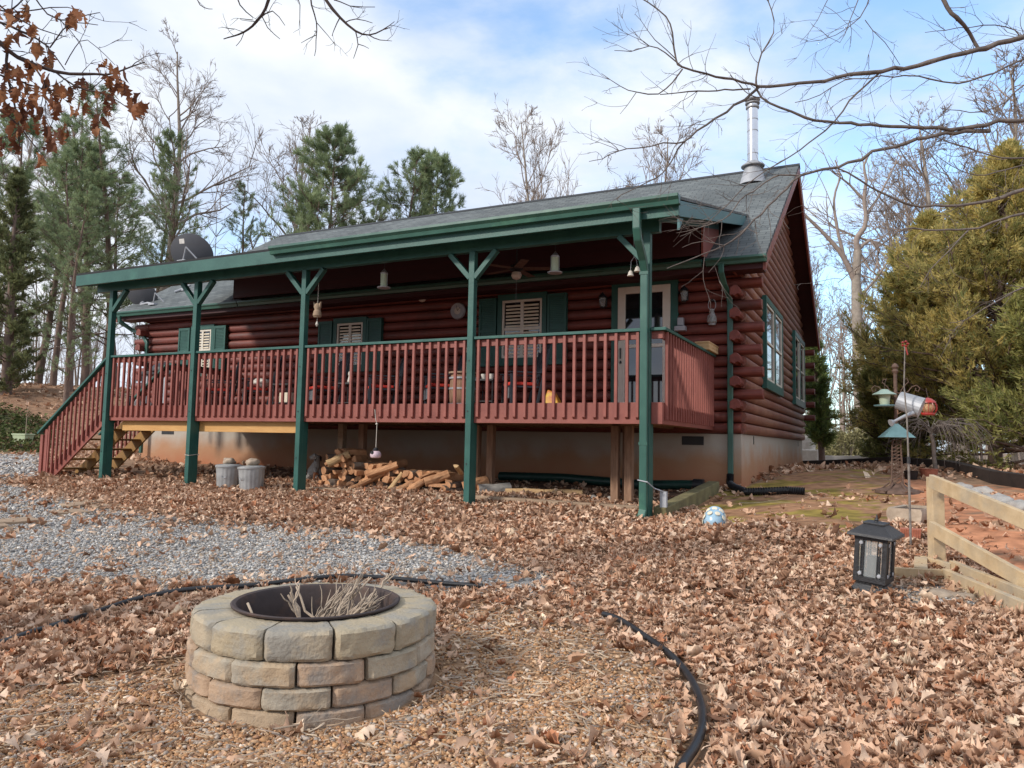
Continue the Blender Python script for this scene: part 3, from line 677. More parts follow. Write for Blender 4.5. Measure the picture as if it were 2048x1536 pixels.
# small tables
def side_table(px, py, Y, label, cat='table', top='blackm', w=.4, h=.5):
    p = Yp(px, py, Y); t = thing('side_table', (p[0], Y, ZD), label, cat)
    mb = MB(); mb.box((p[0]-w/2, Y-.2, ZD+h-.03), (p[0]+w/2, Y+.2, ZD+h)); mb.build('table_top', Mt[top], t, bevel=.004)
    mb = MB(); mb.box((p[0]-w/2+.03, Y-.17, ZD+.14), (p[0]+w/2-.03, Y+.17, ZD+.155)); mb.build('shelf', Mt[top], t)
    for a in (-1, 1):
        for b in (-1, 1):
            mb = MB(); mb.tube([(p[0]+a*(w/2-.02), Y+b*.17, ZD), (p[0]+a*(w/2-.02), Y+b*.17, ZD+h-.03)], .011, 6); mb.build('leg', Mt['blackm'], t)
    return t, p
t1, p = side_table(700, 773, 10.7, 'small black table with a figurine between two rocking chairs')
fg = MB(); fg.lathe((p[0]+.03, 10.65, 1.0), [(.03, 0), (.045, .03), (.03, .09), (.022, .13), (.035, .16), (.03, .2), (.0, .22)], 12); o = fg.build('figurine', Mt['flower'], smooth=True); tag(o, 'small white figurine on the black side table', 'ornament')
t2, p = side_table(975, 774, 10.6, 'low dark side table with two small cups, left of the last rocking chair')
for dx in (-.05, .09):
    mb = MB(); mb.lathe((p[0]+dx, 10.55, 1.0), [(.035, 0), (.042, .09), (.038, .09), (.033, .01)], 14); o = mb.build('cup', Mt['flower'], smooth=True); tag(o, 'white cup on the low dark side table, %s of two' % ('left' if dx < 0 else 'right'), 'cup')
t3, p = side_table(575, 775, 10.6, 'black side table with a pale box on its shelf, left of the middle window')
mb = MB(); mb.box((p[0]-.1, 10.5, ZD+.158), (p[0]+.14, 10.7, ZD+.34)); tag(mb.build('storage_box', Mt['louver'], bevel=.01), 'pale box on the lower shelf of a black side table', 'box')
# long grill / table at the left end
p = Yp(335, 745, 11.0); gx = p[0]
g = thing('patio_grill', (gx, 11.0, ZD), 'covered black grill with grey side panels at the stair end of the porch', 'grill')
mb = MB(); mb.box((gx-.55, 10.75, ZD+.78), (gx+.65, 11.25, ZD+.86)); mb.build('worktop', Mt['black'], g, bevel=.02)
mb = MB(); mb.lathe((gx-.05, 11.0, ZD+.86), [(.3, 0), (.3, .05), (.24, .14), (.1, .2), (0, .21)], 20); mb.build('lid', Mt['black'], g, smooth=True)
for a in (-.45, .15, .5):
    mb = MB(); mb.box((gx+a-.09, 10.8, ZD+.18), (gx+a+.09, 10.83, ZD+.78)); mb.build('side_panel', Mt['lgrey'], g, bevel=.004)
for a in (-.5, .6):
    for b in (10.8, 11.2):
        mb = MB(); mb.box((gx+a-.02, b-.02, ZD), (gx+a+.02, b+.02, ZD+.78)); mb.build('leg', Mt['black'], g)
for px, py, s, lb, m in ((276, 800, .07, 'white jug standing on the deck near the stairs', 'flower'), (300, 800, .05, 'small white pot on the deck behind the left railing', 'flower'), (262, 797, .09, 'dark plant pot on the deck beside the white jug', 'black')):
    p = Yp(px, py, 9.7); mb = MB(); mb.lathe((p[0], 9.7, ZD), [(s*.8, 0), (s, s*.6), (s*.9, s*2), (s*.5, s*2.6), (s*.55, s*2.8), (.0, s*2.7)], 14); tag(mb.build('jug' if 'jug' in lb else 'plant_pot', Mt[m], smooth=True), lb, 'jug' if 'jug' in lb else 'pot')
p = Yp(1112, 800, 10.9); mb = MB()
mb.add([(p[0]-.22, 10.8, ZD), (p[0]+.16, 10.75, ZD), (p[0]+.14, 11.05, ZD), (p[0]-.2, 11.05, ZD), (p[0]-.14, 10.86, ZD+.36), (p[0]+.0, 10.84, ZD+.30), (p[0]-.02, 10.98, ZD+.29), (p[0]-.13, 10.98, ZD+.34)], [(0,3,2,1),(4,5,6,7),(0,1,5,4),(1,2,6,5),(2,3,7,6),(3,0,4,7)])
tag(mb.build('seed_bag', Mt['yellow'], bevel=.03, seg=3), 'yellow and red bag slumped on the deck beside the last rocking chair', 'bag')
p = Yp(933, 670, 10.9); mb = MB(); 
for d in (0, .05): mb.bar((p[0]+d-.04, 10.9, ZD), (p[0]+d, 10.95, 1.78), .035, .02)
tag(mb.build('wood_slats', Mt['louver'], bevel=.003), 'pair of pale wooden slats leaning up behind a porch post', 'slats')
# wall items
p = Yp(916, 622, 12.02); wc = thing('wall_clock', (p[0], 12.0, p[2]), 'round pale thermometer dial on the log wall, left of the fourth porch post', 'clock')
mb = MB(); mb.lathe((p[0], 12.05, p[2]), [(.15, 0), (.16, .03), (.145, .06), (.135, .055)], 28, Euler((R(90), 0, 0))); mb.build('case', Mt['lgrey'], wc, smooth=True)
mb = MB(); mb.lathe((p[0], 11.996, p[2]), [(.135, 0), (.0, .002)], 28, Euler((R(90), 0, 0))); mb.build('dial', Mt['flower'], wc)
mb = MB(); mb.bar((p[0], 11.99, p[2]), (p[0]+.06, 11.99, p[2]+.06), .008, .004); mb.bar((p[0], 11.99, p[2]), (p[0]-.02, 11.99, p[2]+.1), .008, .004); mb.build('hand', Mt['black'], wc)
p = Yp(844, 597, 12.03); mb = MB(); mb.lathe((0, 0, 0), [(.075, 0), (.08, .015), (.07, .03), (0, .035)], 20, Euler((R(90), 0, 0))); mb.v = [(p[0]+a*1.15, 12.06+b, p[2]+c*.85) for a, b, c in mb.v]; tag(mb.build('smoke_detector', Mt['flower'], smooth=True), 'small white oval disc high on the dark log wall', 'detector')
def wall_lamp(px, py, label, first=None):
    p = Yp(px, py, 11.95)
    if first:
        c = copy_tree(first); c.location = (p[0], 11.95, p[2]); c['label'] = label; return c
    t = thing('wall_lamp', (p[0], 11.95, p[2]), label, 'lamp', 'black wall lamps beside the door')
    mb = MB(); mb.box((p[0]-.05, 12.01, p[2]-.08), (p[0]+.05, 12.06, p[2]+.1)); mb.bar((p[0], 12.02, p[2]+.1), (p[0], 11.95, p[2]+.15), .02, .02); mb.build('bracket', Mt['black'], t, bevel=.004)
    mb = MB(); mb.lathe((p[0], 11.95, p[2]+.06), [(.075, 0), (.06, .04), (.02, .08), (.01, .1)], 12); mb.build('lamp_cap', Mt['black'], t); mb = MB(); mb.lathe((p[0], 11.95, p[2]-.12), [(.03, 0), (.045, .02), (.045, .03)], 12); mb.build('lamp_base', Mt['black'], t)
    mb = MB(); mb.lathe((p[0], 11.95, p[2]-.09), [(.042, 0), (.055, .07), (.06, .15)], 12); mb.build('lamp_glass', Mt['clear'], t, smooth=True)
    return t
wl = wall_lamp(1368, 590, 'black wall lamp on the right side of the front door'); wall_lamp(1205, 603, 'black wall lamp on the left side of the front door', wl)
def oil_lantern(px, py, Y, label, s=1.0):
    p = Yp(px, py, Y); c = (p[0], Y, p[2]); t = thing('glass_lantern', c, label, 'lantern')
    mb = MB(); mb.lathe((c[0], Y, c[2]-.11*s), [(.05*s, 0), (.078*s, .03*s), (.07*s, .11*s), (.03*s, .19*s), (.03*s, .21*s)], 16); mb.build('lamp_glass', Mt['clear'], t, smooth=True)
    mb = MB(); mb.lathe((c[0], Y, c[2]-.13*s), [(.055*s, 0), (.06*s, .02*s)], 16); mb.lathe((c[0], Y, c[2]+.1*s), [(.035*s, 0), (.04*s, .02*s), (.0, .04*s)], 16); mb.build('lantern_cap', Mt['galv'], t)
    mb = MB(); mb.tube([(c[0]-.06*s*math.sin(a), Y, c[2]+.1*s+.10*s*(1-math.cos(a))*.95) for a in [R(x) for x in range(-160, 161, 32)]], .005, 5); mb.build('handle', Mt['galv'], t)
    mb = MB(); mb.lathe((c[0], Y, c[2]-.1*s), [(.02*s, 0), (.02*s, .1*s), (.0, .11*s)], 8); mb.build('candle', Mt['candle'], t)
    mb = MB(); mb.box((c[0]-.015, Y+.01, c[2]+.26*s), (c[0]+.015, Y+.12, c[2]+.29*s)); mb.build('hook', Mt['black'], t)
    return t
oil_lantern(1424, 634, 11.95, 'clear glass lantern hung on the log wall beside the corner downspout', 1.0)
p = Yp(1361, 655, 12.0); mb = MB(); mb.box((p[0]-.09, 11.93, p[2]-.06), (p[0]+.09, 12.06, p[2]+.02)); mb.box((p[0]-.05, 11.97, p[2]+.03), (p[0]+.05, 12.06, p[2]+.16)); o = mb.build('doorbell_box', Mt['lgrey'], bevel=.012, seg=3); tag(o, 'grey intercom box and keypad on the wall right of the door', 'box')
p = Xp(1400, 694, -2.44); mb = MB(); mb.box((-2.54, 11.3, 1.453), (-2.34, 12.0, 1.50)); mb.box((-2.54, 11.3, 1.502), (-2.34, 12.0, 1.555)); mb.box((-2.548, 11.28, 1.556), (-2.332, 12.01, 1.575)); tag(mb.build('wooden_box', Mt['cutwood'], bevel=.003), 'shallow pale wooden box resting on the end rail of the deck', 'box')
# hanging feeders and chimes
def hang_feeder(px, py, Y, label):
    p = Yp(px, py, Y); c = p; top = pz(Y)-.085
    t = thing('hanging_feeder', (c[0], Y, c[2]), label, 'bird feeder', 'bird feeders hung from the porch ceiling')
    mb = MB(); mb.tube([(c[0], Y, c[2]+.17), (c[0], Y, top)], .004, 5); mb.lathe((c[0], Y, top-.03), [(.02, 0), (.03, .02), (.03, .03)], 10); mb.build('hanger', Mt['blackm'], t)
    mb = MB(); mb.lathe((c[0], Y, c[2]-.11), [(.052, 0), (.052, .2)], 18); mb.build('seed_tube', Mt['feedergreen'], t, smooth=True)
    mb = MB(); mb.lathe((c[0], Y, c[2]+.09), [(.058, 0), (.06, .02), (.02, .07), (.0, .075)], 18); mb.build('feeder_cap', Mt['galv'], t, smooth=True)
    mb = MB(); mb.lathe((c[0], Y, c[2]-.14), [(.06, 0), (.1, .01), (.105, .025), (.1, .02), (.0, .018)], 20); mb.build('tray', Mt['galv'], t, smooth=True)
    mb = MB()
    for s in (-1, 1): mb.tube([(c[0]+s*.062, Y, c[2]-.12), (c[0]+s*.062, Y, c[2]+.1), (c[0], Y, c[2]+.18)], .004, 5)
    mb.build('cage_wire', Mt['galv'], t); return t
hang_feeder(768, 560, 9.45, 'white tube bird feeder hanging between the third and fourth porch posts')
hang_feeder(1110, 528, 9.45, 'white tube bird feeder hanging right of the ceiling fan')
p = Yp(635, 620, 9.1); t = thing('owl_chime', (p[0], 9.1, p[2]), 'pale owl shaped wind chime hanging beside the third porch post', 'wind chime')
mb = MB(); mb.tube([(p[0], 9.1, p[2]+.1), (p[0], 9.1, 2.66)], .004, 5); mb.build('cord', Mt['twine'], t)
mb = MB(); mb.lathe((p[0], 9.1, p[2]-.12), [(.05, 0), (.07, .03), (.06, .1), (.045, .12), (.06, .17), (.05, .2), (.02, .23)], 16)
for s in (-1, 1): mb.prism([(p[0]+s*.01, 9.08, p[2]+.06), (p[0]+s*.075, 9.08, p[2]+.13), (p[0]+s*.06, 9.08, p[2]+.04)], (0, .03, 0))
mb.build('owl_body', Mt['plank'], t, smooth=True)
mb = MB(); mb.tube([(p[0], 9.1, p[2]-.12), (p[0], 9.1, p[2]-.17)], .003, 5); mb.lathe((p[0], 9.1, p[2]-.27), [(0, 0), (.025, .04), (.015, .07), (0, .1)], 10); mb.build('drop', Mt['flower'], t)
p = Yp(1268, 530, 9.25); t = thing('bell_chime', (p[0], 9.25, p[2]), 'two small white bells hung on wire left of the corner post', 'bells')
mb = MB(); mb.tube([(p[0]-.01, 9.25, pz(9.25)-.08), (p[0], 9.25, p[2]+.11), (p[0]+.03, 9.25, p[2]+.07), (p[0]+.045, 9.25, p[2]-.01)], .004, 5); mb.tube([(p[0], 9.25, p[2]+.11), (p[0]-.04, 9.25, p[2]+.05), (p[0]-.045, 9.25, p[2]-.06)], .004, 5); mb.build('wire', Mt['galv'], t)
for dx, dz in ((.045, -.02), (-.045, -.07)):
    mb = MB(); mb.lathe((p[0]+dx, 9.25, p[2]+dz-.07), [(.045, 0), (.035, .02), (.028, .05), (.012, .07), (0, .072)], 16); mb.build('bell', Mt['flower'], t, smooth=True)
# ceiling fan
p = Yp(1033, 545, 10.6); t = thing('ceiling_fan', (p[0], 10.6, p[2]), 'dark ceiling fan with a lamp under the porch roof', 'ceiling fan'); zc = pz(10.6)-.08
mb = MB(); mb.tube([(p[0], 10.6, zc), (p[0], 10.6, p[2]+.1)], .015, 8); mb.lathe((p[0], 10.6, p[2]+.02), [(.05, 0), (.11, .03), (.11, .08), (.04, .12)], 20); mb.build('motor', Mt['blackm'], t, smooth=True)
mb = MB(); mb.lathe((p[0], 10.6, p[2]-.12), [(.0, 0), (.06, .02), (.085, .07), (.07, .12)], 20); mb.build('lamp_shade', Mt['flower'], t, smooth=True)
for k in range(5):
    a = R(20+72*k); d = Vector((math.cos(a), math.sin(a), 0)); c = Vector((p[0], 10.6, p[2]+.06))
    mb = MB(); mb.bar(c+d*.1, c+d*.62, .13, .01, up=(0, .15*math.cos(a), 1)); mb.build('blade', Mt['rust'], t, bevel=.003)
mb = MB(); mb.tube([(p[0], 10.6, p[2]-.12), (p[0], 10.6, p[2]-.5)], .002, 4); mb.build('pull_chain', Mt['galv'], t)
# hanging jar below the deck
p = Yp(753, 908, 9.02); t = thing('hanging_jar', (p[0], 9.0, p[2]), 'pale pink ribbed jar hanging on twine below the deck', 'jar')
mb = MB(); mb.tube([(p[0], 9.0, p[2]+.07), (p[0]+.005, 9.0, .24), (p[0]-.01, 8.985, .30), (p[0]-.03, 8.985, .45)], .005, 5); mb.lathe((p[0], 9.0, .22), [(.0, 0), (.02, .01), (.01, .03)], 8); mb.build('twine', Mt['twine'], t)
mb = MB(); pr = [(.035, 0)]+[(.062+.018*math.sin(math.pi*i/8)+(.003 if i % 2 else 0), .012*i) for i in range(1, 9)]+[(.05, .105)]; mb.lathe((p[0], 9.0, p[2]-.06), pr, 20); mb.build('jar_body', Mt['lavender'], t, smooth=True)
mb = MB(); mb.lathe((p[0], 9.0, p[2]+.045), [(.04, 0), (.045, .02), (.03, .04), (.01, .05)], 14); mb.lathe((p[0]-.01, 8.93, p[2]+.02), [(.022, -.02), (.026, 0), (.022, .02)], 10, Euler((R(90), 0, 0))); mb.build('jar_lid', Mt['black'], t)
# ================================================================== SATELLITE DISHES
def dish(c, base, r, az, el, label, flip=1):
    c = Vector(c); t = thing('satellite_dish', tuple(base), label, 'satellite dish', 'grey satellite dishes on the roof')
    n = Vector((math.cos(az)*math.cos(el), math.sin(az)*math.cos(el), math.sin(el)))
    q = n.to_track_quat('Z', 'Y').to_matrix(); V = []; F = []; rings = 8; seg = 32
    for s in (0, 1):
        for i in range(rings+1):
            rr = r*i/rings; h = .18*r*(i/rings)**2 - s*.012
            for k in range(seg):
                a = 2*math.pi*k/seg; V.append(c+q@Vector((rr*math.cos(a)*1.06, rr*math.sin(a)*.97, h)))
    o2 = (rings+1)*seg
    for s in (0, 1):
        for i in range(rings):
            for k in range(seg):
                f = (s*o2+i*seg+k, s*o2+i*seg+(k+1) % seg, s*o2+(i+1)*seg+(k+1) % seg, s*o2+(i+1)*seg+k); F.append(f if s == 0 else f[::-1])
    for k in range(seg): F.append((rings*seg+k, rings*seg+(k+1) % seg, o2+rings*seg+(k+1) % seg, o2+rings*seg+k))
    mb = MB(); mb.add(V, F); mb.build('reflector', Mt['grey'], t, smooth=True)
    mb = MB(); b = Vector(base); back = c-n*.10-q@Vector((0, r*.55, 0))
    back = back if back.z < c.z else c-n*.10+q@Vector((0, r*.55, 0))
    mb.tube([b, (b+back)/2+Vector((0, 0, .04)), back], .028, 10); mb.tube([back, back+n*.11], .045, 10)
    mb.box((b.x-.1, b.y-.1, b.z-.02), (b.x+.1, b.y+.1, b.z+.02)); mb.tube([b+Vector((.2, .15, .02)), b+Vector((0, 0, .28))], .014, 6); mb.tube([b+Vector((-.2, .1, -.02)), b+Vector((0, 0, .28))], .014, 6)
    mb.build('mount', Mt['lgrey'], t, smooth=True)
    mb = MB(); e = c+n*r*.95-q@Vector((0, r*.3, 0)); mb.tube([c-q@Vector((0, r*.95, -.18*r)), e], .015, 6); mb.box((e.x-.05, e.y-.05, e.z-.05), (e.x+.05, e.y+.05, e.z+.05)); mb.build('feed_arm', Mt['lgrey'], t)
    return t, q, c, n
b1 = (-15.45, 11.95, EZ+SL*(11.95-EY)); c1 = Yp(281, 592, 12.0)
dish((c1[0], 12.0, c1[2]+.02), b1, .37, R(110), R(35), 'grey satellite dish on the main roof, seen from behind under the porch beam')
c2 = Dp(381, 508, 13.9)
tt, q, c, n = dish(tuple(c2), (c2[0]+.05, c2[1]-.15, pz(c2[1])+.0), .385, R(112), R(30), 'grey satellite dish standing above the left end of the porch roof')
mb = MB(); a = c-n*.0+q@Vector((-.0, 0, 0)); cc = Dp(365, 488, 13.70)
mb.add([tuple(Dp(x, y, d)) for x, y, d in ((358, 478, 13.62), (368, 477, 13.64), (369, 487, 13.62), (359, 487.5, 13.60))], [(0, 1, 2, 3)]); mb.build('sticker', Mt['flower'], tt, base=BASE[tt.name])
p = Dp(366, 597, 15.9)
mb = MB(); yv = 12.75; zv = EZ+SL*(yv-EY); xv = Yp(366, 597, yv)[0]; mb.tube([(xv-.12, yv-.15, zv-.05), (xv, yv, zv+.05), (xv+.12, yv+.1, zv+.16)], .03, 8); mb.box((xv-.06, yv-.06, zv-.01), (xv+.06, yv+.06, zv+.05)); tag(mb.build('roof_bracket', Mt['lgrey']), 'small grey antenna bracket on the shingles behind the second porch post', 'bracket')
# ================================================================== UNDER AND BESIDE THE DECK
def trash_can(px, py, label, first=None, rot=0):
    g = G(px, py)
    if first:
        c = copy_tree(first); c.location = g+Vector((0, 0, -.02)); c.rotation_euler = (R(1), R(-2), rot); c['label'] = label; return c, g
    t = thing('metal_bin', (0, 0, 0), label, 'metal bin', 'metal bins under the deck'); V = []; F = []; n = 72
    prof = [(.145, 0), (.15, .02), (.152, .03), (.172, .31), (.178, .33), (.178, .35)]
    for j, (r, h) in enumerate(prof):
        for k in range(n):
            a = 2*math.pi*k/n; rr = r+(.005 if (k % 4 < 2 and j in (2, 3)) else 0); V.append((rr*math.cos(a), rr*math.sin(a), h))
    for j in range(len(prof)-1):
        for k in range(n): F.append((j*n+k, j*n+(k+1) % n, (j+1)*n+(k+1) % n, (j+1)*n+k))
    mb = MB(); mb.add(V, F); mb.build('bin_body', Mt['candark'], t, smooth=True)
    mb = MB(); mb.lathe((0, 0, .345), [(.188, -.012), (.192, .0), (.19, .018), (.15, .03), (.0, .045)], 32); mb.build('lid', Mt['candark'], t, smooth=True)
    for s in (-1, 1):
        mb = MB(); mb.tube([(s*.02+.04*math.cos(a)*1.0, -.178, .22-.035*math.sin(a)) for a in [R(x) for x in range(0, 181, 30)]], .004, 5); mb.build('handle', Mt['galv'], t) if s > 0 else None
    t.location = g+Vector((0, 0, -.02)); t.scale = (1.13,)*3; return t, g
cA, gA = trash_can(456, 978, 'fluted grey metal bin with a stone on its lid, left of the pair'); cA.rotation_euler.z = R(20)
cB, gB = trash_can(503, 983, 'fluted grey metal bin with a stone on its lid, right of the pair and nearer', cA, R(-15))
bundle('lid_stone', gA+Vector((0, .0, .455)), .10, Mt['stonebag'], 'tan field stone weighing down the lid of the left metal bin', 'stone', 11, .62)
bundle('lid_stone', gB+Vector((.0, 0, .455)), .105, Mt['stonebag'], 'tan field stone weighing down the lid of the right metal bin', 'stone', 5, .66)
# firewood: split logs, each its own object
def split_log(name, a, b, r, kind, mat, label, group, seed):
    rg = random.Random(seed); a = Vector(a); b = Vector(b); d = (b-a).normalized()
    u = d.cross(Vector((0, 0, 1)));
    if u.length < .05: u = Vector((1, 0, 0))
    u.normalize(); w = u.cross(d); tw = rg.uniform(0, 6.28)
    if kind == 'round': sec = [(math.cos(t)*(1+rg.uniform(-.08, .08)), math.sin(t)*(1+rg.uniform(-.08, .08))) for t in [2*math.pi*k/10 for k in range(10)]]
    elif kind == 'half': sec = [(math.cos(t), math.sin(t)*.95) for t in [math.pi*k/6 for k in range(7)]]+[(-.3, -.15), (.35, -.1)]
    else: sec = [(-.1, -.75)]+[(math.cos(t)*1.1, math.sin(t)*1.1-.5) for t in [R(25)+R(130)*k/5 for k in range(6)]]
    n = len(sec); V = []; F = []; S = 5
    for i in range(S):
        t = i/(S-1); c = a.lerp(b, t)+Vector((rg.uniform(-1, 1), rg.uniform(-1, 1), rg.uniform(-1, 1)))*r*.1
        for x, y in sec:
            k = 1+rg.uniform(-.07, .07); xx = (x*math.cos(tw)-y*math.sin(tw))*r*k; yy = (x*math.sin(tw)+y*math.cos(tw))*r*k
            V.append(c+u*xx+w*yy+d*rg.uniform(-.01, .01))
    for i in range(S-1):
        for k in range(n): F.append((i*n+k, i*n+(k+1) % n, (i+1)*n+(k+1) % n, (i+1)*n+k))
    F.append(tuple(range(n-1, -1, -1))); F.append(tuple((S-1)*n+k for k in range(n)))
    c = (a+b)/2; mb = MB(); mb.add([p-c for p in V], F); o = mb.build(name, mat, bevel=.003, seg=1); o.location = c
    if kind == 'round':
        me = o.data; me.materials.append(Mt['wood'])
        for pl in me.polygons[-2:]: pl.material_index = 1
    return tag(o, label, 'firewood', group)
FG = 'split firewood heaped under the deck'; rg = random.Random(21); sd = 0
def G2(px, Y): p = Yp(px, 960, Y); return p[0], gz1(p[0], Y)
lay = {0: (655, 925, 22), 1: (658, 922, 20), 2: (662, 915, 17), 3: (664, 800, 9), 4: (667, 728, 5), 5: (672, 712, 3)}
for L, (xa, xb, n) in lay.items():
    for k in range(n):
        px = xa+(xb-xa)*(k+.5)/n+rg.uniform(-3, 3); Y = 10.0+rg.uniform(-.08, .1); x, z = G2(px, Y); sd += 1
        r = rg.uniform(.055, .085); z += .06+.104*L+rg.uniform(-.015, .015); ln = rg.uniform(.36, .46); da = rg.uniform(-.1, .1)
        kd = rg.choice(['quarter', 'quarter', 'half', 'round']) if L else rg.choice(['round', 'half', 'quarter'])
        lb = ['split log in the bottom row of the firewood heap, cut end showing', 'split log in the second row of the firewood heap, cut end showing', 'split log in the third row at the left end of the firewood heap', 'split log high in the left half of the firewood heap', 'split log in the fifth row at the left end of the firewood heap', 'split log on the very top of the left stack of firewood'][L]
        split_log('firewood_log', (x-da, Y-ln/2, z), (x+da, Y+ln/2, z+rg.uniform(-.02, .02)), r, kd, Mt['bark'] if (kd == 'round' or (L == 0 and rg.random() < .5)) else Mt['wood'], lb, FG, sd)
loose = [((580, 983), (600+60, 955), .05, .10, 'lying'), ((700, 985), (782, 940), .2, .055, 'thick pale split log leaning across the middle of the firewood heap'), ((735, 950), (795, 930), .42, .05, 'long split log lying across the top of the middle of the heap'),
         ((778, 992), (805, 948), .12, .04, 'grey forked split log leaning with its foot in the leaves'), ((786, 995), (830, 962), .12, .055, 'round pale log sloping down into the leaves at the front of the heap'), ((815, 985), (865, 950), .2, .05, 'short split log leaning to the right at the front of the heap'),
         ((655, 928), (700, 908), .62, .06, 'thick split log tilted on top of the left stack'), ((650, 930), (694, 904), .6, .035, 'thin pale split stick tilted on top of the left stack'), ((850, 965), (898, 948), .28, .065, 'wide reddish half log lying on the right part of the heap'), ((714, 985), (740, 955), .15, .04, 'thin split log leaning out to the left of the thick pale log'),
         ((858, 970), (912, 972), .15, .045, 'split log with a knot lying below the wide reddish half log'), ((884, 995), (900, 975), .1, .03, 'broken pale piece of wood in the leaves by the fourth post'), ((912, 930), (922, 945), .4, .04, 'short log end standing up against the fourth post'), ((840, 955), (868, 945), .3, .035, 'dark narrow split log behind the wide reddish half log')]
for i, ((x0, y0), (x1, y1), h, r, lb) in enumerate(loose):
    if lb == 'lying': continue
    Ya = 9.62+rg.uniform(-.05, .05); Yb = 9.85
    a = Yp(x0, y0, Ya); b = Yp(x1, y1, Yb); a[2] = max(a[2], gz1(a[0], Ya)+.03)
    split_log('firewood_log', a, b, r*1.1, ['half', 'quarter', 'round'][i % 3], Mt['wood'] if i % 3 else Mt['cutwood'], lb, FG, 100+i)
for px, Y, lb in ((952, 10.1, 'log end behind the fourth post, left of the wooden props'), (960, 10.3, 'split log lying against the pair of wooden props')):
    x, z = G2(px, Y); split_log('firewood_log', (x-.1, Y-.2, z+.1), (x+.05, Y+.2, z+.2), .09, 'half', Mt['wood'], lb, FG, 300+int(px))
# sill boards and long timbers in front
def plank(name, pa, pb, w, h, mat, label, cat='board', lift=0):
    a = G(*pa); b = G(*pb); mb = MB(); c = (a+b)/2; up = Vector((0, 0, h/2+lift)); mb.bar(a-c+up, b-c+up, w, h); o = mb.build(name, Mt[mat], bevel=.006); o.location = c; return tag(o, label, cat)
plank('sill_board', (622, 984), (925, 1000), .14, .06, 'plank', 'weathered plank lying under the front of the firewood heap', lift=.02)
plank('sill_board', (950, 1003), (1278, 1026), .14, .06, 'plank', 'long weathered plank lying between the fourth and the corner posts', lift=.03)
a = G(955, 990); b = G(1020, 988); split_log('weathered_log', a+Vector((0, 0, .07)), b+Vector((0, 0, .08)), .09, 'round', Mt['greystone'], 'grey weathered log end lying right of the fourth post', None, 51)['category'] = 'log'
a = G(1012, 992); b = G(1165, 994); split_log('split_rail', a+Vector((0, 0, .06)), b+Vector((0, 0, .05)), .06, 'half', Mt['cutwood'], 'long pale split rail with dark hollows lying behind the plank', None, 52)['category'] = 'rail'
for i, (px, py, r, lb) in enumerate(((1186, 1000, .075, 'rounded grey stone on the ground, left of the pair by the corner props'), (1227, 1002, .085, 'rounded grey stone on the ground, nearest the corner props'))):
    bundle('round_stone', G(px, py)+Vector((0, 0, .03)), r, Mt['greystone'], lb, 'stone', 30+i, .55)
# drain pipes
mb = MB(); pts = [Yp(x, y, 11.7) for x, y in ((1000, 945), (1130, 958), (1290, 968), (1400, 972))]
for p in pts: p[2] = gz1(p[0], 11.7)+.10
mb.tube(pts, .075, 12); t = thing('drain_pipe', tuple(pts[0]), 'dark green drain pipe lying along the foundation under the deck', 'pipe'); mb.build('pipe_body', Mt['drainpipe'], t, smooth=True)
e = Vector(pts[-1]); mb = MB(); mb.tube([e-Vector((.1, 0, 0)), e+Vector((.06, 0, 0))], .09, 12); mb.build('pipe_end', Mt['black'], t, smooth=True)
# corrugated black downspout extension
a = Vector((-2.16, 11.95, gz1(-2.16, 11.95)+.1)); path = [Vector((-2.16, 12.0, -.42)), a, Vector((-2.05, 11.7, a.z-.04))]+[G(x, y)+Vector((0, 0, .055)) for x, y in ((1490, 991), (1530, 990), (1575, 988), (1612, 990))]
fine = []
for i in range(len(path)-1):
    for k in range(16): fine.append(path[i].lerp(path[i+1], k/16))
rr = [.052+.007*(1 if k % 2 else -1) for k in range(len(fine))]
mb = MB(); mb.tube(fine, rr, 14); tag(mb.build('corrugated_pipe', Mt['black'], smooth=False), 'black corrugated pipe running from the corner downspout over the bare soil', 'pipe')
# mossy timber edging right of the corner post
a = Vector((-2.48, 9.1, 0)); b = Vector((-2.32, 11.55, 0)); a.z = gz1(a.x, a.y)+.06; b.z = gz1(b.x, b.y)+.07
mb = MB(); mb.bar(a, b, .17, .2); tag(mb.build('landscape_timber', Mt['timber'], bevel=.012), 'mossy green brown timber running back from the corner post', 'timber')
# glazed pot
g = G(1427, 1060); t = thing('glazed_pot', tuple(g), 'blue glazed pot with cream spots lying on its side in the leaves', 'pot')
tl = Euler((R(-58), R(10), R(10))); mb = MB(); c = g+Vector((0, .05, .10))
mb.lathe(c, [(.04, -.125), (.075, -.10), (.105, -.05), (.118, .0), (.11, .05), (.085, .09), (.08, .10), (.095, .115), (.085, .118), (.07, .10), (.07, .04), (.0, .03)], 28, tl); mb.build('pot_body', Mt['blueball'], t, smooth=True)
mb = MB(); q = tl.to_matrix()
for k in range(9):
    for lv, zz in ((0, -.03), (1, .055)):
        an = 2*math.pi*(k+.5*lv)/9; rr_ = .117 if lv == 0 else .108
        mb.lathe(c+q@Vector((rr_*math.cos(an), rr_*math.sin(an), zz)), [(.030, -.003), (.027, .003), (.0, .006)], 10, (q@Vector((math.cos(an), math.sin(an), 0))).to_track_quat('Z', 'Y').to_euler())
mb.build('painted_spots', Mt['louver'], t, smooth=True)
bundle('yellow_stone', G(1358, 1046)+Vector((0, 0, .02)), .055, Mt['louver'], 'small yellowish stone in the leaves left of the blue pot', 'stone', 44, .5)
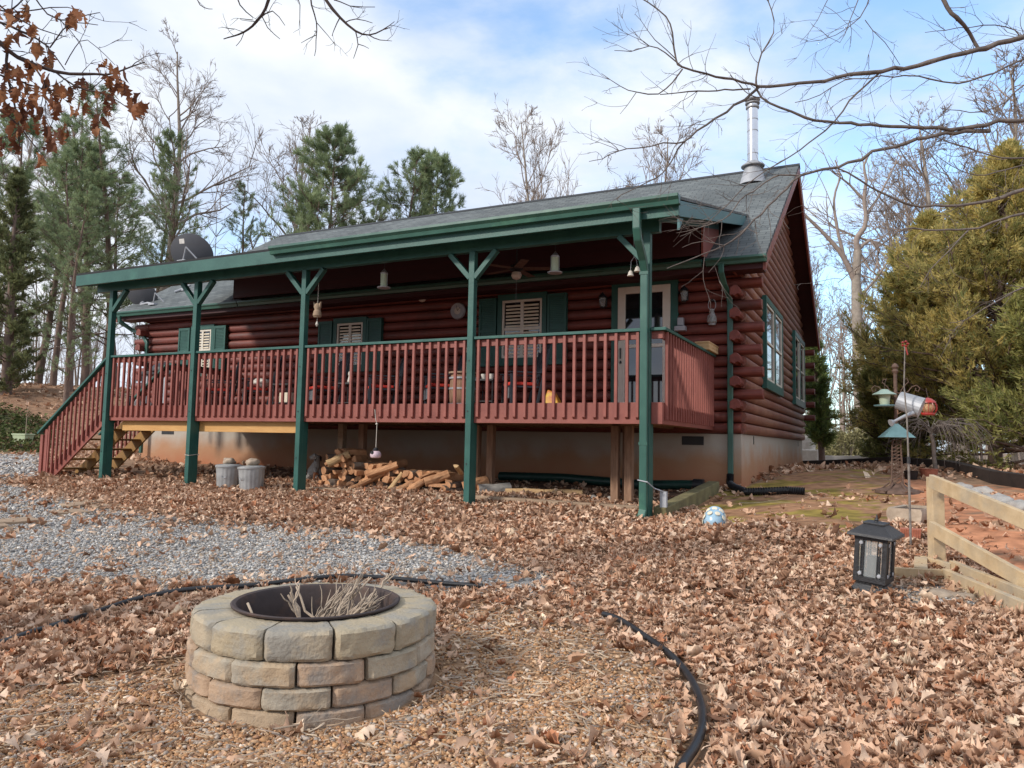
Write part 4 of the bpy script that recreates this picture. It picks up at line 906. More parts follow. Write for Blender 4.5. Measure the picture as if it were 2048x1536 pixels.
# small figure by the wood props
g = Yp(632, 935, 10.3); z0 = gz1(g[0], 10.3); gx = g[0]
t = thing('yard_figure', (gx, 10.3, z0), 'grey dog shaped yard figure standing behind the third post', 'ornament')
mb = MB(); mb.tube([(gx-.12, 10.3, z0+.06), (gx-.06, 10.3, z0+.2), (gx+.0, 10.3, z0+.3), (gx+.02, 10.3, z0+.38)], [.07, .1, .08, .05], 12)
mb.tube([(gx+.02, 10.3, z0+.36), (gx+.02, 10.29, z0+.44), (gx+.0, 10.25, z0+.46), (gx-.06, 10.2, z0+.43)], [.05, .065, .06, .03], 12)
for s in (-1, 1):
    mb.tube([(gx+.02, 10.3+s*.05, z0+.27), (gx+.09, 10.27+s*.05, z0+.12), (gx+.11, 10.25+s*.05, z0)], [.035, .025, .028], 8)
    mb.tube([(gx-.06, 10.3+s*.07, z0+.14), (gx-.13, 10.27+s*.08, z0+.06), (gx-.16, 10.2+s*.08, z0)], [.05, .035, .03], 8)
mb.build('figure_body', Mt['bone'], t, smooth=True)
mb = MB()
for s in (-1, 1): mb.prism([(gx+.02, 10.3+s*.05, z0+.48), (gx+.05, 10.3+s*.06, z0+.45), (gx+.03, 10.3+s*.08, z0+.38)], (.02, 0, 0))
mb.build('ear', Mt['black'], t)
# twine round the second post with a small box
x, y = PX[1], 9.0; mb = MB(); mb.tube([(x-.05, 8.945, -.31), (x+.05, 8.945, -.32), (x+.05, 9.15, -.30)], .005, 5); mb.tube([(x+.05, 9.15, -.31), (x-.05, 8.943, -.40)], .005, 5); tag(mb.build('twine_wrap', Mt['twine']), 'white twine tied round the second porch post from the stairs', 'twine')
x = PX[4]; mb = MB(); mb.tube([(x-.07, 8.86, -.42), (x+.05, 8.86, -.44), (x+.10, 9.0, -.52), (x+.18, 9.1, -.56)], .008, 6); mb.box((x+.14, 9.1, -.78), (x+.22, 9.16, -.56)); tag(mb.build('tied_cable', Mt['lgrey']), 'grey cord tied round the corner post with an outlet box on the timber', 'cord')
p = Yp(383, 905, 9.3); mb = MB(); mb.box((p[0]-.05, 9.3, -.62), (p[0]+.04, 9.36, -.38)); mb.tube([(p[0]-.02, 9.33, -.4), (p[0]-.03, 9.33, -.1)], .012, 6); tag(mb.build('outlet_post', Mt['rough'], bevel=.005), 'small weathered outlet box on a stake beside the second post', 'outlet box')
# stepping boards on the gravel
for i, (poly, lb, m) in enumerate((([(118, 1013), (205, 1003), (212, 1008), (140, 1018)], 'brown flat paving slab on the gravel, farthest back', 'plank'), ([(170, 1016), (240, 1009), (262, 1013), (195, 1019)], 'tan flat paving slab touching the farthest one', 'plank'), ([(100, 1027), (160, 1023), (180, 1029), (110, 1032)], 'pale flat slab half sunk in the gravel in front of the pair', 'plank'),
        ([(-20, 1046), (60, 1040), (86, 1045), (40, 1050), (-20, 1052)], 'long brown slab at the left edge of the gravel', 'plank'), ([(-25, 1056), (10, 1053), (18, 1058), (-25, 1061)], 'pale slab cut by the left edge, nearest of all', 'plank'))):
    P = [G(*q) for q in poly]; mb = MB(); mb.prism([(p.x, p.y, p.z-.01) for p in P], (0, 0, .05)); tag(mb.build('paving_slab', Mt[m], bevel=.008), lb, 'paving slab', 'flat slabs on the gravel')
# planter box far left
g = G(45, 893); t = thing('planter_box', tuple(g), 'pale green window box planter on a dark ledge by the gravel drive', 'planter')
s_ = 1.0; mb = MB(); mb.add([(g.x-.32, g.y-.14, g.z+.12), (g.x+.32, g.y-.14, g.z+.12), (g.x+.32, g.y+.14, g.z+.12), (g.x-.32, g.y+.14, g.z+.12), (g.x-.4, g.y-.17, g.z+.45), (g.x+.4, g.y-.17, g.z+.45), (g.x+.4, g.y+.17, g.z+.45), (g.x-.4, g.y+.17, g.z+.45)], [(0,3,2,1),(4,5,6,7),(0,1,5,4),(1,2,6,5),(2,3,7,6),(3,0,4,7)])
mb.box((g.x-.42, g.y-.19, g.z+.42), (g.x+.42, g.y+.19, g.z+.47)); mb.build('box_body', Mt['plantergreen'], t, bevel=.01)
mb = MB(); mb.box((g.x-.36, g.y-.16, g.z-.1), (g.x+.36, g.y+.16, g.z+.11)); mb.build('ledge', Mt['darktimber'], t)
mb = MB(); mb.tube([(g.x+.15, g.y, g.z+.4), (g.x+.13, g.y, g.z+1.0), (g.x+.16, g.y, g.z+1.5)], [.012, .009, .004], 5); mb.tube([(g.x+.13, g.y, g.z+1.0), (g.x+.3, g.y, g.z+1.3)], .005, 5); mb.build('dry_stem', Mt['stick'], t)
# ================================================================== FIRE PIT
fpf = G(625, 1457); zb = fpf.z-.015; dirv = Vector((fpf.x, fpf.y, 0)).normalized()
RO = .535; pc = fpf+dirv*RO; pc.z = zb
pit = thing('fire_pit', tuple(pc), 'round fire pit of tan and grey tumbled wall blocks with a steel ring', 'fire pit')
from mathutils import noise as mn
def block(rad0, rad1, a0, a1, z0, z1, seed, mat):
    """tumbled wedge block with rounded, chipped outer face"""
    na, nh, nr = 16, 8, 4; V = []; idx = {}
    def P(i, j, k):   # i along arc, j height, k radial
        a = a0+(a1-a0)*i/na; h = z0+(z1-z0)*j/nh; r = rad0+(rad1-rad0)*k/nr
        u = abs(2*i/na-1); v = abs(2*j/nh-1)
        if k == nr: r -= .016*max(0, (u-.82)/.18)**2+.012*max(0, (v-.72)/.28)**2
        if k >= nr-1:
            q = Vector((math.cos(a)*r*9, math.sin(a)*r*9, h*9+seed*3.1)); r += .009*mn.noise(q)+.006*mn.noise(q*2.7)+.003*mn.noise(q*7)
        if j == nh or j == 0: h += .004*mn.noise(Vector((a*11, r*22, seed*1.7+j)))
        if k == nr and j == nh: h -= .008*max(0, .4+mn.noise(Vector((a*25, seed, 0))))
        return Vector((pc.x+r*math.cos(a), pc.y+r*math.sin(a), h))
    F = []
    def vid(i, j, k):
        if (i, j, k) not in idx: idx[(i, j, k)] = len(V); V.append(P(i, j, k))
        return idx[(i, j, k)]
    for i in range(na):
        for j in range(nh):
            for k in (0, nr): F.append((vid(i, j, k), vid(i+1, j, k), vid(i+1, j+1, k), vid(i, j+1, k)))
        for k in range(nr):
            for j in (0, nh): F.append((vid(i, j, k), vid(i+1, j, k), vid(i+1, j, k+1), vid(i, j, k+1)))
    for j in range(nh):
        for k in range(nr):
            for i in (0, na): F.append((vid(i, j, k), vid(i, j+1, k), vid(i, j+1, k+1), vid(i, j, k+1)))
    mb = MB(); mb.add(V, F); return mb.build('wall_block', mat, pit, smooth=True)
def blockmat(i, a, b, c):
    return pmat('tumbled_block_%s' % 'abcdefgh'[i], a, b, 7, .95, .9, 70, dirt=c, dscale=5, dlo=.47, dhi=.60, coords='Object', bdist=.006)
BM = [blockmat(0, (.45, .335, .225), (.34, .26, .18), (.27, .235, .195)), blockmat(1, (.42, .345, .245), (.31, .265, .195), (.27, .25, .215)), blockmat(2, (.46, .32, .215), (.36, .25, .17), (.27, .23, .195)),
      blockmat(3, (.40, .345, .265), (.30, .265, .215), (.43, .32, .21)), blockmat(4, (.41, .335, .225), (.34, .285, .20), (.30, .275, .23))]
heights = [.084, .088, .095, .122]; z = zb-.005; rb = random.Random(5); NBk = 12; ang_cam = math.atan2(-pc.y, -pc.x)-.11
for c, h in enumerate(heights):
    off = (c % 2)*.5
    n = NBk
    for k in range(n):
        a0 = ang_cam+(k+off-.02)*2*math.pi/n+rb.uniform(-.006, .006); a1 = a0+2*math.pi/n-.013-rb.uniform(0, .008)
        ro = RO+.012*(1.5-abs(c-1.5))*.5+rb.uniform(-.008, .008)-(.0 if c < 3 else .0)
        mi = rb.choice([2, 2, 0, 3] if c < 2 else ([0, 1, 3, 2] if c == 2 else [4, 1, 4]))
        block(RO-.175+(.0 if c == 3 else .03), ro, a0, a1, z, z+h-.004, rb.randint(0, 999), BM[mi])
    z += h
ZT = z
mb2 = MB(); V = []; F = []; n = 64
for r, h in [(.374, .004), (.377, .012), (.370, .016), (.354, .012), (.346, -.006), (.335, -.31), (.318, -.31), (.330, -.008)]:
    for k in range(n):
        a = 2*math.pi*k/n; V.append((pc.x+r*math.cos(a), pc.y+r*math.sin(a), ZT+h))
for j in range(5):
    for k in range(n): F.append((j*n+k, j*n+(k+1) % n, (j+1)*n+(k+1) % n, (j+1)*n+k))
mb2.add(V, F); mb2.build('steel_ring', Mt['steelring'], pit, smooth=True)
mb = MB(); V = []; F = []; rings = 10
for i in range(rings+1):
    for k in range(48):
        r = .336*i/rings; a = 2*math.pi*k/48; V.append((pc.x+r*math.cos(a), pc.y+r*math.sin(a), ZT-.19+.03*mn.noise(Vector((r*30*math.cos(a), r*30*math.sin(a), 0)))))
for i in range(rings):
    for k in range(48): F.append((i*48+k, i*48+(k+1) % 48, (i+1)*48+(k+1) % 48, (i+1)*48+k))
mb.add(V, F); mb.build('ash_bed', Mt['ash'], pit, smooth=True)
# sticks in the pit: each a twig with forks
rg = random.Random(9)
def stick(a, b, r, seed, forks=2, label='', group=None, name='stick', mat='stick', cat='stick'):
    g = random.Random(seed); a = Vector(a); b = Vector(b); L = (b-a).length; mb = MB()
    pts = rnd_tube(a, b, r, 7, L*.035, g); mb.tube(pts, [r*(1-.55*i/6) for i in range(7)], 7)
    for _ in range(forks):
        i = g.randint(2, 5); d = (b-a).normalized(); s = Vector((g.uniform(-1, 1), g.uniform(-1, 1), g.uniform(-.2, .9))); e = pts[i]+(d+s*.7).normalized()*L*g.uniform(.2, .42)
        mb.tube(rnd_tube(pts[i], e, r, 5, L*.02, g), [r*.5, r*.42, r*.36, r*.28, r*.18], 5)
    o = mb.build(name, Mt[mat], smooth=True); return tag(o, label, cat, group)
SG = 'dry sticks in the fire pit'
cen = Vector((pc.x, pc.y, ZT)); rt = Vector((dirv.y, -dirv.x, 0))
def pp(u, v, h): return cen+rt*u+dirv*v+Vector((0, 0, h))
for u0, v0, h0, u1, v1, h1, r, lb in ((-.02, -.02, -.19, -.12, .0, .05, .014, 'thick pale stick leaning to the left rim inside the fire pit'), (.02, -.04, -.22, -.13, -.04, .045, .011, 'crooked stick crossing the thick one at the left of the pit'), (.06, -.06, -.22, -.10, .12, .05, .009, 'thin stick leaning toward the back left of the pit')):
    stick(pp(u0, v0, h0), pp(u1, v1, h1), r, int(r*1e4), 2, lb, SG)
for k in range(44):
    u0 = rg.uniform(-.12, .1); v0 = rg.uniform(-.12, .1); a = rg.uniform(-.5, 1.0)
    u1 = u0+.34*math.cos(a)*rg.uniform(.5, 1.15); v1 = v0+.3*math.sin(a)
    rr_ = math.hypot(u1, v1); 
    if rr_ > .30 and rg.random() < .6: u1 *= .28/rr_; v1 *= .28/rr_
    stick(pp(u0, v0, -.18), pp(u1, v1, rg.uniform(-.10, .085)), rg.uniform(.0045, .009), 500+k, 3, 'thin dry stick in the tangle leaning to the right side of the fire pit', SG)
stick(pp(-.30, -.05, .015), pp(-.22, -.18, -.1), .006, 77, 0, 'short dark twig hooked over the left rim of the steel ring', SG)
# hoses
HOSE = []
def hose(pts, r, label, mat='black', name='black_hose', lift=.0, sub_=10):
    P = [G(*p)+Vector((0, 0, r*.6+lift)) for p in pts]; out = []
    for i in range(len(P)-1):
        p0 = P[max(i-1, 0)]; p1 = P[i]; p2 = P[i+1]; p3 = P[min(i+2, len(P)-1)]
        for k in range(sub_):
            t = k/sub_; out.append(.5*((2*p1)+(p2-p0)*t+(2*p0-5*p1+4*p2-p3)*t*t+(3*p1-p0-3*p2+p3)*t**3))
    out.append(P[-1]); HOSE.extend([(p.x, p.y) for p in out]); mb = MB(); mb.tube(out, r, 10); return tag(mb.build(name, Mt[mat], smooth=True), label, 'hose', 'black edging hoses')
hose([(-60, 1312), (0, 1301), (60, 1280), (130, 1258), (200, 1234), (280, 1208), (380, 1190), (500, 1182), (640, 1166), (700, 1163), (780, 1167), (870, 1176), (965, 1183)], .017, 'black edging hose curving behind the fire pit from the left edge', lift=.028)
hose([(1207, 1240), (1240, 1252), (1290, 1286), (1340, 1324), (1380, 1372), (1402, 1425), (1405, 1470), (1392, 1510), (1370, 1545), (1340, 1600)], .017, 'black edging hose curving down to the bottom edge right of the fire pit', lift=.024)
# ================================================================== GROUND, LITTER, GRAVEL
def inpoly(px, py, poly):
    P = np.array(poly, float); c = np.zeros(px.shape, bool); j = len(P)-1
    for i in range(len(P)):
        xi, yi = P[i]; xj, yj = P[j]
        with np.errstate(divide='ignore', invalid='ignore'):
            c ^= ((yi > py) != (yj > py)) & (px < (xj-xi)*(py-yi)/(yj-yi+1e-12)+xi)
        j = i
    return c
GRAVEL = [(-900, 965), (30, 962), (110, 988), (210, 1014), (330, 1034), (520, 1044), (680, 1058), (830, 1082), (1000, 1118), (1130, 1160), (1080, 1192), (960, 1184), (700, 1166), (560, 1178), (380, 1186), (200, 1175), (60, 1165), (-900, 1210)]
GPATCH = [(1790, 1172), (1860, 1178), (1960, 1205), (1990, 1225), (1900, 1222), (1790, 1200)]
DRIVE = [(-1500, 908), (82, 912), (78, 950), (20, 958), (-1500, 980)]
BEDIVY = [(-1500, 800), (0, 815), (110, 850), (100, 905), (-1500, 908)]
CLAY = [(1600, 938), (2048, 978), (2400, 1010), (2600, 1300), (2048, 1172), (1930, 1110), (1870, 1070), (1840, 1030), (1700, 1000)]
MOSS = [(1335, 990), (1440, 985), (1620, 940), (1740, 938), (1800, 965), (1830, 1010), (1800, 1055), (1690, 1068), (1560, 1060), (1420, 1050)]
PEA = [(-600, 1440), (120, 1370), (300, 1330), (390, 1290), (860, 1290), (900, 1210), (1010, 1220), (1200, 1260), (1330, 1340), (1385, 1430), (1385, 1520), (1300, 1800), (-600, 1800)]
UNDER = [(235, 905), (600, 900), (1260, 930), (1290, 995), (950, 985), (600, 950), (235, 950)]
def lownoise(x, y, s=1.0, seed=0):
    a = x*s; b = y*s
    return (np.sin(a*1.7+seed+1.3*np.sin(b*1.1+seed))+np.sin(b*2.1-seed*2+1.7*np.sin(a*.9))+.6*np.sin(a*4.3+b*3.7+seed)+.5*np.sin(a*7.1-b*6.3+2*seed))/3.1
def region(X, Y, jit=1.0, rng=RNG):
    """per-point class: leaf cover probability, gravel, pea stones"""
    Z = gz(X, Y); px, py, d = proj(np.stack([X, Y, Z], -1))
    k = np.clip(9/np.maximum(d, 1), .2, 3)
    w = lownoise(X, Y, 1.1, 2)*16*k+rng.normal(0, 9*jit, X.shape)*k; h = lownoise(X, Y, 1.3, 5)*5*k+rng.normal(0, 5*jit, X.shape)*k
    qx = px+w; qy = py+h; ok = d > .5
    r = {n: inpoly(qx, qy, p) & ok for n, p in dict(gravel=GRAVEL, gpatch=GPATCH, drive=DRIVE, ivy=BEDIVY, clay=CLAY, moss=MOSS, pea=PEA, under=UNDER).items()}
    r['gravel'] = inpoly(px+w+rng.normal(0, 20*jit, X.shape)*k, py+h+rng.normal(0, 6*jit, X.shape)*k, GRAVEL) & ok; r['out'] = ~ok; return r, d, px, py
gxs = np.r_[-400, -200, -100, -60, np.arange(-45, -22, .7), np.arange(-22, 6, .09), np.arange(6, 26, .7), 40, 70, 120, 250, 400]
gys = np.r_[-300, -100, -40, -15, np.arange(-8, .6, .7), np.arange(.6, 24, .09), np.arange(24, 60, .7), 80, 120, 200, 400, 700]
X, Y = np.meshgrid(gxs, gys); Z = gz(X, Y); V = np.c_[X.ravel(), Y.ravel(), Z.ravel()]
nx, ny = len(gxs), len(gys); ii = np.arange(nx*ny).reshape(ny, nx); F = np.c_[ii[:-1, :-1].ravel(), ii[:-1, 1:].ravel(), ii[1:, 1:].ravel(), ii[1:, :-1].ravel()]
rg_, d_, px_, py_ = region(V[:, 0], V[:, 1], .6)
col = np.tile(np.array([.26, .165, .105]), (len(V), 1))
def setc(m, c): col[m] = c
setc(V[:, 0] < -22, (.27, .16, .10)); setc(V[:, 1] > 24, (.25, .17, .11))
setc(rg_['clay'], (.48, .215, .115)); ms = rg_['moss']; ln = lownoise(V[:, 0], V[:, 1], 2.3, 9)
col[ms] = np.where((ln[ms] > .12)[:, None], np.array([.27, .20, .05]), np.array([.33, .18, .10])); 
mc = rg_['clay'] & (ln > .35); col[mc] = (.34, .20, .12)
setc(rg_['gravel'] | rg_['drive'] | rg_['gpatch'], (.30, .295, .285)); setc(rg_['pea'], (.30, .19, .115)); setc(rg_['ivy'], (.09, .09, .045))
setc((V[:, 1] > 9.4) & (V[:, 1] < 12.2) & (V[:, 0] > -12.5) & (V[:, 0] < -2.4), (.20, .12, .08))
col *= RNG.uniform(.85, 1.15, (len(V), 1))
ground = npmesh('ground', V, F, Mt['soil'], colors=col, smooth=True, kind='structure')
def frames(n, tilt, rng):
    """random rotation matrices: yaw anything, tilt about a random level axis"""
    yaw = rng.uniform(0, 2*np.pi, n); t = np.abs(rng.normal(0, tilt, n)); ax = rng.uniform(0, 2*np.pi, n)
    cy, sy = np.cos(yaw), np.sin(yaw); Rz = np.zeros((n, 3, 3)); Rz[:, 0, 0] = cy; Rz[:, 0, 1] = -sy; Rz[:, 1, 0] = sy; Rz[:, 1, 1] = cy; Rz[:, 2, 2] = 1
    kx, ky = np.cos(ax), np.sin(ax); c, s = np.cos(t), np.sin(t); C = 1-c; Rt = np.zeros((n, 3, 3))
    Rt[:, 0, 0] = c+kx*kx*C; Rt[:, 0, 1] = kx*ky*C; Rt[:, 0, 2] = ky*s; Rt[:, 1, 0] = kx*ky*C; Rt[:, 1, 1] = c+ky*ky*C; Rt[:, 1, 2] = -kx*s; Rt[:, 2, 0] = -ky*s; Rt[:, 2, 1] = kx*s; Rt[:, 2, 2] = c
    return Rt@Rz
def scatter(tmpls, pos, Rm, sc_, cols, rng):
    """tmpls: list of (V,F) with equal F width; returns merged arrays"""
    which = rng.integers(0, len(tmpls), len(pos)); Vs = []; Fs = []; Cs = []; off = 0
    for t, (tv, tf) in enumerate(tmpls):
        m = np.nonzero(which == t)[0]
        if not len(m): continue
        P = np.einsum('nij,vj->nvi', Rm[m], tv)*sc_[m][:, None, None]+pos[m][:, None, :]
        Fv = tf[None]+(np.arange(len(m))*len(tv))[:, None, None]+off
        Vs.append(P.reshape(-1, 3)); Fs.append(Fv.reshape(-1, tf.shape[1])); Cs.append(np.repeat(cols[m], len(tv), 0)); off += len(m)*len(tv)
    return np.concatenate(Vs), np.concatenate(Fs), np.concatenate(Cs)
def leaf_t(rows, widths, seed, curl, fold):
    """lobed oak leaf, length 1 along x, ridge down the middle, curled"""
    r = np.random.default_rng(seed); V = []; F = []; n = len(widths)
    tw = r.uniform(-.5, .5)
    for i, wd in enumerate(widths):
        x = i/(n-1)-.5; z = curl*(4*x*x-.3)*.5+r.normal(0, .015); a = tw*x
        for s in (-1, 0, 1):
            ww = wd*(1+r.uniform(-.25, .25)) if s else 0; zz = z+(fold*abs(ww)*(1+r.uniform(-.3, .5)) if s else 0)
            xx = x+(.07*r.uniform(-.3, 1) if s and i % 2 else 0); yy = s*ww*math.cos(fold*.6)+r.uniform(-.03, .03)+.12*curl*x
            V.append((xx, yy*math.cos(a)-zz*math.sin(a)*.4, zz+yy*math.sin(a)))
    for i in range(n-1):
        for s in (0, 1): a = i*3+s; F.append((a, a+1, a+4, a+3))
    return np.array(V), np.array(F)
FULL = [.02, .03, .12, .26, .12, .33, .14, .30, .11, .16, .01]
near_t = [leaf_t(11, FULL, s, c, f) for s, (c, f) in enumerate([(.3, .4), (-.5, -.6), (.8, .9), (.15, -.3), (-.2, .7), (1.0, -.5), (.5, 1.3), (.2, .15), (-.9, .5), (.6, -1.1)])]
ov = [.02, .14, .22, .25, .23, .16, .06, .01]; near_t += [leaf_t(8, [.02, .16, .20, .24, .26, .24, .22, .15, .10, .04, .01], 30+s, c, f) for s, (c, f) in enumerate([(.4, .5), (-.3, .9), (.9, -.4), (.2, 1.4)])]+[leaf_t(8, [.01, .05, .16, .30, .10, .36, .02, .02, .01, .01, .01], 40, .3, .6), leaf_t(8, [.02, .03, .05, .04, .05, .04, .14, .30, .20, .22, .02], 41, -.5, .5)]
far_t = [leaf_t(5, [.05, .28, .16, .3, .03], 50+s, c, f) for s, (c, f) in enumerate([(.4, .5), (-.6, .9), (.7, -.6), (.2, .2), (1.0, 1.2), (-.3, -1.0)])]
LP = np.array([(.54, .38, .275), (.45, .30, .205), (.64, .49, .37), (.36, .215, .14), (.27, .14, .08), (.38, .18, .10), (.50, .335, .23), (.20, .11, .07)]); LPp = np.array([.22, .2, .15, .14, .07, .06, .12, .04])
def leafcols(n, rng): c = LP[rng.choice(len(LP), n, p=LPp)]; return np.clip(c*np.array([1.16, 1.10, 1.06])*rng.uniform(.8, 1.18, (n, 1)), 0, .8)
def keepout(X, Y):
    """not inside the pit, the foundation or posts"""
    k = (np.hypot(X-pc.x, Y-pc.y) > RO+.03) & ~((X > XL) & (X < XR) & (Y > YF) & (Y < YB))
    H = np.array(HOSE)[::2]
    for i in range(0, len(X), 20000):
        a = slice(i, i+20000); dd = np.min(np.hypot(X[a, None]-H[None, :, 0], Y[a, None]-H[None, :, 1]), 1); k[a] &= (dd > .048) | (RNG.random(len(dd)) < .05)
    for x in PX: k &= ~((abs(X-x) < .07) & (Y > 8.93) & (Y < 9.16))
    return k
def leaf_prob(r, X, Y):
    p = np.ones(X.shape); ln = lownoise(X, Y, 1.7, 3)
    p[r['gravel']] = np.where(lownoise(X, Y, 1.4, 8)[r['gravel']] > .35, .10, .03); p[r['gpatch']] = .10; p[r['drive']] = .03; p[r['ivy']] = .25; p[r['clay']] = np.where(ln[r['clay']] > .25, .14, .04); p[r['moss']] = np.where(ln[r['moss']] > .3, .06, .015); p[r['pea']] = np.where(ln[r['pea']] > .35, .12, .03)
    p[r['under']] = .5; p[(Y > 10.4) & (Y < 12.2) & (X > -8) & (X < -2.4)] = .12
    return p
def place(n, x0, x1, y0, y1, dmin, dmax, rng):
    X = rng.uniform(x0, x1, n); Y = rng.uniform(y0, y1, n); r, d, px, py = region(X, Y, 1, rng)
    ok = (d > dmin) & (d < dmax) & (px > -500) & (px < 2550) & (py < 1950) & keepout(X, Y); return X, Y, r, ok, px, py, d
def leaf_layer(n, box, dr, size, tmpl, rng, lift=.03, tilt=.5, zstd=.014):
    X, Y, r, ok, px, py, d = place(n, *box, *dr, rng); pr = leaf_prob(r, X, Y); ok &= rng.random(len(X)) < pr
    X, Y = X[ok], Y[ok]; Z = gz(X, Y)+lift*rng.random(len(X))+.006+np.abs(rng.normal(0, zstd, len(X)))
    s = size*np.clip(rng.lognormal(0, .34, len(X)), .4, 2.0)
    return scatter(tmpl, np.c_[X, Y, Z], frames(len(X), tilt, rng), s, leafcols(len(X), rng), rng)
r1 = np.random.default_rng(5)
A = [leaf_layer(72000, (-5.2, 2.6, .6, 5.2), (.9, 4.3), .058, near_t, r1, .024, .40),
     leaf_layer(84000, (-9.5, 3.4, .8, 8.5), (4.3, 7.0), .066, near_t, r1, .026, .42)]
def join(A): o = 0; V = []; F = []; C = []; [ (V.append(v), F.append(f+sum(len(q) for q in V[:-1])), C.append(c)) for v, f, c in A]; return np.concatenate(V), np.concatenate(F), np.concatenate(C)
V, F, C = join(A); nl = len(V)
lf = npmesh('fallen_leaves', V, F, Mt['leafdry'], colors=C, kind='stuff')
V, F, C = join([leaf_layer(130000, (-17, 3.5, 2.5, 12.2), (7.0, 13.5), .076, far_t, r1, .03, .45), leaf_layer(26000, (-24, 6, 4, 24), (12.5, 26), .13, far_t, r1, .03, .5), leaf_layer(16000, (-48, 6, 6, 40), (24, 50), .17, far_t, r1, .03, .5)])
npmesh('fallen_leaves', V, F, Mt['leafdry'], colors=C, kind='stuff')
# stones
def stone_t(seed, lo=False):
    r = np.random.default_rng(seed)
    if lo: V = np.array([(1, 0, 0), (-1, 0, 0), (0, 1, 0), (0, -1, 0), (0, 0, 1), (0, 0, -1.)]); F = np.array([(0, 2, 4), (2, 1, 4), (1, 3, 4), (3, 0, 4), (2, 0, 5), (1, 2, 5), (3, 1, 5), (0, 3, 5)])
    else:
        t = (1+5**.5)/2; V = np.array([(-1, t, 0), (1, t, 0), (-1, -t, 0), (1, -t, 0), (0, -1, t), (0, 1, t), (0, -1, -t), (0, 1, -t), (t, 0, -1), (t, 0, 1), (-t, 0, -1), (-t, 0, 1)])/1.9
        F = np.array([(0, 11, 5), (0, 5, 1), (0, 1, 7), (0, 7, 10), (0, 10, 11), (1, 5, 9), (5, 11, 4), (11, 10, 2), (10, 7, 6), (7, 1, 8), (3, 9, 4), (3, 4, 2), (3, 2, 6), (3, 6, 8), (3, 8, 9), (4, 9, 5), (2, 4, 11), (6, 2, 10), (8, 6, 7), (9, 8, 1)])
    V = V*(1+r.uniform(-.22, .22, (len(V), 1)))*np.array([1, r.uniform(.6, .85), r.uniform(.4, .65)]); return V, F
st_n = [stone_t(i) for i in range(7)]; st_f = [stone_t(20+i, True) for i in range(6)]
def stones(n, box, dr, keys, size, tmpl, pal, rng, p_in=1.0, lift=.004):
    X, Y, r, ok, px, py, d = place(n, *box, *dr, rng); m = np.zeros(len(X), bool)
    for k in keys: m |= r[k]
    ok &= m & (rng.random(len(X)) < p_in); X, Y = X[ok], Y[ok]; s = size*rng.lognormal(0, .3, len(X))
    pal = np.array(pal); c = pal[rng.integers(0, len(pal), len(X))]*rng.uniform(.85, 1.3, (len(X), 1))
    return scatter(tmpl, np.c_[X, Y, gz(X, Y)+lift+s*.15], frames(len(X), .4, rng), s, c, rng)
GP = [(.38, .365, .35), (.30, .29, .285), (.46, .44, .41), (.20, .19, .185), (.34, .30, .265), (.52, .49, .45), (.26, .22, .19), (.38, .29, .21)]
V, F, C = join([stones(120000, (-14, 1, 3.2, 9.5), (4.3, 9.0), ['gravel', 'gpatch'], .0125, st_n, GP, r1, 1), ])
npmesh('gravel', V, F, Mt['pebble'], colors=C, kind='stuff')
V, F, C = join([stones(70000, (-20, -2, 3, 11), (9.0, 16), ['gravel'], .023, st_f, GP, r1, 1), stones(60000, (-34, -12, 6, 22), (14, 36), ['drive', 'gravel'], .045, st_f, GP, r1, 1)])
npmesh('gravel', V, F, Mt['pebble'], colors=C, kind='stuff')
X = [stones(9000, (-7.5, -2.2, 9.8, 12.1), (8, 16), ['under', 'moss', 'gravel', 'out'], .03, st_f, GP, r1)]
PP = [(.44, .25, .125), (.47, .29, .16), (.36, .19, .095), (.50, .34, .21), (.40, .22, .11), (.28, .16, .10), (.42, .27, .16), (.38, .21, .11), (.33, .19, .11), (.54, .44, .35), (.33, .28, .24)]
V, F, C = join([stones(150000, (-3.6, .9, .6, 4.2), (.9, 3.4), ['pea'], .0082, st_n, PP, r1, .95), stones(70000, (-5, .9, 1.2, 6.2), (3.4, 5.4), ['pea'], .0092, st_n, PP, r1, .9)])
npmesh('pea_gravel', V, F, Mt['pebble'], colors=C, smooth=True, kind='stuff')
# shredded twigs and wood chips between the stones
def chip_t(seed):
    r = np.random.default_rng(seed); n = 5; V = []; F = []; c = r.uniform(-.5, .5)
    for i in range(n):
        x = i/(n-1)-.5; w = .045*(1-.5*abs(2*x)); y = c*x*x; V += [(x, y-w, .02), (x, y, .06+.05*r.random()), (x, y+w, .02)]
    for i in range(n-1):
        for s in (0, 1): a = i*3+s; F.append((a, a+1, a+4, a+3))
    return np.array(V), np.array(F)
chips = [chip_t(i) for i in range(6)]
X, Y, r, ok, px, py, d = place(34000, -5.5, 2.4, .8, 6.5, .9, 6.5, r1); pr = np.where(r['pea'], .62, .30); pr[r['gravel']] = .05; pr[r['clay'] | r['moss']] = .1; ok &= r1.random(len(X)) < pr
X, Y = X[ok], Y[ok]; c = np.array([(.5, .36, .24), (.6, .47, .34), (.36, .22, .13), (.42, .33, .26)])[r1.integers(0, 4, len(X))]*r1.uniform(.8, 1.1, (len(X), 1))
V, F, C = scatter(chips, np.c_[X, Y, gz(X, Y)+.01+.02*r1.random(len(X))], frames(len(X), .25, r1), r1.uniform(.02, .085, len(X)), c, r1)
npmesh('wood_chips', V, F, Mt['leafdry'], colors=C, kind='stuff')
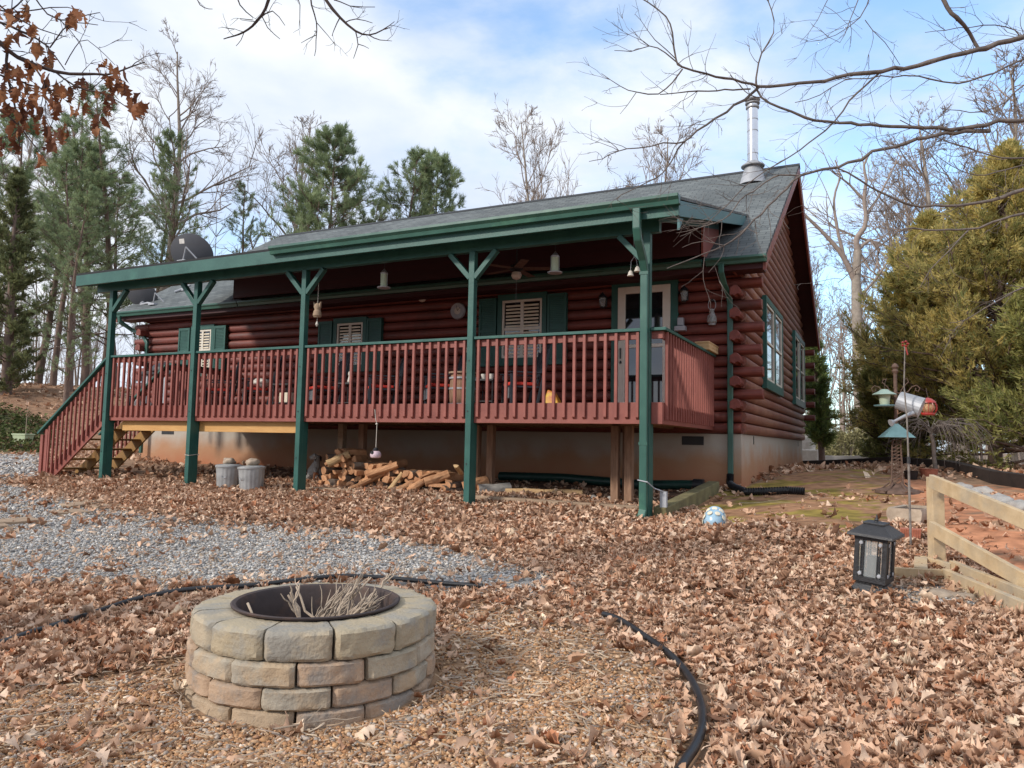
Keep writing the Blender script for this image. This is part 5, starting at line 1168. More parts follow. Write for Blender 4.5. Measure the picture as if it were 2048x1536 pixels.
# ivy bed on the left bank
X = r1.uniform(-40, -15.5, 60000); Y = r1.uniform(8, 28, 60000); r, d, px, py = region(X, Y, 1, r1); ok = r['ivy'] & (r1.random(len(X)) < .8); X, Y = X[ok], Y[ok]
c = np.array([(.05, .07, .02), (.09, .12, .035), (.13, .14, .05), (.16, .11, .06)])[r1.integers(0, 4, len(X))]
V, F, C = scatter(far_t, np.c_[X, Y, gz(X, Y)+r1.random(len(X))*.35], frames(len(X), .8, r1), r1.uniform(.08, .2, len(X)), c, r1)
npmesh('ivy_bed', V, F, Mt['leafdry'], colors=C, kind='stuff')
# individual larger twigs on the ground
for i, (a, b, rr_, lb) in enumerate((((545, 1475), (720, 1452), .004, 'thin bare twig lying on the pebbles in front of the fire pit'), ((350, 1375), (362, 1440), .007, 'short grey stick standing at the left foot of the fire pit'), ((60, 1490), (175, 1450), .004, 'thin twig on the pebbles near the bottom left corner'), ((1480, 1010), (1640, 1003), .005, 'long thin twig on the bare soil beyond the black corrugated pipe'),
        ((900, 1385), (985, 1410), .004, 'pale twig on the pebbles right of the fire pit'), ((1560, 1262), (1600, 1240), .005, 'pale curled twig in the leaves left of the black garden lantern'), ((0, 1455), (110, 1440), .004, 'twig cut by the left edge of the photo near the bottom'), ((1150, 1440), (1210, 1500), .004, 'thin twig on the pebbles beside the lower black hose'), ((1700, 955), (1790, 963), .006, 'thin grey stick on the clay in front of the birdfeeder stand'))):
    p = G(*a)+Vector((0, 0, .03)); q = G(*b)+Vector((0, 0, .035)); stick(p, q, rr_, 900+i, 2, lb, None, 'ground_twig')
# ================================================================== RIGHT SIDE GARDEN THINGS
# big garden lantern, leaning slightly
g = G(1745, 1187); lan = thing('garden_lantern', tuple(g), 'black pillar lantern with glass panes and a white candle standing in the leaves', 'lantern')
s = .5/.56*1.0; Mx = Matrix.Translation(g)@Euler((R(2), R(4.5), R(-15))).to_matrix().to_4x4()
def LB(a, b): m = MB(); m.box(a, b); return m
def fr(w, z0, z1): return ((-w, -w, z0), (w, w, z1))
mb = MB()
mb.box(*fr(.122, -.04, .035)); mb.add([(-.118,-.118,.035),(.118,-.118,.035),(.118,.118,.035),(-.118,.118,.035),(-.088,-.088,.075),(.088,-.088,.075),(.088,.088,.075),(-.088,.088,.075)], [(0,3,2,1),(4,5,6,7),(0,1,5,4),(1,2,6,5),(2,3,7,6),(3,0,4,7)])
mb.box(*fr(.088, .075, .092)); mb.xf(Mx).build('base', Mt['blackm'], lan, bevel=.004)
zb0, zt0, wb = .092, .40, .105
mb = MB(); mb.box(*fr(wb, zb0, zb0+.035)); mb.box(*fr(wb+.002, zt0-.02, zt0))
for a in (-1, 1):
    for b in (-1, 1): mb.box((a*wb, b*wb, zb0+.035), (a*(wb-.024), b*(wb-.024), zt0-.02))
for k in range(4):      # bars and rosettes on each face
    q = Matrix.Rotation(k*math.pi/2, 4, 'Z'); m = MB()
    m.box((-.083, -wb-.001, zb0+.035), (-.074, -wb+.008, zt0-.02)); m.box((.074, -wb-.001, zb0+.035), (.083, -wb+.008, zt0-.02)); m.box((-.064, -wb-.001, zb0+.075), (-.057, -wb+.008, zt0-.06)); m.box((.057, -wb-.001, zb0+.075), (.064, -wb+.008, zt0-.06)); m.box((-.05, -wb-.001, zb0+.035), (-.042, -wb+.008, zt0-.02)); m.box((.042, -wb-.001, zb0+.035), (.05, -wb+.008, zt0-.02))
    m.xf(q); mb.add(m.v, m.f)
mb.xf(Mx).build('lantern_frame', Mt['blackm'], lan, bevel=.0015, seg=1)
mb = MB()
for k in range(4):
    q = Matrix.Rotation(k*math.pi/2, 4, 'Z'); m = MB()
    for a in (-.062, .062):
        for z in (zb0+.055, zt0-.042): m.lathe((a, -wb-.0, z), [(.012, -.003), (.013, .003), (.008, .006), (0, .006)], 12, Euler((R(90), 0, 0)))
    m.xf(q); mb.add(m.v, m.f)
mb.xf(Mx).build('rosettes', Mt['lgrey'], lan)
mb = MB(); mb.box(*fr(wb-.012, zb0+.036, zt0-.021)); mb.xf(Mx).build('glass_panes', Mt['clear'], lan)
mb = MB(); mb.lathe((0, 0, zb0+.036), [(.045, 0), (.045, .13), (.035, .135), (0, .128)], 20); mb.xf(Mx).build('candle', Mt['candle'], lan, smooth=True)
mb = MB(); mb.add([(-.15,-.15,.405),(.15,-.15,.405),(.15,.15,.405),(-.15,.15,.405),(-.145,-.145,.425),(.145,-.145,.425),(.145,.145,.425),(-.145,.145,.425)], [(0,3,2,1),(4,5,6,7),(0,1,5,4),(1,2,6,5),(2,3,7,6),(3,0,4,7)])
mb.add([(-.143,-.143,.424),(.143,-.143,.424),(.143,.143,.424),(-.143,.143,.424),(-.065,-.065,.485),(.065,-.065,.485),(.065,.065,.485),(-.065,.065,.485)], [(0,3,2,1),(4,5,6,7),(0,1,5,4),(1,2,6,5),(2,3,7,6),(3,0,4,7)]); mb.box(*fr(.07, .484, .498))
mb.xf(Mx).build('roof', Mt['blackm'], lan, bevel=.003)
mb = MB(); mb.lathe((0, 0, .497), [(.018, 0), (.012, .008), (.015, .016), (.008, .028), (.004, .05), (0, .055)], 12); mb.xf(Mx).build('finial', Mt['blackm'], lan, smooth=True)
# wooden fence: post and two rails running down to the right
fp_ = G(1874, 1130); d_post = float(np.array(fp_)@FW)
fn = thing('wooden_fence', tuple(fp_), 'new pine handrail fence with one post and two sloping rails at the right edge', 'fence')
top = Dp(1887, 955, d_post); mb = MB(); mb.bar(fp_-Vector((0, 0, .2)), Vector((fp_.x, fp_.y, top[2])), .095, .095, up=(.9, .44, 0)); mb.build('post', Mt['fence'], fn, bevel=.004)
far_d = 3.9
for (ya, yb, nm) in (((958, 955), None, 0), ((1062, 1062), None, 1)):
    pass
for a, b in (((1862, 962), (2100, 1062)), ((1862, 1055), (2100, 1190))):
    p = Vector(Dp(a[0], a[1], d_post-.07)); q = Vector(Dp(b[0], b[1], 4.6)); d = q-p; mb = MB(); q2 = p+d*1.9; mb.bar(p, q2, .04, .105); mb.build('rail', Mt['fence'], fn, bevel=.003)
q = p+d*1.85; mb = MB(); mb.bar(Vector((q.x, q.y, -1.3)), Vector((q.x, q.y, q.z+.55)), .095, .095); mb.build('post', Mt['fence'], fn, bevel=.004)
# stacked steps edging boards
for i, (a, b, h, w_, lb) in enumerate((((1788, 1158), (1890, 1163), .10, .045, 'short pine board edging the lowest step beside the lantern'), ((1890, 1163), (2110, 1262), .11, .045, 'long pine board running down to the right edge below the fence'), ((1842, 1135), (1842, 1158), .10, .09, 'square cut timber end joining the two step boards'), ((1845, 1133), (1905, 1150), .10, .045, 'short upper pine board at the foot of the fence post'), ((1905, 1148), (2110, 1238), .12, .045, 'upper pine board running down behind the lower one to the right edge'))):
    pa = G(*a); pb = G(*b); c = (pa+pb)/2; mb = MB(); mb.bar(pa-c+Vector((0, 0, h*.35)), pb-c+Vector((0, 0, h*.35)), w_, h); o = mb.build('edging_board', Mt['fence'], bevel=.004); o.location = c; tag(o, lb, 'board', 'pine boards edging the steps')
for i, (px, py, rr_, lb) in enumerate(((1945, 1172, .16, 'large tan flat rock behind the upper step board'), (1880, 1190, .10, 'flat tan rock between the two step boards'), (1690, 1140, .085, 'flat grey rock in the leaves left of the lantern'), (1930, 1196, .09, 'small tan rock right of the flat one between the step boards'))): bundle('step_rock', G(px, py)+Vector((0, 0, .0)), rr_, Mt['stonebag'] if 'grey' not in lb else Mt['greystone'], lb, 'rock', 70+i, .4)
rk = [(1895, 985), (1915, 990), (1935, 996), (1955, 1000), (1975, 1006), (1995, 1012), (2015, 1020), (1925, 982), (1965, 994), (2005, 1006), (2035, 1022)]
for i, (px, py) in enumerate(rk): bundle('border_rock', G(px, py)+Vector((0, 0, .03)), .10+.03*((i*7) % 3), Mt['greystone'], 'grey rock in the loose row of stones along the dark border', 'rock', 90+i, .7)['group'] = 'grey rocks along the border'
# dark border timbers
ed = [(1606, 930), (1680, 932), (1790, 937), (1900, 950), (1990, 968), (2100, 985)]
dd = [21, 19.5, 17, 13.8, 12.3, 11]
for i in range(5):
    a = Vector(Dp(*ed[i], dd[i])); b = Vector(Dp(*ed[i+1], dd[i+1])); a.z = gz1(a.x, a.y); b.z = gz1(b.x, b.y); c = (a+b)/2; mb = MB(); mb.bar(a-c+Vector((0, 0, .09)), b-c+Vector((0, 0, .09)), .18, .24); o = mb.build('border_timber', Mt['darktimber'], bevel=.01); o.location = c
    tag(o, ['dark border timber nearest the cabin corner', 'dark border timber in front of the pale path', 'dark border timber behind the birdfeeder stand', 'dark border timber behind the fence post', 'dark border timber reaching the right edge of the photo'][i], 'timber')
# pedestal feeder stand
g = G(1795, 985); d0 = float(np.array(g)@FW); def_ = lambda px, py, dd_=0: Vector(Dp(px, py, d0+dd_))
fs = thing('feeder_stand', tuple(g), 'ornate rusty pedestal stand with curled arms and a blue green pyramid roof', 'feeder stand')
mb = MB(); mb.lathe(g, [(.30, -.01), (.28, .03), (.18, .06), (.1, .1), (.08, .12)], 16)
for k in range(6):
    a = k*math.pi/3; mb.tube([(g.x+.1*math.cos(a), g.y+.1*math.sin(a), g.z+.14), (g.x+.2*math.cos(a), g.y+.2*math.sin(a), g.z+.05), (g.x+.33*math.cos(a), g.y+.33*math.sin(a), g.z+.02)], .014, 6)
mb.build('base', Mt['rust'], fs, smooth=True)
zt = def_(1805, 880).z; mb = MB()
for a in (-1, 1):
    for b in (-1, 1): mb.tube([(g.x+a*.075, g.y+b*.075, g.z+.08), (g.x+a*.05, g.y+b*.05, zt)], .012, 6)
for k in range(12):
    z0 = g.z+.12+k*(zt-g.z-.15)/12; mb.tube([(g.x+.06*math.cos(t), g.y-.07, z0+.04+.035*math.sin(t)) for t in [2*math.pi*q/8 for q in range(9)]], .005, 4); mb.tube([(g.x-.065, g.y-.07, z0), (g.x+.065, g.y-.07, z0+.08)], .005, 4)
mb.build('lattice_column', Mt['rust'], fs)
p = def_(1805, 875); hw = .205; zz = p.z; zp = def_(1805, 858).z; mb = MB(); mb.add([(g.x-hw, g.y-hw, zz), (g.x+hw, g.y-hw, zz), (g.x+hw, g.y+hw, zz), (g.x-hw, g.y+hw, zz), (g.x, g.y, zp+.10)], [(0, 3, 2, 1), (0, 1, 4), (1, 2, 4), (2, 3, 4), (3, 0, 4)]); mb.xf(Matrix.Translation((g.x, g.y, 0))@Matrix.Rotation(R(12), 4, 'Z')@Matrix.Translation((-g.x, -g.y, 0))); mb.build('pyramid_roof', Mt['bluegreenroof'], fs)
ztop = def_(1812, 745).z; mb = MB(); mb.tube([(g.x, g.y, zp), (g.x, g.y, ztop)], .026, 10); mb.lathe((g.x, g.y, ztop), [(.03, 0), (.045, .03), (.03, .06), (.05, .09), (.03, .13), (0, .15)], 12); mb.build('pole', Mt['rust'], fs, smooth=True)
zarm = def_(1812, 780).z; Lx = (def_(1775, 780)-def_(1812, 780)).length
for s_ in (-1, 1):
    mb = MB(); c = Vector((g.x, g.y, zarm)); pts = [c+Vector((s_*x, 0, z)) for x, z in ((0, -.02), (.08, -.06), (.16, -.02), (.21, .05), (.27, .07), (.31, .03), (.29, -.02), (.25, .0), (.26, .03))]; mb.tube(pts, .008, 6); mb.tube([c+Vector((s_*x, 0, z)) for x, z in ((.05, -.05), (.1, .05), (.17, .12), (.15, .17), (.11, .15))], .007, 6); mb.build('curled_arm', Mt['rust'], fs)
# pale cone feeder hanging left
p = def_(1769, 798); t = thing('cone_feeder', tuple(p), 'pale green jar bird feeder with a wide cone roof, hanging left of the stand', 'bird feeder')
mb = MB(); mb.lathe((p.x, p.y, p.z-.08), [(.062, 0), (.078, .14)], 20); mb.build('seed_jar', Mt['feedergreen'], t, smooth=True)
mb = MB(); mb.lathe((p.x, p.y, p.z+.06), [(.16, 0), (.155, .012), (.07, .055), (.05, .075), (.0, .082)], 24); mb.build('roof', Mt['feederroof'], t, smooth=True)
mb = MB(); mb.lathe((p.x, p.y, p.z-.105), [(.14, 0), (.145, .012), (.14, .02), (0, .02)], 24); mb.build('tray', Mt['bluegreenroof'], t); mb = MB(); mb.tube([(p.x, p.y, p.z+.13), (p.x+.01, p.y, p.z+.24), (p.x+.03, p.y, p.z+.3)], .004, 5); mb.build('hanger', Mt['wire'], t)
# red caged feeder right
p = def_(1856, 815); t = thing('red_feeder', tuple(p), 'red caged globe bird feeder with a pointed roof, hanging right of the watering can', 'bird feeder')
mb = MB(); mb.lathe((p.x, p.y, p.z-.07), [(.05, 0), (.085, .04), (.09, .08), (.07, .13)], 18); mb.build('seed_globe', Mt['seed'], t, smooth=True)
mb = MB(); mb.lathe((p.x, p.y, p.z+.065), [(.105, 0), (.1, .02), (.05, .06), (.0, .08)], 18); mb.build('roof', Mt['redmetal'], t, smooth=True); mb = MB(); mb.lathe((p.x, p.y, p.z-.11), [(.08, 0), (.09, .015), (.09, .035), (0, .035)], 18); mb.build('tray', Mt['redmetal'], t)
mb = MB()
for k in range(12): a = k*math.pi/6; mb.tube([(p.x+math.cos(a)*rr_, p.y+math.sin(a)*rr_, p.z+h) for rr_, h in ((.085, -.09), (.115, -.03), (.115, .03), (.095, .075))], .004, 4)
mb.build('wire_cage', Mt['redmetal'], t)
mb = MB(); mb.tube([(p.x, p.y, p.z+.14), (p.x-.02, p.y, p.z+.28)], .004, 5); mb.build('hanger', Mt['wire'], t)
# shepherd pole with the tipped watering can
g2 = G(1822, 1096); d2 = float(np.array(g2)@FW); tp = Vector(Dp(1810, 690, d2)); md = Vector(Dp(1808, 760, d2))
sp_ = thing('shepherd_pole', tuple(g2), 'thin tall garden pole with a small red ornament on top, in front of the stand', 'pole')
mb = MB(); q = Vector(Dp(1817, 920, d2)); mb.tube([g2-Vector((0, 0, .2)), q], .010, 8); mb.tube([q, Vector(Dp(1814, 840, d2)), Vector(Dp(1808, 770, d2)), tp], [.008, .007, .006, .005], 8); mb.build('rod', Mt['pole'], sp_)
mb = MB(); mb.lathe(q-Vector((0, 0, .03)), [(.014, 0), (.014, .06)], 8); mb.build('joint', Mt['blackm'], sp_)
mb = MB()
for k in range(5): a = k*1.26; mb.lathe(tp+Vector((.022*math.cos(a), .0, .022*math.sin(a)+.01)), [(0, -.012), (.016, 0), (0, .012)], 8)
mb.tube([tp, tp+Vector((.012, 0, -.05)), tp+Vector((.02, 0, -.09))], .006, 5); mb.build('ornament', Mt['redmetal'], sp_)
c = Vector(Dp(1820, 808, d2+.15)); can = thing('watering_can', tuple(c), 'galvanised fluted watering can hanging tipped with its spout pointing down left', 'watering can')
ax = (Vector(Dp(1843, 814, d2+.1))-Vector(Dp(1802, 800, d2+.2))).normalized(); tl = ax.to_track_quat('Z', 'Y').to_euler(); L_ = .20; V = []; F = []; n = 60; qm = tl.to_matrix()
for j, (r_, h) in enumerate([(.0, -.105), (.078, -.105), (.08, -.10), (.092, .095), (.095, .10), (.0, .10)]):
    for k in range(n): a = 2*math.pi*k/n; rr_ = r_+(.003 if (k % 3 == 0 and 1 < j < 4) else 0); V.append(c+qm@Vector((rr_*math.cos(a), rr_*math.sin(a), h)))
for j in range(5):
    for k in range(n): F.append((j*n+k, j*n+(k+1) % n, (j+1)*n+(k+1) % n, (j+1)*n+k))
mb = MB(); mb.add(V, F); mb.build('can_body', Mt['galv'], can, smooth=True)
s0 = Vector(Dp(1826, 826, d2+.05)); s1 = Vector(Dp(1788, 843, d2+.02)); mb = MB(); mb.tube([s0, s0.lerp(s1, .5)+Vector((0, 0, .004)), s1], [.022, .016, .012], 12); dd_ = (s1-s0).normalized(); mb.tube([s1-dd_*.004, s1+dd_*.035], [.013, .034], 14); mb.build('spout', Mt['galv'], can, smooth=True)
h0 = Vector(Dp(1802, 790, d2+.2)); mb = MB(); mb.tube([h0, Vector(Dp(1794, 808, d2+.2)), Vector(Dp(1796, 828, d2+.2)), Vector(Dp(1806, 822, d2+.2))], .007, 8); mb.build('handle', Mt['rough'], can, smooth=True)
# log planter and basket
g = G(1808, 1052); t = thing('log_planter', tuple(g), 'hollowed log planter with pale bark rim on the clay behind the lantern', 'planter')
dv = Vector((.28, 1, 0)).normalized(); sd_v = Vector((1, -.28, 0)).normalized(); V = []; F = []; n = 20; prof = [(0, 1.0), (.5, 1.04), (1, .96)]; Lg = .62; r0 = .165
for j in range(7):
    for k in range(n):
        a = R(200)-R(220)*k/(n-1)*1.0 ; a = R(-20)+R(220)*(k/(n-1)); rr_ = r0*(1+.06*mn.noise(Vector((j*.9, k*.5, 3)))); c = g+dv*(Lg*j/6)+Vector((0, 0, .12))
        V.append(c+sd_v*(-math.cos(R(-200)+R(220)*k/(n-1))*rr_)+Vector((0, 0, math.sin(R(-200)+R(220)*k/(n-1))*rr_)))
for j in range(7):
    for k in range(n):
        c = g+dv*(Lg*(.04+.92*j/6))+Vector((0, 0, .125)); a = R(-200)+R(220)*k/(n-1); rr_ = r0*.78; V.append(c+sd_v*(-math.cos(a)*rr_)+Vector((0, 0, math.sin(a)*rr_)))
m7 = 7*n
for o_ in (0, m7):
    for j in range(6):
        for k in range(n-1): F.append((o_+j*n+k, o_+j*n+k+1, o_+(j+1)*n+k+1, o_+(j+1)*n+k))
for j in range(6):
    for k in (0, n-1): F.append((j*n+k, (j+1)*n+k, m7+(j+1)*n+k, m7+j*n+k))
F.append(tuple(range(n))); F.append(tuple(6*n+k for k in range(n))); F.append(tuple(m7+k for k in range(n))); F.append(tuple(m7+6*n+k for k in range(n)))
mb = MB(); mb.add(V, F); mb.build('log_shell', Mt['stick'], t, smooth=True)
mb = MB(); a = g+dv*.04+Vector((0, 0, .13)); b = g+dv*(Lg-.04)+Vector((0, 0, .13)); mb.prism([a-sd_v*.12, a+sd_v*.12, b+sd_v*.12, b-sd_v*.12], (0, 0, .02)); mb.build('planter_soil', Mt['ash'], t)
g = G(1822, 1084); mb = MB(); c = g+Vector((0, .05, 0))
t = thing('clay_basket', tuple(c), 'small ribbed terracotta box at the foot of the garden pole', 'planter')
mb.add([(c.x-.075, c.y-.06, c.z), (c.x+.075, c.y-.06, c.z), (c.x+.075, c.y+.06, c.z), (c.x-.075, c.y+.06, c.z), (c.x-.09, c.y-.07, c.z+.12), (c.x+.09, c.y-.07, c.z+.12), (c.x+.09, c.y+.07, c.z+.12), (c.x-.09, c.y+.07, c.z+.12)], [(0,3,2,1),(4,5,6,7),(0,1,5,4),(1,2,6,5),(2,3,7,6),(3,0,4,7)]); mb.build('box_body', Mt['basket'], t, bevel=.004)
mb = MB()
for k in range(9): x = -.08+k*.02; mb.bar((c.x+x*.9, c.y-.063, c.z+.005), (c.x+x, c.y-.073, c.z+.118), .006, .006, up=(0, -1, 0))
mb.build('ribs', Mt['basket'], t)
# pots by the border
for px, py, r_, lb, m in ((1858, 952, .14, 'brown clay planter in front of the dark border, behind the fence post', 'basket'), (1822, 948, .11, 'small dark pot with dry stems beside the feeder stand', 'darktimber')):
    g = Vector(Dp(px, py, 12.6)); g.z = gz1(g.x, g.y); mb = MB(); mb.lathe(g, [(r_*.8, 0), (r_, r_*1.2), (r_*1.1, r_*1.25), (r_*.9, r_*1.3), (0, r_*1.2)], 16); tag(mb.build('plant_pot', Mt[m], smooth=True), lb, 'pot')
# pale path beyond, and a leaning white post
p = Vector(Dp(1720, 912, 25)); mb = MB(); z = gz1(p.x, p.y)
V = []
for a in ((1560, 26), (1850, 22), (1830, 29), (1560, 34)): q = Vector(Dp(a[0], 912, a[1])); V.append((q.x, q.y, max(gz1(q.x, q.y), -.7)+.3))
mb.prism(V, (0, 0, -.6)); o = mb.build('path', pmat('pale_path', (.55, .52, .48), (.42, .39, .35), 2, .9, .3)); o['kind'] = 'structure'
p = Vector(Dp(1729, 912, 22.5)); mb = MB(); z = gz1(p.x, p.y); mb.bar((p.x-.03, p.y, z-.1), (p.x+.03, p.y, z+.75), .13, .1); tag(mb.build('white_post', Mt['white'], bevel=.01), 'short pale wooden post standing at the pale path between the trees', 'post')
# pale boulder like statue beyond the house corner
p = Vector(Dp(1617, 885, 24)); z = gz1(p.x, p.y); t = thing('garden_statue', (p.x, p.y, z), 'pale grey garden statue on a block, glimpsed past the far cabin corner', 'statue')
mb = MB(); mb.box((p.x-.3, p.y-.3, z-.1), (p.x+.3, p.y+.3, z+.5)); mb.build('pedestal', Mt['flower'], t, bevel=.03); mb = MB(); mb.lathe((p.x, p.y, z+.5), [(.2, 0), (.22, .2), (.15, .45), (.08, .55), (.12, .65), (.1, .8), (0, .86)], 14); mb.build('figure', Mt['flower'], t, smooth=True)
# ================================================================== TREES
class TB:
    """fast tube collector (numpy) for trees"""
    def __init__(s): s.V = []; s.F = []; s.n = 0
    def tube(s, pts, rad, k=5):
        P = np.array([tuple(p) for p in pts], float); n = len(P); T = np.gradient(P, axis=0); T /= np.linalg.norm(T, axis=1)[:, None]+1e-9
        a = np.array([0, 0, 1.]) if abs(T[0, 2]) < .9 else np.array([1., 0, 0]); U = np.cross(T, a); U /= np.linalg.norm(U, axis=1)[:, None]+1e-9; W = np.cross(T, U)
        t = np.arange(k)*2*np.pi/k; r = np.asarray(rad, float)[:, None, None]
        ring = P[:, None]+(U[:, None]*np.cos(t)[None, :, None]+W[:, None]*np.sin(t)[None, :, None])*r
        s.V.append(ring.reshape(-1, 3)); i = np.arange(n-1)[:, None]*k+np.arange(k)[None]; j = np.arange(n-1)[:, None]*k+(np.arange(k)[None]+1) % k
        s.F.append(np.stack([i, j, j+k, i+k], -1).reshape(-1, 4)+s.n); s.n += n*k
    def build(s, name, mat, parent=None, base=None): return npmesh(name, np.concatenate(s.V), np.concatenate(s.F), mat, smooth=True, parent=parent, base=base if base is not None else (0, 0, 0))
def limb(start, d, L, rg, n=7, wig=.12, up=.0, droop=0):
    P = [np.array(start, float)]; d = np.array(d, float); d /= np.linalg.norm(d)
    for i in range(n):
        d = d+np.array([rg.gauss(0, wig), rg.gauss(0, wig), rg.gauss(0, wig)+up-droop*i/n]); d /= np.linalg.norm(d); P.append(P[-1]+d*L/n)
    return np.array(P), d
def perp(d, rg, ang):
    d = np.array(d)/np.linalg.norm(d); r = np.array([rg.gauss(0, 1) for _ in range(3)]); r -= d*(r@d); r /= np.linalg.norm(r); return d*math.cos(ang)+r*math.sin(ang)
def bare(seed, H, w=.36, up=.06, levels=4, r0=None, lean=(0, 0), lowest=.35, dens=1.0, twig=.012, ang=.62):
    """tall leafless tree at the origin: returns trunk TB, crown TB"""
    rg = random.Random(seed); tr = TB(); cr = TB(); r0 = r0 or H*.014
    P, d = limb((0, 0, -.3), (lean[0], lean[1], 1), H*.93, rg, 14, .035, .01); R_ = np.linspace(r0, r0*.12, 15); tr.tube(P, R_, 8)
    def rec(p, d, L, r, lv):
        n = 6 if lv < 3 else 4; Q, dd = limb(p, d, L, rg, n, .13, up); cr.tube(Q, np.linspace(r, max(r*.35, twig*.5), n+1), 5 if lv < 2 else 3)
        if lv >= levels: return
        m = int((5 if lv == 1 else 4)*dens+rg.random())
        for _ in range(m):
            t = rg.uniform(.25, 1.0); i = min(int(t*n), n-1); q = Q[i]+(Q[i+1]-Q[i])*(t*n-i); rec(q, perp(Q[i+1]-Q[i], rg, rg.uniform(.35, .8)), L*rg.uniform(.35, .6), max(r*.45, twig), lv+1)
    nb = int(17*dens)
    for k in range(nb):
        t = lowest+(1-lowest)*(k+rg.random())/nb; i = min(int(t*14), 13); q = P[i]+(P[i+1]-P[i])*(t*14-i); L = H*w*(1.15-t)*rg.uniform(.6, 1.1)*1.0
        rec(q, perp((0, 0, 1), rg, ang+rg.uniform(-.2, .25)), L, R_[i]*.5, 1)
    return tr, cr
def blades(C, D, L, Wd, rng, tint):
    """thin triangles from points C along D"""
    n = len(C); S = np.cross(D, rng.normal(size=(n, 3))); S /= np.linalg.norm(S, axis=1)[:, None]+1e-9
    V = np.stack([C-S*Wd[:, None], C+S*Wd[:, None], C+D*L[:, None]], 1).reshape(-1, 3); F = np.arange(3*n).reshape(n, 3); return V, F, np.repeat(tint, 3)[:, None]*np.ones((1, 3))
def pine(seed, H, w=.2, lowest=.45, tuft=.26, nb=52, per=20, bl=.024, r0=None, airy=False):
    rg = random.Random(seed); rng = np.random.default_rng(seed); tr = TB(); br = TB(); P, d = limb((0, 0, -.3), (rg.gauss(0, .02), rg.gauss(0, .02), 1), H, rg, 14, .02, .01); r0 = r0 or H*.011; R_ = np.linspace(r0, .02, 15); tr.tube(P, R_, 8)
    C = []; D = []
    for k in range(nb):
        t = lowest+(1-lowest)*((k+rg.random())/nb)**.9; i = min(int(t*14), 13); q = P[i]+(P[i+1]-P[i])*(t*14-i); L = H*w*((1-t)/(1-lowest))**.6*rg.uniform(.5, 1.1)+.35
        Q, dd = limb(q, perp((0, 0, 1), rg, rg.uniform(1.0, 1.45)), L, rg, 6, .12, .09); br.tube(Q, np.linspace(max(R_[i]*.3, .02), .01, 7), 4)
        for j in range(2, 7):
            for _ in range(2 if not airy else 1):
                E, e2 = limb(Q[j], perp(Q[j]-Q[j-1], rg, rg.uniform(.4, 1.0)), L*rg.uniform(.12, .32)+.1, rg, 3, .15, .12); br.tube(E, [.012, .01, .008, .006], 3)
                for u in ((1, 2, 3) if airy else (2, 3)): C.append(E[u]); D.append(e2)
    C = np.array(C); D = np.array(D); n = len(C); Cc = np.repeat(C, per, 0)+rng.normal(0, .04, (n*per, 3)); Dd = np.repeat(D, per, 0)*.75+rng.normal(0, .55, (n*per, 3))+np.array([0, 0, .25]); Dd /= np.linalg.norm(Dd, axis=1)[:, None]
    tint = np.repeat(rng.uniform(.2, .8, n), per)+rng.uniform(-.1, .1, n*per)
    return tr, br, blades(Cc, Dd, rng.uniform(.6, 1.1, n*per)*tuft, np.full(n*per, bl*.5), rng, tint)
def cedar(seed, H, W_, shape, nbr, per, leaf=.06, base_=.02, spread=.5, flat=.6):
    """dense feathery cedar: shape(t)->relative radius"""
    rg = random.Random(seed); rng = np.random.default_rng(seed); tr = TB(); br = TB(); P, d = limb((0, 0, -.3), (0, 0, 1), H, rg, 14, .02, .01); R_ = np.linspace(H*.02, .02, 15); tr.tube(P, R_, 10); C = []; D = []
    for k in range(nbr):
        t = base_+(1-base_)*((k+rg.random())/nbr); i = min(int(t*14), 13); q = P[i]+(P[i+1]-P[i])*(t*14-i); L = W_*shape(t)*(rg.uniform(.42, .95) if rg.random() < .6 else rg.uniform(.85, 1.22))
        az = rg.uniform(0, 6.283); el = .15+.55*t+rg.uniform(-.2, .2); d0 = np.array([math.cos(az)*math.cos(el), math.sin(az)*math.cos(el), math.sin(el)])
        Q, dd = limb(q, d0, L, rg, 8, .09, .05); br.tube(Q, np.linspace(.035, .008, 9), 4)
        for j in range(3, 9):
            f = j/8
            for _ in range(3):
                E, e2 = limb(Q[j], perp(Q[j]-Q[j-1], rg, rg.uniform(.3, .9)), (.18+.30*(1-f*.5))*min(1.3, .5+L*.4)*rg.uniform(.6, 1.3), rg, 3, .2, .10); br.tube(E, [.009, .007, .005, .003], 3)
                for u in (1, 2, 3): C.append(E[u]); D.append(E[u]-E[u-1])
    C = np.array(C); D = np.array(D); D /= np.linalg.norm(D, axis=1)[:, None]; n = len(C)
    Cc = np.repeat(C, per, 0)-np.repeat(D, per, 0)*rng.uniform(0, .09, (n*per, 1))+rng.normal(0, .028, (n*per, 3)); Dd = np.repeat(D, per, 0)+rng.normal(0, .36, (n*per, 3)); Dd[:, 2] += .1; Dd /= np.linalg.norm(Dd, axis=1)[:, None]
    tint = np.repeat(rng.uniform(.15, .85, n), per)+rng.uniform(-.15, .15, n*per)
    return tr, br, blades(Cc, Dd, rng.uniform(.6, 1.5, n*per)*leaf, rng.uniform(.006, .012, n*per)*leaf/.06, rng, tint)
def needle_tree(name, parts, mat, bark, loc, label, cat, group=None, scale=1, rot=0, crown='needles'):
    t = empty(name, (0, 0, 0), label, cat, group); tr, br, (V, F, C) = parts
    tr.build('trunk', Mt[bark], t); cr = npmesh('crown', V, F, Mt[mat], colors=C, parent=t, base=(0, 0, 0)); br.build('branches', Mt[bark], t); t.location = loc; t.scale = (scale,)*3; t.rotation_euler.z = rot; return t
def at(px, top, d):
    q = Dp(px, top, d); z = gz1(q[0], q[1]); return Vector((q[0], q[1], z)), q[2]-z
TG = 'trees of the wood behind the cabin'
protos = {}
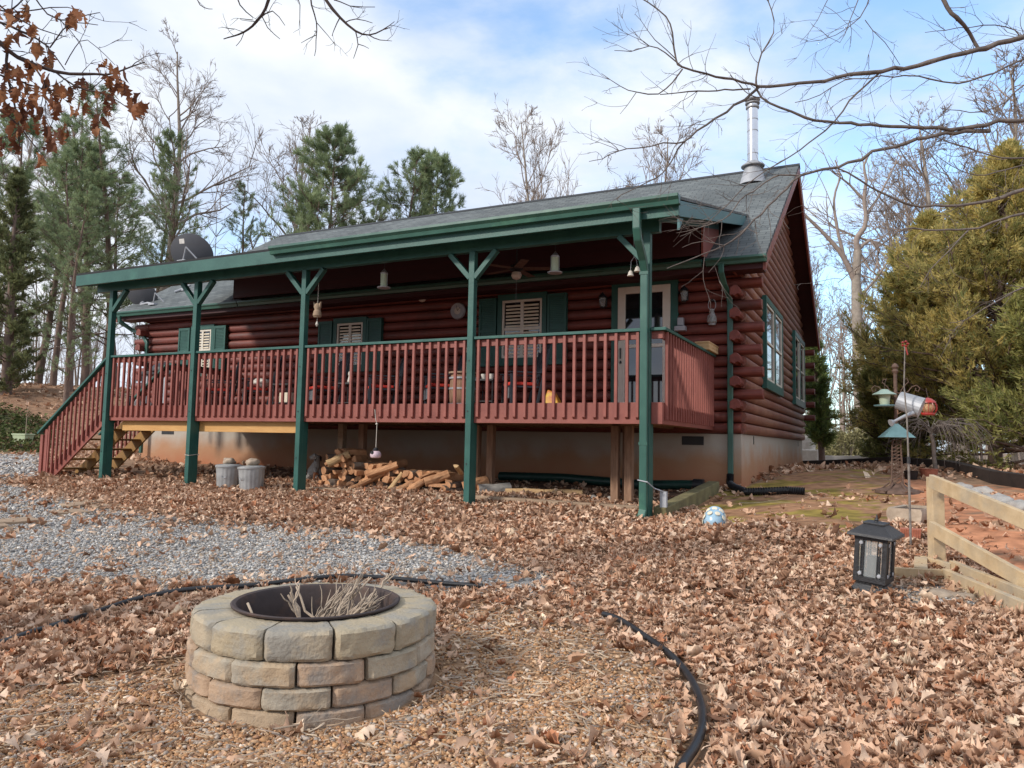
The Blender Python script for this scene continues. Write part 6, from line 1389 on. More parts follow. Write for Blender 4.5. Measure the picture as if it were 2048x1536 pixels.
def put(kind, H0, maker, px, top, d, name, label, cat, mat, bark, rot=0, wx=1.0, bare_=False):
    loc, h = at(px, top, d)
    if kind not in protos:
        if bare_:
            tr, cr = maker(); t = empty(name, (0, 0, 0)); tr.build('trunk', Mt[bark], t); cr.build('crown', Mt[mat], t)
        else: t = needle_tree(name, maker(), mat, bark, (0, 0, 0), None, None)
        protos[kind] = t
    else:
        t = copy_tree(protos[kind]); t.name = name
    t.location = loc; s = h/H0*(1.05 if bare_ else 1); t.scale = (s*wx, s*wx, s); t.rotation_euler.z = R(rot); return tag(t, label, cat, TG)
B1 = lambda: bare(3, 20, w=.40, dens=1.15, twig=.011, up=.035, ang=.72, lowest=.38); B2 = lambda: bare(8, 16, w=.46, dens=1.15, twig=.012, up=.03, ang=.62, lowest=.22)
PA = lambda: pine(4, 15, w=.17, lowest=.42, nb=56); PB = lambda: pine(14, 12, w=.26, lowest=.25, nb=84, per=26, tuft=.30, bl=.026); PC_ = lambda: pine(24, 14, w=.13, lowest=.15, nb=60, airy=True, per=15, tuft=.2)
CD = lambda: cedar(6, 12, 2.6, lambda t: (1-t)**.75*(.55+.45*min(1, t*5)), 150, 7, leaf=.14, spread=.5)
L_ = [('C', 12, CD, 45, 330, 36, 'cedar_tree', 'dark dense evergreen at the left edge of the photo', 'darkneedle', 'pinebark', 0, 1.15), ('PC', 14, PC_, 112, 235, 44, 'conifer_tree', 'tall thin sparse conifer behind the dark evergreen at the left', 'pineneedle', 'pinebark', 10, 1.3),
      ('PA', 15, PA, 140, 265, 40, 'pine_tree', 'pine with a leaning pinkish trunk rising from the crest of the bank', 'pineneedle', 'pinebark', 0, 1.2), ('PA', 15, PA, 172, 300, 38, 'pine_tree', 'pine with two bare trunks right of the leaning one', 'pineneedle', 'pinebark', 80, 1.1),
      ('PC', 14, PC_, 205, 225, 42, 'conifer_tree', 'sparse conifer on a thick pale trunk left of the porch corner', 'pineneedle', 'pinebark', 120, 1.35), ('PC', 14, PC_, 262, 205, 43, 'conifer_tree', 'feathery conifer above the left end of the porch roof', 'pineneedle', 'pinebark', 200, 1.35),
      ('PA', 15, PA, 375, 275, 42, 'pine_tree', 'slim pine with a bright tufted top above the upper satellite dish', 'pineneedle', 'pinebark', 160, .8), ('PC', 14, PC_, 318, 300, 46, 'conifer_tree', 'thin conifer beside the tallest bare tree', 'pineneedle', 'pinebark', 30, 1.0),
      ('PC', 14, PC_, 487, 345, 44, 'conifer_tree', 'small narrow conifer standing alone against the sky above the roof corner', 'pineneedle', 'pinebark', 60, 1.0), ('PB', 12, PB, 655, 270, 44, 'pine_tree', 'large bushy green pine above the middle of the roof', 'pineneedle', 'pinebark', 0, 1.0),
      ('PA', 15, PA, 790, 310, 46, 'pine_tree', 'open crowned pine right of the large bushy one', 'pineneedle', 'pinebark', 250, 1.15), ('PB', 12, PB, 880, 312, 47, 'pine_tree', 'pointed pine, rightmost of the pines above the roof', 'pineneedle', 'pinebark', 140, .75),
      ('PC', 14, PC_, 715, 400, 48, 'conifer_tree', 'small dark conifer tip between the large bushy pine and the open crowned one', 'pineneedle', 'pinebark', 300, 1.1), ('PA', 15, PA, 60, 250, 48, 'pine_tree', 'faint pine behind the hanging brown oak leaves', 'pineneedle', 'pinebark', 200, 1.2), ('C', 12, CD, -60, 300, 40, 'cedar_tree', 'dark evergreen just cut by the left edge of the photo', 'darkneedle', 'pinebark', 90, 1.2),
      ('PC', 14, PC_, 430, 480, 40, 'conifer_tree', 'low young conifer right of the upper satellite dish', 'pineneedle', 'pinebark', 150, 1.2), ('PA', 15, PA, 235, 330, 50, 'pine_tree', 'distant pine showing through the porch corner gap', 'pineneedle', 'pinebark', 20, 1.2), ('PC', 14, PC_, 160, 380, 34, 'conifer_tree', 'young conifer on the crest in front of the leaning pine', 'pineneedle', 'pinebark', 270, 1.2)]
for k, H0, mk, px, top, d, nm, lb, m, bk_, rot, wx in L_: put(k, H0, mk, px, top, d, nm, lb, 'tree', m, bk_, rot, wx)
for k, H0, mk, px, top, d, lb, rot, wx in (('B1', 20, B1, 335, 92, 44, 'tallest bare tree, above the upper satellite dish', 0, 1.0), ('B2', 16, B2, 582, 207, 47, 'bare round crowned tree left of the large bushy pine', 40, .95), ('B2', 16, B2, 1110, 215, 52, 'bare tree against the sky above the middle of the main roof', 150, .75), ('B2', 16, B2, 1283, 268, 52, 'bare fan shaped tree against the sky left of the metal flue', 260, .9),
        ('B1', 20, B1, 1030, 370, 60, 'faint low bare tree just above the ridge', 90, .8), ('B1', 20, B1, 1905, 190, 40, 'bare tree rising behind the top of the golden cedar', 180, 1.1), ('B2', 16, B2, 2010, 160, 44, 'bare tree at the upper right edge behind the cedar', 200, 1.2), ('B1', 20, B1, 215, 170, 60, 'bare tree far back between the left conifers', 220, 1.0), ('B1', 20, B1, 1790, 300, 48, 'thin bare tree left of the golden cedar top', 300, .9), ('B2', 16, B2, 1650, 480, 50, 'low bare tree seen below the pale twisted one', 120, .9), ('B1', 20, B1, 20, 200, 62, 'bare tree behind the dark evergreens at the left edge', 70, 1.0), ('B2', 16, B2, 1960, 210, 34, 'fine twigged bare tree between the golden cedar top and the right edge', 310, 1.0), ('B1', 20, B1, 2075, 150, 38, 'bare tree mostly cut by the right edge of the photo', 20, 1.2), ('B2', 16, B2, 1840, 330, 42, 'bare tree just left of the golden cedar crown', 75, 1.0), ('B2', 16, B2, 1760, 470, 44, 'low bare tree between the pale twisted one and the cedar', 140, 1.0)):
    put(k, H0, mk, px, top, d, 'bare_tree', lb, 'tree', 'twigfar', 'trunkgrey', rot, wx, True)
# far woodland reads as one mass of thin stems
def woodland(name, pxs, d0, d1, n, h0, h1, seed, mat):
    rg = random.Random(seed); T = TB()
    for _ in range(n):
        px = rg.uniform(*pxs); d = rg.uniform(d0, d1); q = Dp(px, 880, d); z = gz1(q[0], q[1]); H = rg.uniform(h0, h1); r = rg.uniform(.03, .11)
        P, dd = limb((q[0], q[1], z-.5), (rg.gauss(0, .05), rg.gauss(0, .05), 1), H, rg, 7, .035, .01); T.tube(P, np.linspace(r, r*.15, 8), 4)
        for _ in range(14):
            i = rg.randint(2, 6); Q, _d = limb(P[i], perp((0, 0, 1), rg, rg.uniform(.4, 1.1)), H*rg.uniform(.08, .25), rg, 4, .15, .05); T.tube(Q, np.linspace(.022, .008, 5), 3)
            for _ in range(2): j = rg.randint(1, 3); Q2, _d = limb(Q[j], perp(Q[j+1]-Q[j], rg, .6), H*rg.uniform(.04, .1), rg, 3, .15, .03); T.tube(Q2, np.linspace(.012, .006, 4), 3)
    o = T.build(name, Mt[mat]); o['kind'] = 'stuff'
woodland('distant_woodland', (-350, 560), 44, 75, 190, 5, 13, 1, 'twigfar'); woodland('distant_woodland', (1560, 2450), 34, 70, 170, 3.5, 9, 2, 'twigfar')
# pale twisted tree behind the gable
def limbs_from(paths, dep, T, rg, twigs=3, tw_l=.5, tw_r=.006, k=7, seg=.25):
    """paths: list of (points [(px,py,depth offset)], r0, r1)"""
    for pts, r0, r1 in paths:
        P = [np.array(Dp(p[0], p[1], dep+(p[2] if len(p) > 2 else 0))) for p in pts]; Q = []
        for i in range(len(P)-1):
            a, b = P[max(i-1, 0)], P[i]; c, e = P[i+1], P[min(i+2, len(P)-1)]; L = np.linalg.norm(c-b); n = max(2, int(L/seg*3))
            for q in range(n):
                t = q/n; Q.append(.5*((2*b)+(c-a)*t+(2*a-5*b+4*c-e)*t*t+(e-a-3*c+3*b)*t**3)+np.array([rg.gauss(0, 1) for _ in range(3)])*min(.012, L*.02)*(1 if q else 0))
        Q.append(P[-1]); Q = np.array(Q); R_ = np.linspace(r0, r1, len(Q))
        for i in range(3, len(Q)-2):
            if rg.random() < .12: R_[i] *= 1.15
        T.tube(Q, R_, k)
        Lt = np.sum(np.linalg.norm(np.diff(Q, axis=0), axis=1)); nt_ = int(Lt*twigs)
        for _ in range(nt_):
            i = rg.randint(1, len(Q)-2); d = Q[i+1]-Q[i]; s = rg.choice((-1, 1)); a = rg.uniform(.5, 1.1); L = tw_l*rg.uniform(.3, 1.2)
            E, e2 = limb(Q[i], perp(d, rg, a), L, rg, 6, .16, .015); T.tube(E, np.linspace(min(tw_r, R_[i]*.7), tw_r*.35, 7), 4)
            for _ in range(rg.randint(1, 3)):
                j = rg.randint(2, 5); E2, e3 = limb(E[j], perp(E[j+1]-E[j], rg, rg.uniform(.4, .9)), L*rg.uniform(.2, .5), rg, 4, .16, .01); T.tube(E2, np.linspace(tw_r*.6, tw_r*.28, 5), 4)
                if rg.random() < .7: T.tube([E2[-1], E2[-1]+(E2[-1]-E2[-2])*.25, E2[-1]+(E2[-1]-E2[-2])*.4], [tw_r*.3, tw_r*.6, tw_r*.15], 4)
rg = random.Random(4); T = TB(); d0 = 36
p0 = Dp(1712, 560, d0); zg = gz1(p0[0], p0[1])
tw = empty('bare_tree', (0, 0, 0), 'pale twisted bare tree between the gable and the golden cedar', 'tree', TG)
Tt = TB(); Tt.tube([(p0[0]+.2, p0[1], zg-.3), (p0[0]+.1, p0[1], zg+2), Dp(1714, 640, d0), Dp(1712, 560, d0), Dp(1716, 500, d0)], [.32, .28, .25, .22, .18], 10); Tt.build('trunk', Mt['trunkgrey'], tw)
limbs_from([([(1716, 500), (1712, 480), (1722, 465), (1732, 440), (1728, 400), (1733, 360), (1728, 330), (1745, 300)], .16, .04), ([(1716, 500), (1740, 480), (1758, 500), (1750, 540)], .1, .04), ([(1714, 570), (1690, 520), (1660, 480), (1620, 440), (1600, 420)], .15, .04), ([(1690, 520), (1675, 460), (1668, 400), (1680, 350), (1670, 320)], .1, .03), ([(1728, 400), (1700, 370), (1660, 340)], .07, .02), ([(1732, 430), (1765, 380), (1790, 330), (1800, 300)], .07, .02), ([(1714, 600), (1750, 560), (1790, 500)], .08, .03)], d0, T, rg, 1.3, 2.2, .03, 6, 1.0)
T.build('crown', Mt['twigfar'], tw)
# the cedars on the right
def big_cedar(px, base_y, top_y, d, wpx, seed, mat, label, nbr, per, leaf, shape, lowest=.03, zb_=None, nm='cedar_tree'):
    q = Dp(px, base_y, d); z = gz1(q[0], q[1]) if zb_ is None else zb_; H = Dp(px, top_y, d)[2]-z; W_ = wpx/FPX*d
    t = needle_tree(nm, cedar(seed, H, W_, shape, nbr, per, leaf, lowest), mat, 'pinebark', (q[0], q[1], z), label, 'tree'); return t
cone = lambda t: (1-t)**.8*(.75+.25*min(1, t*4))
big_cedar(1990, 935, 250, 16.5, 300, 31, 'cedargold', 'large golden bronze cedar filling the right edge of the photo', 290, 11, .10, lambda t: (1-t)**.92*(.72+.28*min(1, t*3.2))*1.2, .08)
big_cedar(1835, 925, 400, 18.8, 175, 32, 'cedargold', 'golden green cedar between the arborvitae and the large golden cedar', 210, 9, .10, lambda t: (1-t)**.75*1.05, .12)
big_cedar(1795, 925, 735, 18.5, 95, 35, 'cedargreen', 'low dark spreading evergreen behind the birdfeeders', 90, 9, .09, lambda t: (1-t)**.4*min(1, .3+t*2), .08)
big_cedar(2110, 960, 560, 14.0, 200, 36, 'cedargreen', 'green cedar boughs cut by the right edge beside the golden cedar', 120, 9, .10, lambda t: (1-t)**.5, .15)
big_cedar(1645, 930, 572, 22, 34, 33, 'arbor', 'slim pointed arborvitae beside the far cabin corner', 150, 8, .075, lambda t: (1-t)**.7*(.5+.5*min(1, t*4)), .16, nm='arborvitae')
# shrubs beyond the path
for i, (px, py, d, r_, lb) in enumerate(((1700, 885, 26, 1.0, 'pale olive shrub beyond the path, nearest the arborvitae'), (1755, 890, 27, .8, 'low olive shrub beyond the path behind the pale post'), (1665, 880, 28, .8, 'dull brown shrub behind the slim arborvitae'))):
    q = Dp(px, py, d); z = gz1(q[0], q[1])+.1; rng = np.random.default_rng(i+40); n = 4500; u = rng.normal(size=(n, 3)); u /= np.linalg.norm(u, axis=1)[:, None]; C = u*rng.uniform(.5, 1, (n, 1))*r_*np.array([1.2, 1, .85])*(1+.2*np.sin(u*5).sum(1))[:, None]+np.array([q[0], q[1], z+.5]); D = u+rng.normal(0, .6, (n, 3)); D /= np.linalg.norm(D, axis=1)[:, None]
    V, F, Cc = blades(C, D, rng.uniform(.08, .16, n), rng.uniform(.02, .04, n), rng, rng.uniform(.1, .9, n)); t = empty('shrub', (0, 0, 0), lb, 'shrub', 'shrubs beyond the pale path'); npmesh('foliage', V, F, Mt['shrub'], colors=Cc, parent=t, base=(0, 0, 0)); T = TB()
    rgx = random.Random(i)
    for k in range(12): Q, _ = limb((q[0], q[1], z-.3), perp((0, 0, 1), rgx, rgx.uniform(.1, .8)), r_*1.2, rgx, 4, .1); T.tube(Q, np.linspace(.02, .006, 5), 4)
    T.build('stems', Mt['twigfar'], t)
# weeping bare shrub behind the fence post
rg = random.Random(12); T = TB(); q = Vector(Dp(1872, 955, 12.9)); z = gz1(q.x, q.y); ws = empty('weeping_shrub', (0, 0, 0), 'small bare weeping tree with pale contorted trunk behind the fence post', 'tree')
dW = 12.9; Tt = TB(); Tt.tube([(q.x+.02, q.y, z-.1), tuple(Dp(1868, 915, dW)), tuple(Dp(1867, 885, dW)), tuple(Dp(1862, 868, dW))], [.04, .035, .032, .03], 8); Tt.build('trunk', Mt['branchpale'], ws)
for k in range(42):
    s = rg.choice((-1, 1, 1)); st = Vector(Dp(1862+rg.uniform(-4, 30)*(s > 0), 868-rg.uniform(0, 12), dW)); w1 = rg.uniform(.15, .75)*s; dz = rg.uniform(.05, .22); dn = rg.uniform(.15, .6); yy = rg.uniform(-.4, .4)
    P = [st, st+Vector((w1*.3, yy*.3, dz)), st+Vector((w1*.65, yy*.7, dz*.8)), st+Vector((w1*.95, yy, -dn*.3)), st+Vector((w1*1.05, yy*1.1, -dn))]; T.tube([tuple(p+Vector((rg.gauss(0, .012), 0, rg.gauss(0, .012)))) for p in P], [.008, .007, .005, .004, .002], 4)
    for _ in range(2): j = rg.randint(1, 3); E, _d = limb(P[j], (w1, rg.gauss(0, .3), -.6), rg.uniform(.1, .3), rg, 4, .2); T.tube(E, np.linspace(.005, .002, 5), 3)
T.build('branches', Mt['branchpale'], ws)
# ------------------------------------------------------------------ overhanging trees in the foreground
rg = random.Random(77); dR = 6.3
rt_tree = empty('bare_tree', (0, 0, 0), 'bare tree whose long branches reach in over the roof from the upper right', 'tree')
tx, ty = Dp(2560, 400, 6.4)[0], Dp(2560, 400, 6.4)[1]; tzg = gz1(tx, ty); Tt = TB()
Tt.tube([(tx, ty, tzg-.4), (tx, ty, tzg+1.2), (tx-.05, ty+.05, tzg+2.6), (tx-.02, ty+.1, 3.4), (tx+.1, ty+.05, 5), (tx+.05, ty, 7)], [.19, .16, .15, .13, .1, .05], 14); Tt.build('trunk', Mt['branch'], rt_tree); T = TB()
def tpt(z, d=0): return z
RP = [([(2420, 20, .3), (2200, 40, .2), (2048, 74), (1957, 99), (1880, 118), (1808, 138), (1720, 147), (1628, 164), (1570, 170), (1518, 173)], .040, .016), ([(1518, 173), (1466, 158, -.1), (1415, 148, -.2), (1365, 134, -.3), (1352, 118, -.3), (1345, 66, -.3), (1332, 33, -.3), (1281, -4, -.3)], .013, .006),
      ([(1518, 173), (1501, 189), (1430, 237, -.1), (1369, 283, -.2), (1350, 310, -.2), (1325, 346, -.3), (1242, 390, -.4), (1236, 402, -.4)], .015, .003), ([(1369, 283, -.2), (1300, 293, -.3), (1238, 302, -.3), (1205, 318, -.35), (1178, 323, -.4)], .008, .003), ([(1238, 302, -.3), (1222, 286, -.3), (1208, 275, -.3)], .004, .002),
      ([(1365, 138, -.3), (1345, 165, -.3), (1317, 188, -.3), (1273, 184, -.35), (1240, 172, -.4), (1203, 147, -.4)], .008, .003), ([(1273, 184, -.35), (1255, 210, -.4), (1240, 228, -.4)], .004, .002), ([(1501, 178), (1466, 180), (1395, 182, -.1), (1320, 189, -.2)], .009, .005), ([(1365, 134, -.3), (1330, 105, -.3), (1299, 92, -.3), (1262, 103, -.3), (1229, 101, -.4)], .007, .003), ([(1299, 92, -.3), (1275, 72, -.3), (1262, 56, -.3)], .004, .002),
      ([(1352, 118, -.3), (1310, 80, -.4), (1270, 28, -.4)], .005, .002), ([(2420, 240, .4), (2200, 236, .3), (2048, 241), (1930, 256), (1851, 256), (1764, 252), (1680, 246), (1610, 235), (1560, 215), (1523, 195), (1512, 165), (1514, 145), (1523, 107), (1547, 66), (1543, 20), (1532, -6)], .034, .005), ([(1523, 195), (1500, 190), (1480, 170), (1460, 150)], .006, .003), ([(1523, 107), (1520, 80), (1519, 55)], .003, .0015),
      ([(1980, 262), (1930, 262), (1851, 276), (1768, 298), (1676, 335), (1602, 351), (1550, 400, -.1), (1509, 438, -.2), (1480, 470, -.3), (1448, 491, -.3), (1390, 515, -.4), (1334, 537, -.5)], .022, .004), ([(1448, 491, -.3), (1410, 482, -.4), (1364, 495, -.4)], .006, .002), ([(1602, 351), (1560, 350), (1530, 365), (1480, 400, -.2), (1444, 440, -.3), (1370, 443, -.4)], .009, .003), ([(1444, 440, -.3), (1400, 455, -.4), (1352, 466, -.4)], .005, .002), ([(1448, 491, -.3), (1442, 515, -.3), (1417, 545, -.3)], .004, .002),
      ([(2420, 330, .4), (2200, 350, .3), (2048, 379), (1983, 401), (1895, 412), (1821, 410), (1764, 386), (1720, 360), (1676, 337)], .032, .009), ([(2420, 420, .4), (2200, 420, .3), (2048, 427), (1939, 458), (1851, 460), (1808, 458), (1755, 495), (1700, 545), (1676, 565)], .026, .004), ([(1939, 458), (1900, 500), (1860, 540), (1840, 575)], .009, .003),
      ([(2300, 60, .2), (2150, 90, .1), (2048, 118), (1975, 150), (1917, 167), (1860, 158), (1808, 151), (1690, 160), (1640, 190), (1590, 205)], .015, .004), ([(1764, 142), (1730, 172), (1698, 202), (1667, 245), (1600, 300), (1536, 338), (1490, 372), (1457, 408), (1410, 450), (1360, 473)], .010, .003), ([(2300, 280, .3), (2150, 300, .2), (2048, 316), (1980, 310), (1900, 285), (1850, 262), (1800, 240)], .014, .005),
      ([(1880, -20, -.1), (1895, 15, -.1), (1913, 35, -.1), (1939, 66), (1957, 97)], .022, .018), ([(2048, 330), (1990, 345), (1950, 350), (1900, 330), (1860, 300)], .008, .003), ([(2100, 560, .1), (2048, 575), (1990, 605), (1930, 640), (1900, 645)], .010, .003), ([(2100, 40), (2048, 75), (2030, 60), (1990, 50), (1940, 55), (1850, 65)], .008, .003), ([(2048, 170), (1990, 215), (1940, 225), (1880, 215)], .008, .003),
      ([(1720, -10, -.3), (1700, 40, -.3), (1680, 85, -.3), (1640, 60, -.3)], .005, .002), ([(1660, -10, -.3), (1635, 40, -.3), (1600, 85, -.3)], .004, .002), ([(1740, -10, -.2), (1720, 35, -.2), (1672, 70, -.2), (1615, 84, -.2)], .006, .002), ([(1730, 40, -.1), (1770, 85, -.1), (1800, 130)], .004, .003)]
RP = [(a_, b_*.82, c_*.75) for a_, b_, c_ in RP]
limbs_from(RP, dR, T, rg, 7.5, .40, .0030, 7, .25)
for z_, tgt in ((2.6, (2420, 20, .3)), (1.9, (2420, 240, .4)), (1.6, (2420, 330, .4)), (1.3, (2420, 420, .4)), (3.0, (2300, 60, .2)), (2.2, (2300, 280, .3))):
    e = Dp(tgt[0], tgt[1], dR+tgt[2]); zz = min(e[2]-.1, 4); T.tube([(tx, ty, zz-.25), ((tx+e[0])/2, (ty+e[1])/2, e[2]-.08), tuple(e)], [.06, .04, .027], 8)
q0 = Dp(1880, -20, dR-.1); T.tube([(tx, ty, 5.5), ((tx+q0[0])/2, (ty+q0[1])/2, (5.5+q0[2])/2+.5), (q0[0]+.3, q0[1], q0[2]+.9), tuple(q0)], [.06, .045, .03, .022], 8)
for a in ((1720, -10, -.3), (1660, -10, -.3), (1740, -10, -.2), (1281, -4, -.3), (1532, -6)):
    e = Dp(a[0], a[1], dR+(a[2] if len(a) > 2 else 0)); T.tube([(q0[0]+.3, q0[1], q0[2]+.9), ((q0[0]+e[0])/2, (q0[1]+e[1])/2, e[2]+1.0), tuple(e)], [.02, .012, .005], 6)
T.build('crown', Mt['branchpale'], rt_tree)
# oak at the left with dry leaves still hanging
rg = random.Random(41); dO = 4.2; oak = empty('oak_tree', (0, 0, 0), 'oak reaching in at the upper left with dry brown leaves still hanging', 'tree')
ox, oy = Dp(-900, 300, 3.4)[0], Dp(-900, 300, 3.4)[1]; oz = gz1(ox, oy); Tt = TB(); Tt.tube([(ox, oy, oz-.4), (ox, oy, 0), (ox+.1, oy, 2.4), (ox+.2, oy+.05, 4.2), (ox+.2, oy, 6.5)], [.3, .24, .2, .16, .08], 14); Tt.build('trunk', Mt['oakbark'], oak); T = TB()
OP = [([(-500, -60, -.4), (-200, 20, -.2), (-60, 65), (0, 85), (15, 100), (62, 127), (110, 143), (190, 148), (230, 146), (290, 124)], .028, .003), ([(-60, 20), (0, 45), (40, 62), (90, 88), (130, 140)], .008, .003), ([(-60, -30), (0, 12), (60, 50), (135, 74)], .006, .002), ([(15, 100), (14, 150), (26, 195), (38, 255), (40, 300)], .009, .003), ([(110, 143), (150, 172), (200, 185), (240, 205), (290, 236)], .006, .002), ([(40, 62), (70, 75), (100, 95), (125, 60), (150, 45), (196, 50)], .006, .002), ([(62, 127), (90, 165), (110, 215), (95, 265)], .006, .002), ([(-60, 130), (0, 150), (60, 170), (140, 190), (170, 210)], .006, .002),
      ([(60, -20), (80, 10), (120, 40), (200, 25)], .005, .002), ([(-20, -10), (10, 20), (35, 10), (60, -15)], .006, .003), ([(130, 130), (150, 95), (175, 80), (230, 130)], .003, .0015), ([(-30, 200), (20, 235), (60, 280), (90, 315)], .006, .002), ([(-40, 5), (20, 25), (100, 15), (165, 22)], .005, .002)]
limbs_from(OP, dO, T, rg, 5.0, .26, .0032, 6, .2); e = Dp(-500, -60, dO-.4); T.tube([(ox+.1, oy, 2.2), ((ox+e[0])/2, (oy+e[1])/2, e[2]+.1), tuple(e)], [.09, .06, .03], 8)
for a in ((-60, 20), (-60, -30), (-60, 130), (60, -20), (-20, -10), (-30, 200), (-40, 5)):
    e = Dp(a[0], a[1], dO); b_ = Dp(-260, 0, dO-.2); T.tube([tuple(b_), tuple((np.array(b_)+np.array(e))/2+np.array([0, 0, .03])), tuple(e)], [.015, .01, .006], 6)
# bare limbs overhead at the top centre
JP = [([(545, -30), (537, 0), (523, 31), (505, 52), (488, 64), (468, 72), (447, 78)], .013, .003), ([(520, 36), (545, 22), (570, 51)], .005, .002), ([(523, 31), (535, 55), (560, 78)], .004, .002), ([(488, 64), (482, 80), (472, 92)], .003, .002), ([(505, 40), (480, 37)], .003, .002), ([(400, -30), (395, 0), (408, 15), (425, 18)], .004, .002), ([(470, -20), (480, 10), (505, 34)], .005, .003), ([(620, -30), (623, 10), (633, 45), (632, 80), (629, 112)], .006, .002), ([(633, 45), (655, 70), (672, 92)], .003, .0015), ([(632, 70), (602, 86)], .003, .0015), ([(585, -30), (600, 10), (600, 58)], .004, .0015),
      ([(640, -30), (652, 0), (680, 35), (711, 62), (738, 70), (765, 60), (789, 43)], .012, .002), ([(711, 62), (716, 90), (707, 117)], .004, .002), ([(716, 88), (738, 97)], .003, .0015), ([(690, 45), (712, 38), (745, 46)], .004, .002), ([(738, 70), (760, 80), (784, 82)], .004, .0015), ([(670, 0), (700, 12), (750, 14)], .004, .002), ([(680, 35), (668, 60), (664, 72)], .004, .0015)]
dJ = 5.0; limbs_from(JP, dJ, T, rg, 8.0, .2, .0024, 6, .2)
hub = Dp(600, -420, dJ); T.tube([(ox+.2, oy, 4.3), ((ox+.2+hub[0])/2, (oy+hub[1])/2, hub[2]+.5), tuple(hub)], [.11, .08, .05], 8)
for a in ((545, -30), (400, -30), (470, -20), (620, -30), (585, -30), (640, -30), (670, 0)):
    e = Dp(a[0], a[1], dJ); m_ = (np.array(hub)+np.array(e))/2+np.array([rg.uniform(-.1, .1), 0, .05]); T.tube([tuple(hub), tuple(m_), tuple(e)], [.03, .018, .009], 6)
T.build('branches', Mt['oakbark'], oak)
# hanging leaves
rng = np.random.default_rng(8); n = 185; cx = []; 
spots = [(20, 15), (60, 22), (75, 40), (130, 15), (160, 8), (30, 20), (55, 50), (77, 85), (15, 75), (100, 110), (62, 125), (25, 135), (45, 150), (85, 150), (105, 160), (120, 165), (210, 120), (235, 140), (232, 160), (185, 170), (245, 170), (10, 140), (30, 170), (5, 180), (140, 165), (165, 150), (50, 195), (60, 200), (100, 195), (150, 200), (40, 225), (85, 220), (90, 250), (130, 250), (105, 275), (50, 240), (30, 280), (80, 300), (220, 200), (210, 215), (270, 190), (285, 200), (190, 230), (0, 160), (20, 125), (110, 180), (70, 185), (15, 205), (35, 245), (12, 280)]
P = []
for k in range(n): s = spots[k % len(spots)]; P.append(Dp(s[0]+rng.normal(0, 9), s[1]+rng.normal(0, 8), dO+rng.normal(0, .22)))
P = np.array(P); V, F, C = [], [], []; Rm = frames(n, .35, rng); dn = np.array([[0, 0, 1.], [0, 1, 0], [-1, 0, 0]])   # length along -z
Rm = Rm@dn[None]; c = np.array([(.20, .075, .035), (.27, .11, .05), (.14, .055, .03), (.33, .15, .07)])[rng.integers(0, 4, n)]
V, F, C = scatter(near_t, P-np.array([0, 0, .05]), Rm, rng.uniform(.06, .11, n), c, rng); npmesh('dry_leaves', V, F, Mt['oakleaf'], colors=C, parent=oak, base=(0, 0, 0))
# ------------------------------------------------------------------ camera, light, render
cam = bpy.data.cameras.new('camera'); co = bpy.data.objects.new('camera', cam); COL.objects.link(co)
rt_ = M3@np.array([1, 0, 0.]); up_ = M3@np.array([0, -1., 0]); bk = -FW
co.matrix_world = Matrix(((rt_[0], up_[0], bk[0], 0), (rt_[1], up_[1], bk[1], 0), (rt_[2], up_[2], bk[2], 0), (0, 0, 0, 1)))
cam.sensor_width = 36; cam.lens = FPX/2048*36; cam.clip_start = .05; cam.clip_end = 3000; sc.camera = co
sd_ = Vector((.62, 1, -.70)).normalized()
sun = bpy.data.lights.new('sun', 'SUN'); sun.energy = SUN_E; sun.angle = R(6.0); sun.color = (1, .93, .84)
so = bpy.data.objects.new('sun', sun); COL.objects.link(so); so.rotation_euler = sd_.to_track_quat('-Z', 'Y').to_euler()
w = bpy.data.worlds.new('World'); sc.world = w; w.use_nodes = True; nt = w.node_tree; nt.nodes.clear(); N = nt.nodes; L = nt.links
out = N.new('ShaderNodeOutputWorld'); bg = N.new('ShaderNodeBackground'); bg.inputs[1].default_value = .12
sky = N.new('ShaderNodeTexSky'); sky.sky_type = 'NISHITA'; sky.sun_disc = False; sky.sun_elevation = R(30.7); sky.sun_rotation = math.atan2(-.62, -1); sky.air_density = 1; sky.dust_density = 1.5; sky.ozone_density = 1.5
tc = N.new('ShaderNodeTexCoord'); mp = N.new('ShaderNodeMapping'); mp.inputs['Scale'].default_value = (1, 1, 2.2); mp.inputs['Location'].default_value = (3.1, 1.4, .3); L.new(tc.outputs['Generated'], mp.inputs[0])
n1 = N.new('ShaderNodeTexNoise'); n1.inputs['Scale'].default_value = 2.3; n1.inputs['Detail'].default_value = 9; n1.inputs['Roughness'].default_value = .56; n1.inputs['Distortion'].default_value = .25; L.new(mp.outputs[0], n1.inputs['Vector'])
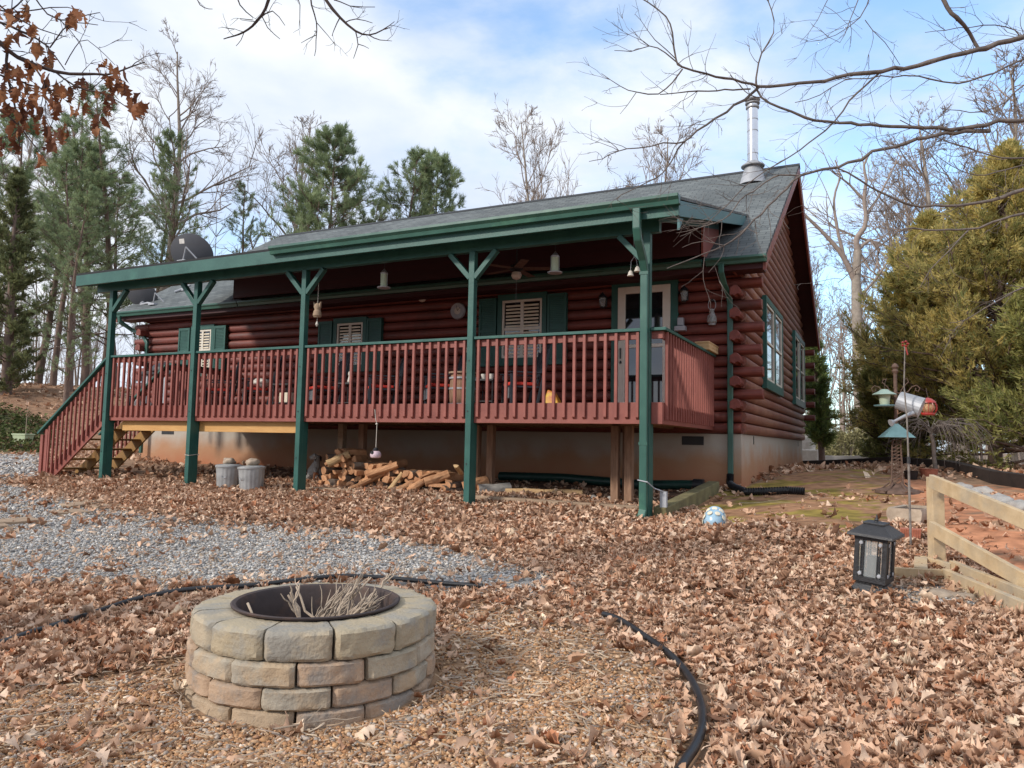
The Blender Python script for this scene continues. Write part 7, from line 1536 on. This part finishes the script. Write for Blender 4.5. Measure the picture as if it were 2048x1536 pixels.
# clearer air to the upper right of the cabin, veil of cloud elsewhere
dt = N.new('ShaderNodeVectorMath'); dt.operation = 'DOT_PRODUCT'; cd = ray(1560, 150); cd = cd/np.linalg.norm(cd); dt.inputs[1].default_value = tuple(cd); L.new(tc.outputs['Generated'], dt.inputs[0])
m1 = N.new('ShaderNodeMapRange'); m1.inputs[1].default_value = .86; m1.inputs[2].default_value = 1.0; m1.inputs[3].default_value = .16; m1.inputs[4].default_value = -.10; L.new(dt.outputs['Value'], m1.inputs[0])
ad = N.new('ShaderNodeMath'); ad.operation = 'ADD'; L.new(n1.outputs['Fac'], ad.inputs[0]); L.new(m1.outputs[0], ad.inputs[1])
m2 = N.new('ShaderNodeMapRange'); m2.interpolation_type = 'SMOOTHSTEP'; m2.inputs[1].default_value = .36; m2.inputs[2].default_value = .64; m2.inputs[3].default_value = .12; m2.inputs[4].default_value = 1; L.new(ad.outputs[0], m2.inputs[0])
n3 = N.new('ShaderNodeTexNoise'); n3.inputs['Scale'].default_value = 3.7; n3.inputs['Detail'].default_value = 6; mp3 = N.new('ShaderNodeMapping'); mp3.inputs['Scale'].default_value = (1, 1, 2); mp3.inputs['Location'].default_value = (7, 2, 5); L.new(tc.outputs['Generated'], mp3.inputs[0]); L.new(mp3.outputs[0], n3.inputs['Vector'])
cr = N.new('ShaderNodeValToRGB'); cr.color_ramp.elements[0].position = .38; cr.color_ramp.elements[1].position = .62; cr.color_ramp.elements[0].color = (3.7, 4.3, 5.4, 1); cr.color_ramp.elements[1].color = (5.3, 5.5, 5.8, 1); L.new(n3.outputs['Fac'], cr.inputs[0])
sb = N.new('ShaderNodeVectorMath'); sb.operation = 'MULTIPLY'; sb.inputs[1].default_value = SKYMUL; L.new(sky.outputs[0], sb.inputs[0])
mx = N.new('ShaderNodeMix'); mx.data_type = 'RGBA'; L.new(m2.outputs[0], mx.inputs[0]); L.new(sb.outputs[0], mx.inputs[6]); L.new(cr.outputs[0], mx.inputs[7])
L.new(mx.outputs[2], bg.inputs[0]); L.new(bg.outputs[0], out.inputs[0])
vs = sc.view_settings; sc.display_settings.display_device = 'sRGB'; vs.view_transform = 'Standard'; vs.look = 'None'; vs.exposure = EXPO; vs.gamma = 1
sc.cycles.max_bounces = 6; sc.cycles.diffuse_bounces = 3; sc.cycles.glossy_bounces = 3; sc.cycles.transmission_bounces = 6; sc.cycles.transparent_max_bounces = 8
sc.cycles.use_denoising = True; sc.cycles.caustics_reflective = False; sc.cycles.caustics_refractive = False
